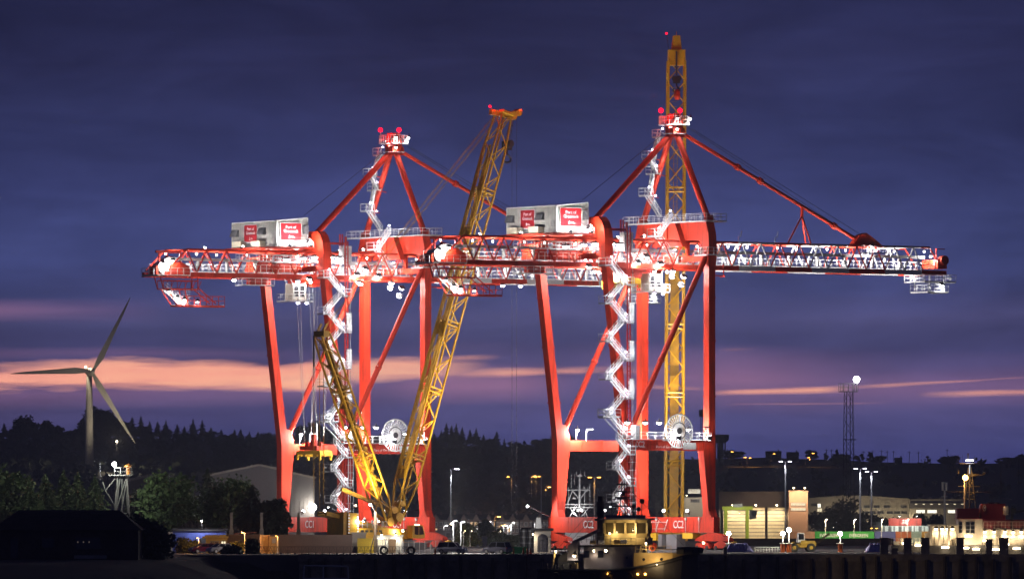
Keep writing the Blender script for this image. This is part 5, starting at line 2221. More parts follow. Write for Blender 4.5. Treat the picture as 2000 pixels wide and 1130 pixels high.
# ---- grey gabled sheds
Y = 1720.0
t = thing('gabled_shed', 'far grey shed with a low pale edged gable above the round tree', 'shed', (GX(310, Y), Y, 0), 0, 'grey gabled sheds')
w = GX(384, Y) - GX(240, Y)
ze, za = GZ(941, Y), GZ(925, Y)
mb = MB()
mb.prism([(-w / 2, 0), (w / 2, 0), (w / 2, ze), (-.8, za), (-w / 2, ze)], 'y', 0, 30)
mb.build('wall', GREYC, t)
mb = MB()
mb.beam((-w / 2 - .2, -.1, ze), (-.8, -.1, za), .4, .5)
mb.beam((-.8, -.1, za), (w / 2 + .2, -.1, ze), .4, .5)
mb.build('verge', PALE, t)
Y = 1480.0
t = thing('gabled_shed', 'tall grey clad gabled shed seen behind the left legs of crane CC1', 'shed', (GX(507, Y), Y, 0), 0, 'grey gabled sheds')
xl, xr = GX(402, Y) - GX(507, Y), GX(614, Y) - GX(507, Y)
ze0, za, ze1 = GZ(929, Y), GZ(907, Y), GZ(933, Y)
mb = MB()
mb.prism([(xl, -.5), (xr, -.5), (xr, ze1), (0, za), (xl, ze0)], 'y', 0, 40)
mb.build('wall', GREYC, t)
ribs(t, xl, xr, 0, lambda x: (za + (ze0 - za) * x / xl if x < 0 else za + (ze1 - za) * x / xr) - .3, 26, GREYC)
mb = MB()
mb.beam((xl - .2, -.15, ze0), (0, -.15, za), .4, .35)
mb.beam((0, -.15, za), (xr + .2, -.15, ze1), .4, .35)
mb.build('verge', PALE, t)
lz = GZ(990, Y)
lp = MB()
lp.ball((GX(611, Y) - GX(507, Y), -1.2, lz), .7, 10, 6)
l = lp.build('wall_lamp', emat('lamp_blaze3', (1, .93, .78), 60), t)
mb = MB()
mb.beam((GX(611, Y) - GX(507, Y), -.05, lz + .3), (GX(611, Y) - GX(507, Y), -1.0, lz + .3), .1, .1)
mb.build('lamp_bracket', GREYM, l)
point(l, (GX(611, Y) - GX(507, Y) - .4, -2.1, lz), 420, (1, .9, .7), .3)

# ---- blue shed, yellow cabin, brown store and the scrap heap on the left
Y = 1216.0
t, w, h = bldg('blue_shed', 'small blue corrugated shed with a dark open doorway, left of the yellow cabin', 'shed', 337, 440, 1036, Y, 5, mat('blue_sheet', (.08, .12, .45), .6, var=.2, scale=.6, dirt=.1), parapet=False)
ribs(t, -w / 2, w / 2, 0, h, 28, MATS['blue_sheet'], d=.07)
mb = MB()
mb.prism([(-.5, h), (5.3, h + .25), (5.3, h + .4), (-.5, h + .15)], 'x', -w / 2 - .2, w / 2 + .2)
mb.build('roof', ROOF, t)
mb = MB()
mb.box(-w / 2 + 4.2, -w / 2 + 5.8, -.1, -.075, 0, 2.2)
mb.build('doorway', DARKM, t)
mb = MB()
mb.box(-w / 2 - .7, -w / 2 - .02, -.2, 3, 0, h - .1)
mb.build('side_lean_to', PALE, t)
bar('lamp_arm', (.5, 0, h + .3), (.5, -2.6, h + 1.6), .04, GREYM, t, 5)
floodlight(t, (.5, -2.8, h + 1.6), 900, (0, .6, -1), .1, (.95, .95, 1), EW, 170, name='wall_lamp')  # added lamp, put in to brighten the blue front
HEAP = mat('scrap_heap', (.12, .1, .085), .9, var=.6, scale=1.5, bump=.8)
for lab, px0, px1, py, Y in (('long brown heap of scrap rising behind the blue shed', 322, 425, 1019, 1236), ('low brown scrap heap right of the blue shed behind the concrete post', 425, 482, 1026, 1232)):
    x0, x1 = GX(px0, Y), GX(px1, Y)
    rnd = random.Random(px0)
    vs, fs = [], []
    nx, ny = 34, 10
    for j in range(ny + 1):
        for i in range(nx + 1):
            u, v = i / nx, j / ny
            z = GZ(py, Y) * (math.sin(math.pi * min(1, u * 1.0)) ** .5 if 0 < u < 1 else 0) * math.sin(math.pi * v) * rnd.uniform(.8, 1.1)
            vs.append((x0 + (x1 - x0) * u, Y + v * 10 - 2, z - .05))
    for j in range(ny):
        for i in range(nx):
            a = j * (nx + 1) + i
            fs.append((a, a + 1, a + nx + 2, a + nx + 1))
    mb = MB().add(vs, fs)
    for k in range(120):
        u, v = rnd.random(), rnd.uniform(.15, .6)
        z = GZ(py, Y) * math.sin(math.pi * u) ** .5 * math.sin(math.pi * v)
        leaf_quad(mb, Vector((x0 + (x1 - x0) * u, Y + v * 10 - 2.2, z)), rnd.uniform(.2, .5), rnd)
    tag(mb.build('scrap_heap', HEAP), lab, 'scrap heap', 'scrap heaps on the left')
Y = 1202.0
YCAB = mat('cabin_yellow', (.5, .34, .08), .6, var=.15, scale=.5, dirt=.1)
BRN = mat('brown_sheet', (.14, .085, .055), .75, var=.25, scale=.4, dirt=.15)
t, w, h = bldg('site_cabin', 'low yellow fronted cabin with two windows behind the parked cars', 'cabin', 402, 444, 1047, Y, 3, YCAB)
win(t, -.9, .3, .9, 1.7, DIMW, bars=1)
win(t, .7, 1.4, .9, 1.7, WIN, bars=1)
mb = MB()
mb.box(-w / 2 - .5, w / 2 + .2, -.7, -.02, h - .25, h + .05)
mb.build('canopy', YCAB, t)
t, w, h = bldg('brown_store', 'low brown flat roofed store between the yellow cabin and long brown container', 'store', 444.5, 507, 1046, Y, 4, BRN)
ribs(t, -w / 2, w / 2, 0, h, 20, BRN)
mb = MB()
mb.beam((-w / 2 + 1, -.6, h + .35), (w / 2 - .4, -.6, h + .55), .3, .1)
mb.build('roof_sheet', mat('red_sheet', (.4, .12, .08), .6), t)
lamp_post('street_lamp', 'low orange lamp post lighting the yellow cabin and bushes', 478, 1040, 1186, 'orange street lamps', 'left', 'o', 1500, omni=True, r=.06, size=.2)
lamp_post('street_lamp', 'low orange lamp by the bright orange bush beside the blue shed', 388, 1050, 1182, 'orange street lamps', 'left', 'o', 600, omni=True, r=.04, size=.12)
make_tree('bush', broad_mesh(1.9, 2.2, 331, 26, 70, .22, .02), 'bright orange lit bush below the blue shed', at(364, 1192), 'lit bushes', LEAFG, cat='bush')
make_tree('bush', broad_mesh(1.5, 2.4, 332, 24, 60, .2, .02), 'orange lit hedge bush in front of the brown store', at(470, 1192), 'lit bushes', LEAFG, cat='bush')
CONT = {}


def container(label, px0, pyt, Y, col, key, L=12.19, rz=0.0, z0=0.0, group='shipping containers', name='shipping_container', H=2.59, rib=34, xoff=None):
    m = mat('container_' + key, col, .55, var=.15, scale=.4, dirt=.08)
    t = thing(name, label, 'container', (xoff if xoff is not None else GX(px0, Y), Y, z0), rz, group)
    mb = MB()
    mb.box(0.06, L - .06, .06, 2.38, .12, H - .06)
    mb.build('panel', m, t)
    mb = MB()
    for i in range(rib):
        x = .25 + i * (L - .5) / rib
        mb.box(x, x + (L - .5) / rib * .5, .0, .06, .15, H - .12)
    for i in range(6):
        y = .25 + i * .34
        mb.box(0, .058, y, y + .17, .15, H - .12)
        mb.box(L - .058, L, y, y + .17, .15, H - .12)
    mb.build('corrugation', m, t)
    mb = MB()
    for x in (0, L - .16):
        for y in (-.03, 2.3):
            mb.box(x - .01, x + .17, y, y + .14, 0, H)
    for z in (0.01, H - .13):
        mb.box(.16, L - .17, -.025, .1, z, z + .12)
        mb.box(.16, L - .17, 2.32, 2.43, z, z + .12)
    mb.build('frame', m, t)
    return t


Y = 1186.0
t = container('long brown corrugated container with pale door end, nearest on the left quay', 527, 1043, Y, (.13, .085, .07), 'brown', L=12.2, H=2.75, name='brown_container')
mb = MB()
mb.box(-.05, 1.35, -.06, -.03, .1, 2.5)
mb.build('door', mat('door_timber', (.5, .3, .1), .7, var=.2, scale=1), t)
mb = MB()
mb.box(.3, .9, -.09, -.062, 1.5, 2.2)
mb.build('notice', PALE, t)
t = container('pale ribbed end of a container standing left of the orange door', 508, 1043, Y + 1, (.5, .36, .22), 'tan', L=1.5, H=2.7, rib=7, name='pale_container')
lamp_post('street_lamp', 'low orange lamp beside the pale end of the brown container', 542, 1046, 1176, 'orange street lamps', 'left', 'o', 500, omni=True, r=.05, size=.12)
# concrete and timber posts
for px, lab, m, k in ((452, 'pale concrete post with a buttressed foot, leftmost of three', CONC, 0), (511, 'brown concrete post with a buttressed foot, middle of three', CONC, 1), (583, 'dark concrete post before the red CC1 sill beam', mat('dark_concrete', (.1, .085, .07), .9, var=.3), 2)):
    Y = 1208.0
    h = GZ(1000, Y)
    t = thing('concrete_post', lab, 'post', at(px, Y), 0, 'buttressed posts')
    mb = MB()
    mb.box(-.2, .2, -.2, .2, 0, h)
    mb.build('shaft', m, t)
    mb = MB()
    mb.prism([(-.6, 0), (-.2, 0), (-.2, 3.6), (-.28, 3.6)], 'y', -.18, .18)
    mb.prism([(.2, 0), (.35, 0), (.3, 3.6), (.2, 3.6)], 'y', -.18, .18)
    mb.build('buttress', m, t)
Y = 1172.0
t = thing('timber_lamp_post', 'tall dark timber post with a splayed foot in front of yellow crawler crane', 'post', at(733, Y), 0)
h = GZ(998, Y)
mb = MB()
mb.tube((0, 0, -.2), (0, 0, h), .24, 8, .2)
mb.build('shaft', PILE, t)
for s in (-1, .5):
    bar('strut', (s * .9, 0, -.2), (0, 0, 3.2), .1, PILE, t, 5)
mb = MB()
mb.beam((0, 0, h - .2), (-.6, -.1, h + 1.0), .08, .08)
hd = mb.build('lamp_arm', DARKM, t)
mb = MB()
mb.ball((-.75, -.1, h + 1.0), .2, 8, 5)
mb.build('lens', EV, hd)
point(hd, (-.4, -2.2, h + .9), 5500, (1, .88, .8), .1)

# ---- huts and fencing round the crawler crane
Y = 1190.0
t, w, h = bldg('beige_cabin', 'pale beige cabin between brown container and yellow container', 'cabin', 688, 714, 1042, Y + 8, 3, PALE)
ribs(t, -w / 2, w / 2, 0, h, 8, PALE, d=.05)
t = container('short yellow open sided container left of the dark timber post', 698, 1050, Y, (.6, .42, .02), 'yellow', L=2.6, H=2.2, rib=7, name='yellow_container')
t, w, h = bldg('site_hut', 'grey site hut with a lit window under the crawler crane', 'hut', 735, 786, 1047, Y, 3, mat('hut_grey', (.4, .39, .37), .7, var=.1))
ribs(t, -w / 2, w / 2, 0, h, 22, MATS['hut_grey'], d=.04)
win(t, -w / 2 + .2, -w / 2 + 1.3, 1.2, 2.0, WIN, bars=2)
mb = MB()
mb.box(-w / 2 + .1, -w / 2 + 1.4, -.5, -.05, 2.1, 2.16)
mb.build('window_hood', WHITE, t)
floodlight(t, (-w / 2 + .8, -1.2, h + .3), 260, (0, .5, -1), .15, (1, .9, .7), EWARM, 170, name='wall_lamp')
floodlight(t, (1.0, -1.2, h + .3), 260, (0, .5, -1), .15, (1, .9, .7), EWARM, 170, name='wall_lamp')
mb = MB()
mb.box(-.55, .55, -.5, .5, 0, 2.1)
k = mb.build('timber_kiosk', mat('kiosk_tan', (.5, .33, .18), .7))
k.location = at(766, 1187.5)
tag(k, 'small tan kiosk standing against the grey site hut', 'kiosk')
# mesh fence panels
for i in range(7):
    px = 788 + i * 10.5
    t = thing('fence_panel', 'wire mesh site fence panel, %s along the row right of the grey hut' % ['first', 'second', 'third', 'fourth', 'fifth', 'sixth', 'last'][i], 'fence panel', at(px, 1178), R(6), 'site fence panels')
    mb = MB()
    for x in (0, .78):
        mb.tube((x, 0, 0), (x, 0, 1.9), .035, 5)
    mb.tube((0, 0, 1.88), (.78, 0, 1.88), .03, 4)
    mb.tube((0, 0, .2), (.78, 0, .2), .03, 4)
    mb.build('frame', GALV, t)
    mb = MB()
    for k in range(5):
        mb.tube((.13 * (k + 1), 0, .2), (.13 * (k + 1), 0, 1.88), .01, 3)
    mb.build('mesh', GREYM, t)


# ================================================================== CARS
def car(label, px, Y, rz, col, key, suv=False, group='parked cars'):
    t = thing('parked_car', label, 'car', at(px, Y, .005), rz, group)
    m = mat('car_' + key, col, .3, var=.05, coat=.6)
    H = 1.72 if suv else 1.48
    secs = []
    prof_hood = [(-2.2, .55, .72), (-2.15, .92, .80), (-1.2, 1.0, .86), (0, 1.0, .88), (1.1, .98, .87), (1.95, .86, .8), (2.2, .6, .7)]
    mb = MB()
    vs, fs = [], []
    for x, z, w in prof_hood:
        vs += [(x, -w, .32), (x, -w - .02, z * .75), (x, -w + .08, z), (x, w - .08, z), (x, w + .02, z * .75), (x, w, .32)]
    n = len(prof_hood)
    for i in range(n - 1):
        for k in range(6):
            a, b = i * 6 + k, i * 6 + (k + 1) % 6
            fs.append((a, b, b + 6, a + 6))
    fs.append(tuple(reversed(range(6))))
    fs.append(tuple(range((n - 1) * 6, n * 6)))
    fs = [tuple(reversed(f)) for f in fs]
    mb.add(vs, fs)
    b = mb.build('body', m, t, smooth=False)
    # cabin (glass) and roof
    xr = (-2.05, -1.75, .55, 1.25) if suv else (-1.7, -1.1, .45, 1.2)
    mb = MB()
    vs = []
    for x, z, w in ((xr[0], .95, .80), (xr[1], H - .05, .64), (xr[2], H - .05, .64), (xr[3], .97, .78)):
        vs += [(x, -w, z), (x, w, z)]
    mb.add(vs, [(0, 2, 4, 6), (1, 7, 5, 3), (0, 1, 3, 2), (2, 3, 5, 4), (4, 5, 7, 6), (0, 6, 7, 1)])
    mb.build('windows', GLASSD, t)
    mb = MB()
    mb.box(xr[1] - .05, xr[2] + .05, -.66, .66, H - .06, H)
    for s in (-1, 1):
        mb.beam((xr[0], s * .81, .95), (xr[1], s * .65, H - .04), .08, .08)
        mb.beam((xr[3], s * .79, .97), (xr[2], s * .65, H - .04), .08, .08)
        mb.beam((-.35, s * .81, .98), (-.35, s * .655, H - .04), .09, .05)
    mb.build('roof', m, t)
    for x in (-1.35, 1.35):
        for s in (-1, 1):
            mb = MB()
            mb.lathe([(.34, -.11), (.34, .11)], (x, s * .8, .34), 16, 'y')
            w = mb.build('wheel', RUB, t)
            mb = MB()
            mb.lathe([(.21, -.12), (.21, .12)], (x, s * .805, .34), 10, 'y')
            mb.build('rim', GALV, w)
    for s in (-1, 1):
        mb = MB()
        mb.box(2.02, 2.16, s * .62 - .14, s * .62 + .14, .62, .78)
        mb.build('headlight', GALV, t)
        mb = MB()
        mb.box(-2.23, -2.1, s * .66 - .1, s * .66 + .1, .66, .9)
        mb.build('tail_light', SIGN, t)
        mb = MB()
        mb.box(.75, .95, s * .98 - .1, s * .98 + .1, .95, 1.1)
        mb.build('door_mirror', m, t)
    mb = MB()
    mb.box(-2.25, -2.2, -.26, .26, .5, .62)
    mb.build('number_plate', mat('plate_yellow', (.6, .45, .05), .5), t)
    return t


car('maroon car parked in front of the yellow cabin, left of the silver one', 398, 1178, R(205), (.2, .015, .05), 'maroon')
car('silver hatchback parked beside the maroon car', 431, 1174, R(215), (.45, .46, .5), 'silver')
car('grey crossover car parked nose right on the quay edge by the crawler crane', 883, 1166, R(-20), (.42, .42, .48), 'grey', True)
car('dark blue grey estate car parked tail on, right of the grey crossover', 971, 1170, R(145), (.2, .21, .29), 'slate', True)

# ================================================================== MIDDLE YARD
Y = 1235.0
t, w, h = bldg('yard_cabin', 'flat grey yard cabin right of the foot of crane CC1', 'cabin', 838, 892, 1037, 1500, 4, GREYC)
win(t, .6, 2.2, 1.6, 2.5, DIMW, bars=1)
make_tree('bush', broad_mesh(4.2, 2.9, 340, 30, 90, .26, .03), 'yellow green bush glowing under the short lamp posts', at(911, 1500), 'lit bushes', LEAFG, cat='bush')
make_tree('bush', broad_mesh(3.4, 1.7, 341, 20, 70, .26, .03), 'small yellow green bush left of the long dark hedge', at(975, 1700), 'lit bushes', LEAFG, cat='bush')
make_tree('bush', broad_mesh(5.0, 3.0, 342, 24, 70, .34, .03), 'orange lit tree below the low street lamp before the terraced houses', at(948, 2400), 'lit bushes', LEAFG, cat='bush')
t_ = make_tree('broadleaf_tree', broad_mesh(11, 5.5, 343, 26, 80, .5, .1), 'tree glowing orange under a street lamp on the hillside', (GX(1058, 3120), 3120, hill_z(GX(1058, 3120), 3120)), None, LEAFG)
for i, px in enumerate((905, 918, 975)):
    Yb = (1490, 1492, 1690)[i]
    lamp_post('yard_lamp_post', ['short lamp post right at the left side of the glowing bush', 'short lamp post right at the right side of the glowing bush', 'short lamp post over the small bush left of the hedge'][i], px, 1036, Yb, 'short white lamp posts in the yard', 'right', 'y', 260, r=.06, size=.18, ang=165)
mb = MB()
rnd = random.Random(3)
x0, x1 = GX(953, 1450), GX(1022, 1450)
zt = GZ(1045, 1450)
for k in range(1500):
    leaf_quad(mb, Vector((rnd.uniform(x0, x1), 1450 + rnd.uniform(-.6, .6), rnd.uniform(0, zt))), .3, rnd)
mb.box(x0 + .2, x1 - .2, 1449.6, 1450.4, 0, zt - .2)
tag(mb.build('hedge', LEAFD), 'long dark clipped hedge between the grey car and the tanks', 'hedge')
for px, r, lab in ((1025, .75, 'dark tall storage tank left of its twin beside the gatehouse'), (1037, .75, 'dark tall storage tank touching the gatehouse')):
    t = thing('storage_tank', lab, 'tank', at(px, 1212), 0, 'storage tanks')
    mb = MB()
    mb.lathe([(r, 0), (r, 3.5), (r * .7, 3.75)], (0, 0, 0), 16)
    mb.build('shell', DARKM, t)
    mb = MB()
    for k in range(4):
        mb.lathe([(r + .05, .5 + k * .9), (r + .05, .6 + k * .9)], (0, 0, 0), 16)
    mb.build('hoop', GREYM, t)
Y = 1195.0
t, w, h = bldg('gatehouse', 'pale gatehouse with a round arched opening under a dark flat roof', 'gatehouse', 1043, 1076, 1036, Y, 4, PALE, parapet=False)
mb = MB()
mb.box(-w / 2 - .4, w / 2 + .4, -.5, 4.4, h, h + .4)
mb.build('roof', ROOF, t)
mb = MB()
mb.prism([(-.75, .2)] + [(-.75 * math.cos(a * math.pi / 8), 2.2 + .65 * math.sin(a * math.pi / 8)) for a in range(9)] + [(.75, .2)], 'y', -.09, -.03)
mb.build('arch_opening', DIMW, t)
mb = MB()
mb.prism([(-1.0, h + .4), (-.1, h + .4), (-.3, h + 2.0), (-.9, h + 2.0)], 'y', 1, 2.2)
mb.build('roof_housing', WHITE, t)
floodlight(t, (-1.4, -1.9, h - .4), 420, (-.3, .6, -.8), .12, (1, .85, .6), EWARM, 170, name='wall_lamp')
mb = MB()
x0, x1 = GX(1053, 1165), GX(1075, 1165)
mb.rails([(x0, 1165, 0), (x1, 1165, 0)], 2.0, .55, .05)
mb.rails([(x0, 1165, 1.2), (x1, 1165, 1.2)], .8, .55, .05)
tag(mb.build('barrier_railing', WHITE), 'white tall barrier railing in front of the gatehouse', 'railing')
CONE = mat('cone_orange', (.7, .14, .02), .5)
for i, px in enumerate((1003, 1022, 1030, 1036, 850)):
    t = thing('traffic_cone', ['orange cone just right of the tail on estate car', 'orange cone below the left storage tank', 'orange cone below the gap between the storage tanks', 'orange cone below the right storage tank', 'orange cone left of the grey crossover car'][i], 'cone', at(px, 1150 + i), 0, 'traffic cones')
    mb = MB()
    mb.lathe([(.2, .04), (.05, .95)], (0, 0, 0), 10)
    mb.build('cone_body', CONE, t)
    mb = MB()
    mb.box(-.25, .25, -.25, .25, 0, .05)
    mb.build('base', RUB, t)
GRN = mat('green_net', (.03, .22, .08), .7, var=.3)
mb = MB()
mb.box(-1.9, 1.9, -1, 1, 0, .8)
mb.box(-1.8, 1.8, -.9, .9, .8, 1.0)
o = mb.build('green_skip', GRN)
o.location = at(1006, 1174)
tag(o, 'low green skip between the estate car and the tanks', 'skip')
# dark balustrade and rails along the quay edge
for i in range(22):
    px = 508 + i * 13.6
    t = thing('quay_railing', '%s dark lattice railing panel on the quay edge, counted from the brown container end' % ORD[i + 1], 'railing', at(px, YQ + 5), 0, 'quay railing panels')
    mb = MB()
    mb.rails([(0, 0, 0), (.98, 0, 0)], 1.15, .98, .05)
    mb.tube((0, 0, .05), (.49, 0, 1.1), .035, 4)
    mb.tube((.49, 0, 1.1), (.98, 0, .05), .035, 4)
    mb.build('frame', DARKM, t)
for i, (px, lab) in enumerate(((750, 'dark tyre lying against the quay edge left of the second'), (803, 'dark tyre on the quay edge below the fence panels'))):
    mb = MB()
    for k in range(16):
        a0, a1 = k * math.pi / 8, (k + 1) * math.pi / 8
        mb.tube((.5 * math.cos(a0), 0, .62 + .5 * math.sin(a0)), (.5 * math.cos(a1), 0, .62 + .5 * math.sin(a1)), .16, 6)
    o = mb.build('fender_tyre', RUB)
    o.location = at(px, YQ + 3)
    tag(o, lab, 'tyre', 'tyres on the quay')
# pale pipe frame on the foreshore
t = thing('pontoon_frame', 'pale pipe frame of a small pontoon below the quay, left of centre', 'pontoon', (GX(592, 1108), 1108, ZW), 0)
for a, b in (((0, 0, 0), (.15, 0, 2.4)), ((.15, 0, 2.4), (6.2, 0, 2.3)), ((6.3, 0, 0), (6.2, 0, 2.3)), ((2.8, 0, .2), (2.8, 0, 2.3)), ((.1, 0, .6), (6.3, 0, .6))):
    bar('pipe', a, b, .11, GALV, t, 8)

# ================================================================== RIGHT SIDE BUILDINGS
Y = 2050.0
t, w, h = bldg('warehouse', 'wide grey warehouse with two tall cream sliding doors', 'warehouse', 1404, 1541, 961, Y, 40, GREYC)
for a, b, lab in ((1412, 1494, None), (1499, 1536, None)):
    xa, xb = GX(a, Y) - t.location.x, GX(b, Y) - t.location.x
    zt = GZ(989, Y)
    mb = MB()
    mb.box(xa, xb, -1.0, -.05, 0, zt)
    d = mb.build('sliding_door', GREYC, t)
    ns = 9
    for k in range(ns):
        mb = MB()
        mb.box(xa + .05, xb - .05, -1.1, -1.003, zt * k / ns + .09, zt * (k + 1) / ns - .13)
        mb.build('panel', CREAM, d)
for px, pw in ((1430, 5200), (1475, 5200), (1516, 5200)):
    xx = GX(px, Y) - t.location.x
    bar('lamp_arm', (xx, 0, GZ(984, Y)), (xx, -4, GZ(984, Y)), .08, GREYM, t, 5)
    floodlight(t, (xx, -5.0, GZ(985, Y)), pw * .55, (0, .28, -1), .3, (1, .82, .52), EWARM, 150, name='door_lamp')
Y = 2040.0
t, w, h = bldg('stair_tower', 'boarded stair tower with two lit strip windows at the right end of warehouse', 'tower', 1541, 1578, 959, Y, 10, mat('tower_board', (.5, .36, .27), .75, var=.12, scale=.2))
for k in range(17):
    mb = MB()
    mb.box(-w / 2, w / 2, -.09, -.004, h * k / 17 + .05, h * (k + 1) / 17 - .06)
    mb.build('board', MATS['tower_board'], t)
for py in (984, 993.5):
    z = GZ(py, Y)
    win(t, -w / 2 + .5, w / 2 - .6, z - .33, z + .33, WIN, y=-.1, bars=9)
floodlight(t, (-w / 2 + 1.0, -6, h + 1.0), 3800, (.1, .5, -.9), .3, (1, .62, .35), EWARM, 160, name='roof_lamp')
floodlight(t, (w / 2 - 1.0, -6, h + 1.0), 3800, (-.1, .5, -.9), .3, (1, .62, .35), EWARM, 160, name='roof_lamp')
bar('lamp_arm', (-w / 2 + 1, 0, h), (-w / 2 + 1, -5.8, h + 1.5), .07, GREYM, t, 5)
bar('lamp_arm', (w / 2 - 1, 0, h), (w / 2 - 1, -5.8, h + 1.5), .07, GREYM, t, 5)
# long pale factory further back
Y = 3000.0
x0, x1 = GX(1577, Y), GX(1776, Y)
t = thing('factory', 'long pale factory with a gently curved roof and rows of small dark windows', 'factory', ((x0 + x1) / 2, Y, 0), 0)
w = x1 - x0
mb = MB()
top = []
for i in range(13):
    u = i / 12
    top.append((-w / 2 + w * u, GZ(972 - 5 * math.sin(math.pi * min(1, u * 1.1)), Y)))
mb.prism([(-w / 2, -1), (w / 2, -1)] + list(reversed(top)), 'y', 0, 30)
mb.build('wall', PALE, t)
for py, pxs in ((988.5, (1632, 1693, 1712, 1732, 1765)), (1000, (1690, 1704, 1720, 1738, 1752, 1766)), (985, (1590,))):
    for px in pxs:
        xx = GX(px, Y) - t.location.x
        z = GZ(py, Y)
        win(t, xx - 1.1, xx + 1.1, z - .45, z + .45, DIMW, bars=2)
xx = GX(1600, Y) - t.location.x
win(t, xx - .6, xx + .6, GZ(990, Y), GZ(983, Y), WINW, bars=1)
win(t, xx - .7, xx + 1.0, GZ(998, Y), GZ(992, Y), WIN, bars=1)
for px in (1610, 1650, 1690, 1730, 1770):
    xx = GX(px, Y) - t.location.x
    floodlight(t, (xx, -8, GZ(1018, Y)), 1100, (0, .8, .55), .25, (1, .82, .5), EWARM, 150, name='ground_lamp')
t, w, h = bldg('office_block', 'long low office block with a white roof band and three bright lit windows', 'office', 1776.5, 1884, 975, Y - 5, 25, PALE)
mb = MB()
mb.box(-w / 2, w / 2, -.8, -.02, GZ(992, Y), GZ(981, Y))
mb.build('dark_band', GREYC, t)
for i in range(7):
    mb = MB()
    xx = -w / 2 + 2 + i * 2.9
    mb.box(xx, xx + .8, -.9, -.81, GZ(984.5, Y), GZ(983, Y))
    mb.build('band_light', WIN, t)
for a, b in ((1788, 1805), (1810, 1828), (1850, 1866)):
    win(t, GX(a, Y) - t.location.x, GX(b, Y) - t.location.x, GZ(1001, Y), GZ(995, Y), WINW, bars=7)
for i in range(5):
    mb = MB()
    xx = -w / 2 + 3 + i * 4.2
    mb.box(xx, xx + 1.2, 3, 4.5, h + .2, h + 1.0)
    mb.build('roof_vent', PALE, t)
for px in (1790, 1840):
    xx = GX(px, Y) - t.location.x
    floodlight(t, (xx, -9, GZ(1016, Y)), 800, (0, .8, .6), .25, (1, .82, .5), EWARM, 150, name='ground_lamp')
t, w, h = bldg('depot', 'pale depot with a white upper box seen between the legs of crane CC2', 'depot', 1330, 1398, 972, 2500, 20, PALE)
xx = GX(1356, 2500) - t.location.x
mb = MB()
mb.box(xx - 1.9, xx + 1.9, -.6, 4, GZ(963, 2500), GZ(954, 2500))
mb.build('upper_box', WHITE, t)
win(t, GX(1349, 2500) - t.location.x, GX(1366, 2500) - t.location.x, GZ(980, 2500), GZ(974, 2500), DIMW, bars=3)
for px in (1340, 1372):
    floodlight(t, (GX(px, 2500) - t.location.x, -8, GZ(966, 2500)), 1500, (0, .7, -.6), .3, (1, .9, .7), EWARM, 150, name='wall_lamp')
    bar('lamp_arm', (GX(px, 2500) - t.location.x, 0, GZ(966, 2500)), (GX(px, 2500) - t.location.x, -7.6, GZ(965, 2500)), .06, GREYM, t, 5)
# dark shrubs between factory and containers
for i, (px, py, Y, r, lab) in enumerate(((1600, 998, 2350, 4.5, 'dark tree at the foot of the lit stair tower'), (1622, 993, 2360, 5.2, 'dark rounded tree before the left of the long factory'), (1655, 975, 2400, 6.0, 'dark tall tree behind the base of lattice floodlight tower'),
                                          (1642, 996, 2340, 5, 'dark tree left of the lattice floodlight tower base'), (1672, 1000, 2340, 5, 'dark tree right of the lattice floodlight tower base'), (1795, 1002, 2950, 4.2, 'dark rounded tree in front of the office block'), (1712, 1006, 2900, 4.5, 'dark tree low before the long factory'), (1745, 1010, 2900, 4.0, 'dark low tree above the red container'), (1828, 1006, 2930, 3.4, 'small dark tree under the second lit office window'))):
    h = GZ(py, Y)
    make_tree('broadleaf_tree', broad_mesh(max(h, 3), r, 360 + i, 26, 60, .5, .03), lab, at(px, Y), 'trees before the factory', LEAFD)

# ================================================================== CONTAINERS AT RIGHT
YD = 1650.0
g = container('green container with white lettering in the yard at right', 1592, 1036, YD, (.02, .4, .05), 'green')
for xx in (2.9, 9.0):
    text('lettering', 'EVERGREEN', .95, LETTER, g, (xx, -.05, 1.72), (R(90), 0, 0), .02, sx=.78, bold=.02)
xs = GX(1592, YD) + 12.3
container('blue container end to end with the green one', 0, 0, YD, (.06, .08, .3), 'blue', L=4.3, rib=12, xoff=xs)
container('orange brown container right of the blue one', 0, 0, YD, (.45, .11, .03), 'orange', L=3.2, rib=9, xoff=xs + 4.35)
container('pale teal container between orange brown and amber ones', 0, 0, YD, (.3, .42, .4), 'teal', L=2.1, rib=6, xoff=xs + 7.6)
container('amber container at the right end of the row', 0, 0, YD, (.62, .36, .06), 'amber', L=2.5, rib=7, xoff=xs + 9.75)
container('peach container at the left end of the row beside the green one', 0, 0, YD, (.55, .3, .18), 'peach', L=4.4, rib=12, xoff=GX(1592, YD) - 4.5)
YE = 2800.0
zr = GZ(1026, YE)
t, w, h = bldg('white_stacked_cabins', 'row of white cabins with dark doors carrying the red container', 'cabins', 1722, 1816, 1026, YE, 4, WHITE, parapet=False)
for k in range(9):
    xx = -w / 2 + .6 + k * (w - 1) / 9
    mb = MB()
    mb.box(xx, xx + (1.1 if k % 2 else .5), -.06, -.004, h - 2.3, h - .15)
    mb.build('cabin_door', GREYC, t)
floodlight(t, (-2.5, -7, h + 3.5), 3200, (0, .8, -.6), .3, (.9, 1, .85), EW, 150, name='yard_flood')
floodlight(t, (3.5, -7, h + 3.5), 3200, (0, .8, -.6), .3, (.9, 1, .85), EW, 150, name='yard_flood')
bar('lamp_arm', (-2.5, -7.2, 0), (-2.5, -7.2, h + 3.9), .06, GREYM, t, 5)
bar('lamp_arm', (3.5, -7.2, 0), (3.5, -7.2, h + 3.9), .06, GREYM, t, 5)
c = container('red container with a white mark stacked on the white cabins', 1736, 0, YE, (.55, .05, .035), 'red', L=11.4, z0=h + .02)
mb = MB()
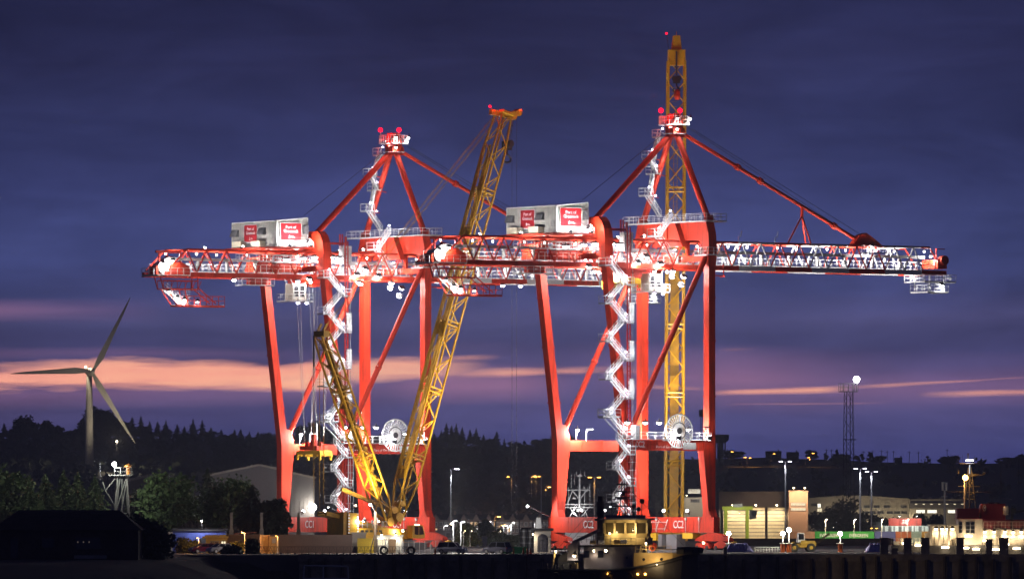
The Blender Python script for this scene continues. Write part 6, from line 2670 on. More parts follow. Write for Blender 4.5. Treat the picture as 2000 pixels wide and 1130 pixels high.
for i, wd in enumerate((.5, .5, .5)):
    mb.box(4.8 + i * .7, 5.3 + i * .7, -.06, -.03, 1.7, 2.1)
    mb.box(4.8 + i * .7, 5.3 + i * .7, -.06, -.03, 1.1, 1.5)
mb.box(4.2, 6.9, -.06, -.03, .65, .85)
mb.build('white_mark', LETTER, c)
bldg('canopy_shed', 'thin white framed open canopy left of the red container', 'canopy', 1690, 1721, 1020, YE - 3, 4, GREYC)
# lights for the container row
for px, lab in ((1612, 'lamp post lighting the left half of the green container'), (1668, 'lamp post lighting the right half of the green container'), (1722, 'lamp post in front of the blue container'), (1772, 'lamp post in front of the teal container')):
    lamp_post('yard_lamp_post', lab, px, 1014, YD - 12, 'lamp posts by the containers', 'right', 'y', 2600, omni=True, r=.06, size=.16)
# ---- straddle carrier
Y = 1560.0
t = thing('straddle_carrier', 'lime yellow straddle carrier standing before the left cream door', 'straddle carrier', at(1440, Y), 0)
LIME = mat('lime_paint', (.5, .58, .02), .5, var=.12, scale=.5, dirt=.05)
ht = GZ(990, Y)
for x in (-2.2, 2.0):
    for y in (0, 4.5):
        mb = MB()
        mb.box(x - .28, x + .28, y - .28, y + .28, 1.3, ht)
        mb.build('leg', LIME, t)
mb = MB()
mb.box(-2.9, 3.0, -.35, .35, ht - .5, ht + .2)
mb.box(-2.9, 3.0, 4.2, 4.8, ht - .5, ht + .2)
mb.box(-2.4, -1.8, .35, 4.2, ht - .5, ht + .1)
mb.box(1.7, 2.3, .35, 4.2, ht - .5, ht + .1)
mb.build('top_frame', LIME, t)
for y in (0, 4.5):
    mb = MB()
    mb.box(-3.4, 3.2, y - .3, y + .3, .9, 1.35)
    mb.build('sill_beam', LIME, t)
    for x in (-2.9, -1.0, 1.0, 2.8):
        mb = MB()
        mb.lathe([(.6, -.22), (.6, .22)], (x, y, .6), 14, 'y')
        mb.build('wheel', RUB, t)
mb = MB()
mb.box(-.9, 1.0, -.6, .6, ht + .05, ht + .7)
mb.build('engine_housing', GREYM, t)
mb = MB()
mb.prism([(2.4, ht - 2.4), (3.7, ht - 2.2), (3.9, ht - .6), (2.4, ht - .5)], 'y', -.9, .9)
cb = mb.build('operator_cab', DARKM, t)
mb = MB()
mb.lathe([(.5, -.1), (.5, .1)], (3.2, -1.0, ht - 1.2), 12, 'y')
mb.build('cab_window', GLASSD, cb)
floodlight(t, (0.2, -7.5, 6.4), 1100, (0, 1, -.15), .12, (1, 1, .75), EWARM, 160, name='work_lamp')
# ---- wheel loader
Y = 1232.0
t = thing('wheel_loader', 'yellow wheel loader with white cab on the right quay', 'loader', at(1566, Y), R(8))
LY = mat('loader_yellow', (.5, .3, .015), .5, var=.2, scale=.8, dirt=.15)
mb = MB()
mb.prism([(-.3, .7), (2.0, .6), (2.2, 1.0), (1.9, 1.75), (-.3, 1.8)], 'y', -.75, .75)
mb.prism([(-1.9, .7), (-.3, .7), (-.3, 1.3), (-1.6, 1.25)], 'y', -.6, .6)
mb.build('body', LY, t)
mb = MB()
mb.prism([(-.75, 1.5), (.35, 1.5), (.3, 2.95), (-.6, 2.95)], 'y', -.65, .65)
cb = mb.build('cab', WHITE, t)
mb = MB()
mb.box(-.6, .2, -.68, -.652, 1.9, 2.8)
mb.build('cab_window', GLASSD, cb)
for x in (-1.35, 1.3):
    for s in (-1, 1):
        mb = MB()
        mb.lathe([(.68, -.25), (.68, .25)], (x, s * .85, .68), 16, 'y')
        w_ = mb.build('wheel', RUB, t)
        mb = MB()
        mb.lathe([(.3, -.27), (.3, .27)], (x, s * .85, .68), 10, 'y')
        mb.build('rim', LY, w_)
mb = MB()
mb.beam((-1.2, -.45, 1.5), (-2.7, -.45, .7), .14, .3)
mb.beam((-1.2, .45, 1.5), (-2.7, .45, .7), .14, .3)
mb.build('lift_arm', LY, t)
mb = MB()
mb.prism([(-2.7, .15), (-3.6, .1), (-3.5, .3), (-2.95, .5), (-2.8, 1.15), (-2.65, 1.1)], 'y', -1.2, 1.2)
mb.build('bucket', DARKM, t)
# crane arm like beam lying right of the loader
mb = MB()
mb.beam((GX(1588, 1236), 1236, .8), (GX(1620, 1236), 1236, 2.9), .25, .3)
tag(mb.build('timber_boom', PILE), 'slanting pale pole leaning right of the wheel loader', 'pole')
# ---- lamp stands on drums
for px, py, lab, pw in ((1423, 1041, 'blazing work lamp stand right of the last wheels of crane CC2', 900), (1529, 1041, 'blazing lamp on an orange topped drum left of the wheel loader', 700),
                        (1541, 1034, 'higher blazing lamp just behind the wheel loader', 500), (1641, 1041, 'blazing lamp on an orange drum before the green container', 900)):
    Y = 1226.0
    z = GZ(py, Y)
    t = thing('work_lamp', lab, 'work lamp', at(px, Y), 0, 'work lamps on the right quay')
    mb = MB()
    mb.lathe([(.38, 0), (.38, 1.2), (.3, 1.3)], (0, 0, 0), 14)
    mb.build('drum', CONE if px > 1500 else GREYM, t)
    mb = MB()
    mb.lathe([(.55, 1.3), (.55, 1.42)], (0, 0, 0), 14)
    mb.tube((0, 0, 1.4), (0, 0, z - .2), .06, 6)
    mb.build('stand', WHITE, t)
    mb = MB()
    mb.ball((0, 0, z), .34, 10, 6)
    l = mb.build('lamp', emat('lamp_blaze4', (1, .93, .75), 50), t)
    point(l, (0, -.8, z + .1), pw, (1, .9, .7), .2)
# ---- tarpaulin heaps
TARP = mat('blue_tarpaulin', (.12, .12, .42), .35, var=.3, scale=1.2, bump=.5)
for px0, px1, py, lab, sd in ((1415, 1473, 1059, 'crumpled blue tarpaulin heap beside the blazing lamp near crane CC2', 5), (1689, 1737, 1059, 'dark blue tarpaulin heap below the blue container', 6)):
    Y = 1222.0
    rnd = random.Random(sd)
    x0, x1 = GX(px0, Y), GX(px1, Y)
    vs, fs = [], []
    nx, ny = 22, 12
    zt = GZ(py, Y)
    for j in range(ny + 1):
        for i in range(nx + 1):
            u, v = i / nx, j / ny
            e = min(1, 4.5 * min(u, 1 - u)) * min(1, 3.5 * min(v, 1 - v))
            vs.append((x0 + (x1 - x0) * u, Y + v * 3, zt * e * rnd.uniform(.78, 1.02)))
    for j in range(ny):
        for i in range(nx):
            a = j * (nx + 1) + i
            fs.append((a, a + 1, a + nx + 2, a + nx + 1))
    tag(MB().add(vs, fs).build('tarpaulin_heap', TARP), lab, 'tarpaulin', 'tarpaulin heaps')
mb = MB()
mb.rails([(GX(1475, 1230), 1230, 0), (GX(1525, 1230), 1230, 0)], .75, .45, .06)
tag(mb.build('low_railing', WHITE), 'low white railing between the blue tarpaulin and the orange drum lamp', 'railing')
# low dark wall behind the right quay
mb = MB()
mb.box(GX(1404, 1540), GX(1745, 1540), 1540, 1541, 0, GZ(1050.5, 1540))
tag(mb.build('yard_wall', BLK), 'long low dark wall under the row of coloured containers', 'wall')
# concrete blocks along the right quay edge
for px0, px1, py, lab in ((1719, 1735, 1047, 'dark concrete block, leftmost of the row before the ship'), (1765, 1780, 1048, 'dark concrete block left of the lit deck gear'), (1799, 1815, 1047, 'dark concrete block at the stern of the ship'),
                          (1868, 1882, 1047, 'dark concrete block under the dark wheelhouse windows'), (1926, 1938, 1050, 'narrow dark concrete block below the red funnel'), (1952, 1969, 1047, 'dark concrete block below the bright right hand deck lamps'), (1741, 1753, 1070, 'small rusty block low on the quay right of the tarpaulin'), (1413, 1420, 1068, 'small dark bollard at the end of the CC2 bogie')):
    Y = 1150.0
    t = thing('concrete_block', lab, 'block', at((px0 + px1) / 2, Y), 0, 'concrete blocks on the quay')
    w = (px1 - px0) * Y / F
    h = GZ(py, Y) * .9
    mb = MB()
    mb.box(-w / 2, w / 2, -.6, .6, 0, h)
    mb.build('shaft', QUAYW, t)
    mb = MB()
    mb.box(-w / 2 - .07, w / 2 + .07, -.67, .67, h, h + .12)
    mb.build('cap', QUAYW, t)

# ================================================================== TUG IN THE FOREGROUND
YT = 1096.0
tug = thing('tug_boat', 'black hulled tug with lit yellow wheelhouse lying in front of crane CC2', 'tug', (GX(1214, YT), YT, ZW), R(-17))
HULL = mat('hull_black', (.03, .03, .034), .5, var=.3, scale=.6, dirt=.2)
TCREAM = mat('tug_cream', (.5, .36, .15), .5, var=.1, scale=.6, dirt=.12)
TGREY = mat('tug_grey', (.2, .18, .22), .55, var=.12, scale=.6, dirt=.1)
secs = [(-11.0, 3.3, 1.95, 1.6), (-10.4, 3.9, 1.95, .4), (-5, 4.3, 1.9, -1.5), (0, 4.4, 1.95, -2), (4, 4.2, 2.3, -2), (7, 3.4, 3.0, -1.6), (9.2, 2.1, 3.7, -.9), (10.9, .3, 4.3, .4)]
mb = MB()
vs, fs = [], []
for x, w, zs, zk in secs:
    vs += [(x, -w, zs), (x - .15, -w * .96, .6), (x - .5, -w * .5, zk), (x - .5, w * .5, zk), (x - .15, w * .96, .6), (x, w, zs)]
for i in range(len(secs) - 1):
    for k in range(6):
        a, b = i * 6 + k, i * 6 + (k + 1) % 6
        fs.append((a, a + 6, b + 6, b))
fs += [tuple(range(6)), tuple(reversed(range(len(vs) - 6, len(vs))))]
mb.add(vs, fs)
mb.build('hull', HULL, tug)
mb = MB()
for (x0, w0, z0, _), (x1, w1, z1, _) in zip(secs, secs[1:]):
    for s in (-1, 1):
        mb.tube((x0, s * w0, z0 - .1), (x1, s * w1, z1 - .1), .26, 8)
mb.build('rubbing_strake', RUB, tug)
mb = MB()
for k in range(9):
    a = -math.pi / 2 + math.pi * k / 8
    p = (8.6 + 2.5 * math.cos(a), 2.6 * math.sin(a), 4.55)
    b = -math.pi / 2 + math.pi * (k + 1) / 8
    if k < 8:
        mb.tube(p, (8.6 + 2.5 * math.cos(b), 2.6 * math.sin(b), 4.55), .5, 10)
mb.build('bow_fender', RUB, tug)
# raised forecastle, lit
mb = MB()
pl = [(2.8, -3.7), (6.0, -3.35), (8.0, -2.6), (9.4, -1.2), (9.4, 1.2), (8.0, 2.6), (6.0, 3.35), (2.8, 3.7)]
mb.prism(pl, 'z', 1.9, 4.25)
fc = mb.build('forecastle', TCREAM, tug)
mb = MB()
for x, y in ((4.2, -3.56), (6.6, -3.2)):
    mb.lathe([(.19, -.03), (.19, .03)], (x, y - .02, 3.35), 12, 'y')
mb.build('porthole', GLASSD, fc)
mb = MB()
mb.rails([(3.0, -3.6, 4.25), (6.0, -3.3, 4.25), (7.8, -2.6, 4.25)], .95, .8, .04)
mb.build('railing', TCREAM, fc)
# main deckhouse
mb = MB()
mb.box(-.4, 2.78, -3.0, 3.0, 1.9, 5.1)
dh = mb.build('deckhouse', TGREY, tug)
mb = MB()
mb.box(-.7, 3.0, -3.3, 3.3, 5.1, 5.35)
mb.build('deck_edge', HULL, dh)
mb = MB()
mb.box(1.4, 2.0, -3.05, -3.0, 2.2, 4.1)
mb.build('door', TGREY, dh)
mb = MB()
mb.lathe([(.2, -.03), (.2, .03)], (1.7, -3.08, 3.6), 10, 'y')
mb.build('porthole', GLASSD, dh)
mb = MB()
mb.box(-4.8, -.42, -2.0, 2.4, 1.9, 5.0)
ah = mb.build('aft_house', TGREY, tug)
mb = MB()
mb.box(-5.3, -.72, -2.5, 2.7, 5.0, 5.3)
mb.build('deck_edge', HULL, ah)
for x in (-4.8, -2.8):
    mb = MB()
    mb.box(x, x + .8, -2.05, -2.01, 3.6, 4.5)
    mb.build('window', GLASSD, ah)
# wheelhouse with raked windows
mb = MB()
mb.box(-1.9, 3.9, -1.9, 1.9, 5.36, 6.3)
mb.prism([(-1.9, -1.9), (2.6, -1.9), (3.9, -.9), (3.9, .9), (2.6, 1.9), (-1.9, 1.9)], 'z', 6.3, 6.9)
mb.prism([(-1.9, -1.9), (2.6, -1.9), (3.9, -.9), (3.9, .9), (2.6, 1.9), (-1.9, 1.9)], 'z', 8.35, 8.75)
wh = mb.build('wheelhouse', TCREAM, tug)
pl = [(-1.9, -1.9), (-.4, -1.9), (1.1, -1.9), (2.6, -1.9), (3.9, -.9), (3.9, .9), (2.6, 1.9), (-1.9, 1.9)]
for p, q in zip(pl, pl[1:] + pl[:1]):
    mb = MB()
    mb.beam((p[0], p[1], 6.9), (p[0] * 1.0, p[1] * 1.04, 8.35), .26, .26)
    mb.build('window_post', TCREAM, wh)
    mb = MB()
    m = .12
    mb.add([(p[0] * .97, p[1] * .96, 6.9), (q[0] * .97, q[1] * .96, 6.9), (q[0] * .97, q[1] * 1.0, 8.35), (p[0] * .97, p[1] * 1.0, 8.35)], [(0, 1, 2, 3)])
    mb.build('window_pane', mat('warm_glass', (.07, .05, .02), .15), wh)
mb = MB()
mb.prism([(-2.5, -2.3), (2.8, -2.3), (4.4, -1.2), (4.4, 1.2), (2.8, 2.3), (-2.5, 2.3)], 'z', 8.75, 8.95)
mb.prism([(-1.8, -1.7), (2.4, -1.7), (3.2, -.8), (3.2, .8), (2.4, 1.7), (-1.8, 1.7)], 'z', 8.95, 9.4)
mb.build('wheelhouse_roof', TGREY, tug)
# exhaust stack and mast gear
mb = MB()
mb.box(-3.0, -2.2, -1.7, -.9, 5.6, 11.2)
mb.box(-3.3, -2.0, -1.9, -.7, 8.6, 8.9)
mb.box(-2.9, -2.3, -1.6, -1.0, 11.2, 12.0)
mb.build('exhaust_stack', HULL, tug)
mb = MB()
for x in (-.2, .9):
    mb.tube((x, -.3, 9.4), (x * .6 + .2, 0, 14.0), .08, 6)
mb.tube((.3, .8, 9.4), (.35, 0, 14.2), .08, 6)
for z, w in ((10.6, 1.6), (11.6, 1.3), (12.6, 1.0), (13.6, .7)):
    mb.beam((-w, 0, z), (w + .3, 0, z), .1, .1)
    mb.box(-.5, .6, -.4, .4, z + .05, z + .14)
mb.lathe([(.3, 0), (.3, .5), (.15, .7)], (.3, 0, 12.0), 10)
mb.beam((-.8, -.5, 11.8), (1.3, -.5, 11.8), .12, .2)
mb.tube((-1.4, 0, 9.3), (-1.4, 0, 13.0), .04, 4)
mb.tube((1.9, .4, 9.3), (1.9, .4, 12.2), .04, 4)
mast = mb.build('mast', HULL, tug)
for x, z, r in ((2.6, 10.2, .3), (3.1, 11.3, .36), (1.9, 10.6, .26)):
    mb = MB()
    mb.lathe([(r * .7, -.25), (r, .1), (r, .25)], (x, -.8, z), 12, 'y')
    mb.tube((x, -.8, 9.0), (x, -.8, z - r), .06, 5)
    mb.build('searchlight', HULL, tug)
for a, b in (((.3, 0, 13.8), (9.2, 0, 4.9)), ((.3, 0, 13.6), (-8.6, 0, 4.5)), ((.3, .1, 12.6), (2.6, -2.2, 9.0)), ((.3, -.1, 12.4), (-2.2, 2.2, 9.0)), ((-2.6, -1.3, 11.5), (-8.6, -3.0, 4.4))):
    bar('rigging_wire', a, b, .03, DARKM, tug, 4)
for k, (x, y) in enumerate(((-3.4, -2.3), (-2.2, -2.3), (.2, -3.0), (1.2, -3.0))):
    mb = MB()
    mb.lathe([(.1, -.45), (.3, -.4), (.3, .4), (.1, .45)], (x, y, 5.68 if x < 0 else 5.75), 10, 'x')
    mb.build('liferaft_canister', WHITE if k % 2 else TCREAM, tug)
mb = MB()
mb.box(-6.4, -5.4, -3.4, -2.6, 1.84, 2.9)
mb.build('deck_locker', TCREAM, tug)
for k in range(4):
    mb = MB()
    mb.lathe([(.14, 1.84), (.14, 2.5), (.2, 2.5), (.2, 2.62)], (-9.6 + k * 1.1, -3.5, 0), 10)
    mb.build('mooring_bollard', DARKM, tug)
for x, y, z, pw in ((-8.4, -3.4, 4.5, 90), (-3.2, -2.6, 4.6, 60), (4.6, -3.9, 5.6, 90)):
    floodlight(tug, (x, y, z), pw, (0, .2, -1), .12, (1, .8, .5), EWARM, 170, name='deck_lamp')
# slanting deck crane arm and towing gear aft
mb = MB()
mb.beam((-6.6, -1.4, 5.6), (-2.6, -1.6, 7.4), .3, .42)
mb.prism([(-7.2, 3.2), (-5.7, 3.2), (-5.7, 5.8), (-6.6, 5.6), (-7.2, 5.2)], 'y', -1.9, -.9)
mb.build('deck_crane', TGREY, tug)
mb = MB()
mb.lathe([(.9, -1.0), (.9, 1.0)], (-7.6, 0, 3.0), 16, 'y')
mb.lathe([(1.25, -1.1), (1.25, -1.0)], (-7.6, 0, 3.0), 16, 'y')
mb.lathe([(1.25, 1.0), (1.25, 1.1)], (-7.6, 0, 3.0), 16, 'y')
mb.build('tow_winch', DARKM, tug)
mb = MB()
for s in (-1, 1):
    mb.tube((-9.0, s * 3.4, 1.9), (-8.6, s * 3.2, 4.3), .14, 6)
mb.tube((-8.6, -3.2, 4.3), (-8.6, 3.2, 4.3), .14, 6)
mb.build('tow_arch', TCREAM, tug)
mb = MB()
mb.box(-11.0, 2.7, -4.0, 4.0, 1.72, 1.84)
mb.build('deck', mat('tug_deck', (.12, .13, .09), .8, var=.3), tug)
mb = MB()
mb.rails([(-10.2, -3.9, 1.9), (-5.5, -4.25, 1.9)], 1.0, .8, .04)
mb.rails([(-5.6, -2.6, 5.6), (-.8, -2.6, 5.6)], .9, .7, .035)
mb.rails([(-.7, -3.2, 5.35), (3.0, -3.2, 5.35)], .9, .7, .035)
mb.build('railing', TGREY, tug)
mb = MB()
for q in (0, .35):
    mb.tube((3.2 + q, -2.6, 4.2), (4.2 + q, -2.2, 6.6), .05, 4)
for k in range(7):
    mb.tube((3.3 + k * .14, -2.55 + .05 * k, 4.5 + k * .32), (3.65 + k * .14, -2.55 + .05 * k, 4.5 + k * .32), .04, 4)
mb.build('ladder', TCREAM, tug)
mb = MB()
for k in range(14):
    a0, a1 = k * math.pi / 7, (k + 1) * math.pi / 7
    mb.tube((5.4 + .38 * math.cos(a0), -3.5, 4.9 + .38 * math.sin(a0)), (5.4 + .38 * math.cos(a1), -3.5, 4.9 + .38 * math.sin(a1)), .09, 5)
mb.build('life_ring', CONE, tug)
for k in range(5):
    mb = MB()
    for q in range(12):
        a0, a1 = q * math.pi / 6, (q + 1) * math.pi / 6
        mb.tube((-8 + k * 2.6 + .42 * math.cos(a0), -4.62, 1.05 + .42 * math.sin(a0)), (-8 + k * 2.6 + .42 * math.cos(a1), -4.62, 1.05 + .42 * math.sin(a1)), .15, 6)
    mb.build('tyre_fender', RUB, tug)
floodlight(tug, (-5.9, -2.9, 3.9), 200, (-.3, .25, -1), .24, (1, .88, .62), EWARM, 170, name='deck_lamp')
floodlight(tug, (-1.2, -3.5, 4.6), 70, (-.35, -.1, -1), .2, (1, .9, .7), EWARM, 170, name='deck_lamp')
floodlight(tug, (2.6, -3.4, 7.4), 260, (-.3, 1, -.1), .15, (1, .8, .45), EWARM, 170, name='deck_lamp')
floodlight(tug, (6.6, -5.6, 2.6), 420, (-.05, 1, .25), .1, (1, .68, .3), EWARM, 170, name='deck_lamp')
floodlight(tug, (10.4, 4.2, 5.6), 2600, (1, .5, -.12), .15, (1, .72, .4), EWARM, 120, name='added_quay_fill')  # added lamp hidden beyond the bow, only to brighten the quay wall
floodlight(tug, (-.8, -3.4, 6.9), 160, (.4, 1, 0), .12, (1, .8, .4), EWARM, 170, name='deck_lamp')
point(wh, (.6, -.2, 7.7), 220, (1, .75, .35), .15)
for x in (3.6, 4.6, -.6):
    mb = MB()
    yy = -4.35 if x < 4.2 else -4.1
    mb.lathe([(.14, -.06), (.14, .06)], (x, yy - .12, 1.35), 10, 'y')
    mb.build('port_light', EO, tug)
mb = MB()
mb.box(-6.9, -5.9, -4.25, -4.15, 1.9, 2.05)
mb.build('green_side_light', emat('lamp_green', (.1, 1, .3), 2), tug)

# ================================================================== SHIP MAST behind crane two
Y = 1440.0
t = thing('ship_mast', 'white ship mast with crosstrees seen between the legs of crane CC2', 'ship mast', (GX(1132, Y), Y, 0), 0)
mz = lambda py: GZ(py, Y)
mx_ = lambda px: (px - 1132) * Y / F
mb = MB()
mb.tube((0, 0, mz(1000)), (0, 0, mz(925)), .22, 8, .16)
mb.build('pole', GALV, t)
for (a, b, py) in ((1106, 1152, 956), (1103, 1160, 984), (1103, 1160, 990)):
    bar('yard', (mx_(a), 0, mz(py)), (mx_(b), 0, mz(py)), .1, GALV, t, 6)
for (a, pa, b, pb) in ((1128, 985, 1112, 1010), (1138, 985, 1148, 1010), (1112, 1010, 1124, 985), (1118, 957, 1130, 972), (1146, 957, 1134, 972), (1108, 984, 1118, 957), (1128, 1008, 1112, 990), (1136, 1008, 1150, 990)):
    bar('mast_brace', (mx_(a), 0, mz(pa)), (mx_(b), 0, mz(pb)), .09, GALV, t, 6)
mb = MB()
mb.box(mx_(1126), mx_(1140), -.5, .5, mz(998), mz(992))
mb.box(mx_(1127), mx_(1137), -.8, .8, mz(930), mz(927))
for px, a, b in ((1122, 925, 945), (1116, 925, 952), (1134, 916, 930), (1110, 950, 990), (1142, 918, 928), (1140, 948, 956), (1148, 950, 956), (1142, 950, 1008), (1152, 944, 990), (1126, 920, 928)):
    mb.tube((mx_(px), 0, mz(b)), (mx_(px), 0, mz(a)), .05, 4)
mb.box(mx_(1119), mx_(1125), -.3, .3, mz(974), mz(971))
mb.build('aerial', GALV, t)
mb = MB()
mb.prism([(mx_(1104), -1), (mx_(1158), -1), (mx_(1158), mz(1012)), (mx_(1104), mz(1012))], 'y', .5, 6)
mb.build('deckhouse', WHITE, t)
floodlight(t, (mx_(1122), -3.5, mz(1004)), 800, (.2, .8, .8), .2, name='mast_lamp', angle=150)

# ================================================================== SHIP AT THE RIGHT
YS = 1252.0
ox = GX(1815, YS)
ship = thing('supply_ship', 'white and dark red ship with lit aft deck lying at the far right quay', 'ship', (ox, YS, 0), 0)
sx = lambda px: (px - 1815) * YS / F
sz = lambda py: GZ(py, YS)
SW = mat('ship_white', (.5, .45, .38), .5, var=.1, scale=.5, dirt=.12)
SR = mat('ship_dark_red', (.16, .012, .022), .5, var=.15, scale=.4, dirt=.05)
mb = MB()
mb.prism([(-2.6, -5), (1.5, -6), (30, -6), (40, -6), (40, sz(1064)), (sx(1740), sz(1064)), (sx(1738), -1.5)], 'y', -1.5, 7)
mb.build('hull', HULL, ship)
# aft house with overhang
mb = MB()
mb.prism([(sx(1822), sz(1066)), (sx(1871), sz(1066)), (sx(1871), sz(1026)), (sx(1817), sz(1026)), (sx(1817), sz(1031))], 'y', 1.2, 6)
ah = mb.build('aft_house', SW, ship)
mb = MB()
mb.box(sx(1815), sx(1871), -1.6, 6.2, sz(1026), sz(1023.5))
mb.build('overhang', SW, ah)
for px in (1818, 1834, 1852, 1868):
    mb = MB()
    mb.prism([(sx(px) - .15, sz(1066)), (sx(px) + .15, sz(1066)), (sx(px) + .15, sz(1026)), (sx(px) - .15, sz(1026))], 'y', -1.4, -.9)
    mb.build('stanchion', SW, ah)
for px in (1828, 1840, 1850, 1860):
    floodlight(ship, (sx(px), -.4, sz(1031)), 230, (0, .5, -1), .3, (1, .74, .42), EWARM, 170, name='deck_lamp', off=.6)
mb = MB()
for px in (1826, 1836, 1844, 1856):
    mb.box(sx(px), sx(px) + .5, .2, 1.1, sz(1066), sz(1046))
mb.rails([(sx(1838), -.3, sz(1064)), (sx(1850), -.3, sz(1064))], 1.6, .3, .04)
mb.lathe([(.6, 0), (.6, 1.1)], (sx(1862), .2, sz(1066)), 12)
mb.build('deck_gear', SW, ship)
# wheelhouse block
mb = MB()
mb.box(sx(1871), sx(1918), -1.2, 6, sz(1066), sz(1012))
wb = mb.build('wheelhouse', SW, ship)
for a, b, c, d in ((1872, 1879, 1018, 1040), (1885, 1903, 1018, 1041)):
    mb = MB()
    mb.box(sx(a), sx(b), -1.26, -1.2, sz(d), sz(c))
    f = mb.build('window', GREYM, wb)
    nn = max(1, int((b - a) / 8))
    for k in range(nn):
        for r_ in range(3):
            xa = sx(a) + (sx(b) - sx(a)) * k / nn + .06
            xb = sx(a) + (sx(b) - sx(a)) * (k + 1) / nn - .06
            za = sz(d) + (sz(c) - sz(d)) * r_ / 3 + .05
            zb_ = sz(d) + (sz(c) - sz(d)) * (r_ + 1) / 3 - .05
            mb = MB()
            mb.box(xa, xb, -1.3, -1.262, za, zb_)
            mb.build('pane', GLASSD, f)
mb = MB()
mb.box(sx(1869), sx(1912), -.8, 5, sz(1012), sz(992))
mb.box(sx(1867), sx(1920), -1.6, 6, sz(1013), sz(1011))
mb.build('red_upper_deck', SR, ship)
mb = MB()
mb.prism([(sx(1914), sz(1020)), (sx(1964), sz(1020)), (sx(1964), sz(983)), (sx(1918), sz(983)), (sx(1916), sz(986))], 'y', .5, 5)
mb.box(sx(1914), sx(2020), -1.0, 6, sz(1031), sz(1014))
fn = mb.build('funnel', SR, ship)
mb = MB()
for k in range(20):
    a0, a1 = k * math.pi / 10, (k + 1) * math.pi / 10
    mb.tube((sx(1923) + .22 * math.cos(a0), .46, sz(991) + .45 * math.sin(a0)), (sx(1923) + .22 * math.cos(a1), .46, sz(991) + .45 * math.sin(a1)), .06, 4)
mb.box(sx(1923) - .05, sx(1923) + .12, .42, .48, sz(993.5), sz(988.5))
mb.build('ring_emblem', LETTER, fn)
mb = MB()
for px in (1932, 1940, 1950):
    mb.lathe([(.3, sz(983)), (.3, sz(981)), (.38, sz(980.5))], (sx(px), 2, 0), 10)
mb.build('exhaust_pipe', DARKM, fn)
# mast frame
for a, b in (((1884, 993), (1893, 912)), ((1907, 993), (1898, 912)), ((1894, 993), (1896, 905))):
    bar('mast_leg', (sx(a[0]), 1.5, sz(a[1])), (sx(b[0]), 1.5, sz(b[1])), .1, DARKM, ship, 6)
for py, a, b in ((974, 1886, 1905), (949, 1873, 1915), (960, 1850, 1936), (938, 1890, 1903), (904, 1875, 1914), (926, 1889, 1902)):
    bar('yard', (sx(a), 1.5, sz(py)), (sx(b), 1.5, sz(py)), .05 if py == 960 else .07, DARKM, ship, 5)
for (a, pa, b, pb) in ((1886, 974, 1904, 960), (1905, 974, 1888, 960), (1888, 960, 1902, 938), (1904, 960, 1890, 938), (1885, 990, 1905, 974)):
    bar('mast_brace', (sx(a), 1.5, sz(pa)), (sx(b), 1.5, sz(pb)), .05, DARKM, ship, 5)
mb = MB()
mb.prism([(sx(1900), sz(929)), (sx(1924), sz(927)), (sx(1926), sz(921)), (sx(1922), sz(922)), (sx(1918), sz(926)), (sx(1902), sz(924))], 'y', 1.2, 1.8)
mb.box(sx(1872), sx(1873.5), 1.3, 1.6, sz(924), sz(918))
mb.box(sx(1890.5), sx(1893), 1.3, 1.6, sz(896), sz(884))
for px in (1881, 1905, 1956, 1991, 1873):
    mb.tube((sx(px), 1.5, sz(1000 if px > 1950 else 905)), (sx(px), 1.5, sz(895 if px > 1950 else 888)), .03, 4)
mb.build('radar', DARKM, ship)
lp = MB()
lp.ball((sx(1886), .6, sz(932)), .42, 10, 6)
l = lp.build('orange_floodlight', emat('lamp_orange_big', (1, .5, .1), 40), ship)
mb = MB()
mb.tube((sx(1884), .8, sz(993)), (sx(1884), .8, sz(933)), .12, 6)
mb.build('lamp_pole', GALV, l)
point(l, (sx(1886), -.3, sz(931)), 1100, (1, .45, .08), .2)
mb = MB()
mb.box(sx(1888), sx(1902), 1.0, 2.0, sz(899), sz(897.5))
mb.build('mast_light', EW, ship)
bar('lit_strip', (sx(1894.5), 1.2, sz(924)), (sx(1894.5), 1.2, sz(907)), .07, emat('strip_lit', (.9, .95, 1), 1.2), ship, 6)
# forward working deck, rails, ladders and lamps
mb = MB()
mb.box(sx(1919), sx(2010), -.6, 6, sz(1066), sz(1033))
mb.build('forward_house', SW, ship)
for x0, x1, py in ((1920, 2005, 1064), (1920, 2005, 1031), (1740, 1815, 1064)):
    mb = MB()
    mb.rails([(sx(x0), -1.3, sz(py)), (sx(x1), -1.3, sz(py))], 1.05, .55, .04)
    mb.build('railing', SW, ship)
mb = MB()
for k in range(12):
    z = sz(1062) + k * .22
    mb.box(sx(1944), sx(1954), -1.25, -.7, z, z + .05)
mb.beam((sx(1944), -1.3, sz(1062)), (sx(1944), -1.3, sz(1034)), .08, .08)
mb.beam((sx(1954), -1.3, sz(1062)), (sx(1954), -1.3, sz(1034)), .08, .08)
mb.build('ladder', SW, ship)
for px, py, pw in ((1923, 1037, 90), (1941, 1037, 90), (1962, 1037, 220), (1978, 1038, 80), (1994, 1037, 240)):
    floodlight(ship, (sx(px), -1.0, sz(py)), pw, (0, .25, -1), .22, (1, .76, .45), EWARM, 170, name='deck_lamp', off=.6)
for px, py, pw in ((1793, 1064, 160), (1845, 1068, 240), (1905, 1071, 200), (1943, 1072, 240), (1890, 1046, 120), (1884, 1069, 120), (1768, 1060, 90), (1925, 1055, 90), (1962, 1062, 140), (1984, 1070, 140)):
    mb = MB()
    mb.box(sx(px) - .55, sx(px) + .55, -2.1, -1.9, sz(py) - .12, sz(py) + .12)
    fl = mb.build('side_lamp', EWARM, ship)
    point(fl, (sx(px), -2.5, sz(py) + .2), pw, (1, .76, .45), .15)
mb = MB()
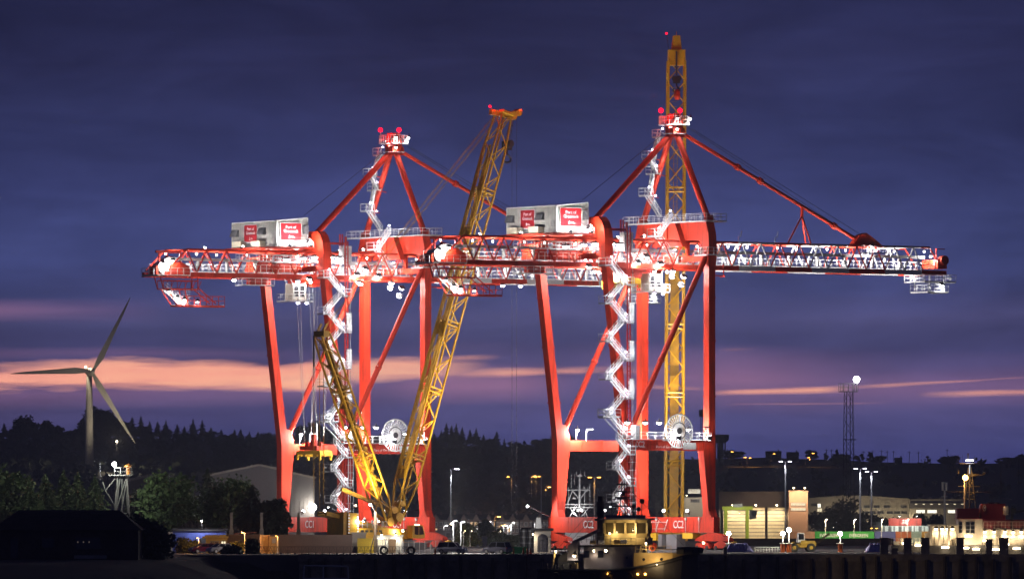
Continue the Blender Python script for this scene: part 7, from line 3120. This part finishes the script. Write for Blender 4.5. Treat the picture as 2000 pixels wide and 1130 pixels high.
for px, py0, py1, w in ((1745, 1066, 1056, .8), (1758, 1066, 1050, .5), (1785, 1066, 1058, 1.0), (1806, 1066, 1040, .5), (1811, 1060, 1038, .4)):
    mb.box(sx(px), sx(px) + w, -.9, .4, sz(py0), sz(py1))
mb.beam((sx(1748), -.5, sz(1058)), (sx(1767), -.5, sz(1057)), .2, .25)
mb.beam((sx(1760), -.5, sz(1057)), (sx(1759), -.5, sz(1014)), .08, .08)
mb.beam((sx(1806), -.5, sz(1040)), (sx(1818), -.5, sz(1062)), .2, .2)
mb.build('deck_winch', SW, ship)
mb = MB()
mb.beam((sx(1975), -.8, sz(1030)), (sx(1977), -.8, sz(990)), .4, .4)
mb.beam((sx(1977), -.8, sz(1000)), (sx(2008), -.8, sz(995)), .25, .25)
mb.box(sx(1973), sx(1984), -1.1, -.3, sz(1001), sz(992))
mb.build('deck_crane', DARKM, ship)
mb = MB()
mb.lathe([(.55, sz(1005)), (.55, sz(990)), (.45, sz(988))], (sx(1966), 0, 0), 14)
mb.build('satellite_dome', SW, ship)
# telephone style double drum aerial on a pole behind the ship
Y = 1700.0
t = thing('drum_aerial', 'grey pole topped by two upright drums in front of office block', 'aerial', at(1845, Y), 0)
h = GZ(957, Y)
mb = MB()
mb.tube((0, 0, 0), (0, 0, h), .32, 8, .22)
mb.build('pole', GALV, t)
for x in (-.38, .38):
    mb = MB()
    mb.lathe([(.3, h), (.34, h + 1.7), (.2, h + 1.8)], (x, 0, 0), 10)
    mb.build('drum', GALV, t)
mb = MB()
mb.lathe([(.7, h - 1.4), (.7, h - 1.2)], (0, 0, 0), 10)
mb.build('collar', GALV, t)
lamp_post('street_lamp', 'low orange lamp behind the blue container near the canopy', 1707, 1031, 1760, 'orange street lamps', 'both', 'o', 500, r=.07, size=.3)

# ================================================================== HAZE
hz = bpy.data.materials.new('haze')
hz.use_nodes = True
nt = hz.node_tree
nt.nodes.clear()
pv = nt.nodes.new('ShaderNodeVolumePrincipled')
pv.inputs['Color'].default_value = (.92, .94, 1, 1)
pv.inputs['Density'].default_value = HAZE
pv.inputs['Anisotropy'].default_value = 0.2
ho = nt.nodes.new('ShaderNodeOutputMaterial')
nt.links.new(pv.outputs[0], ho.inputs['Volume'])
mb = MB()
mb.box(-3900, 3900, -800, 6300, -11, 130)
o = mb.build('haze', hz)
o['kind'] = 'stuff'
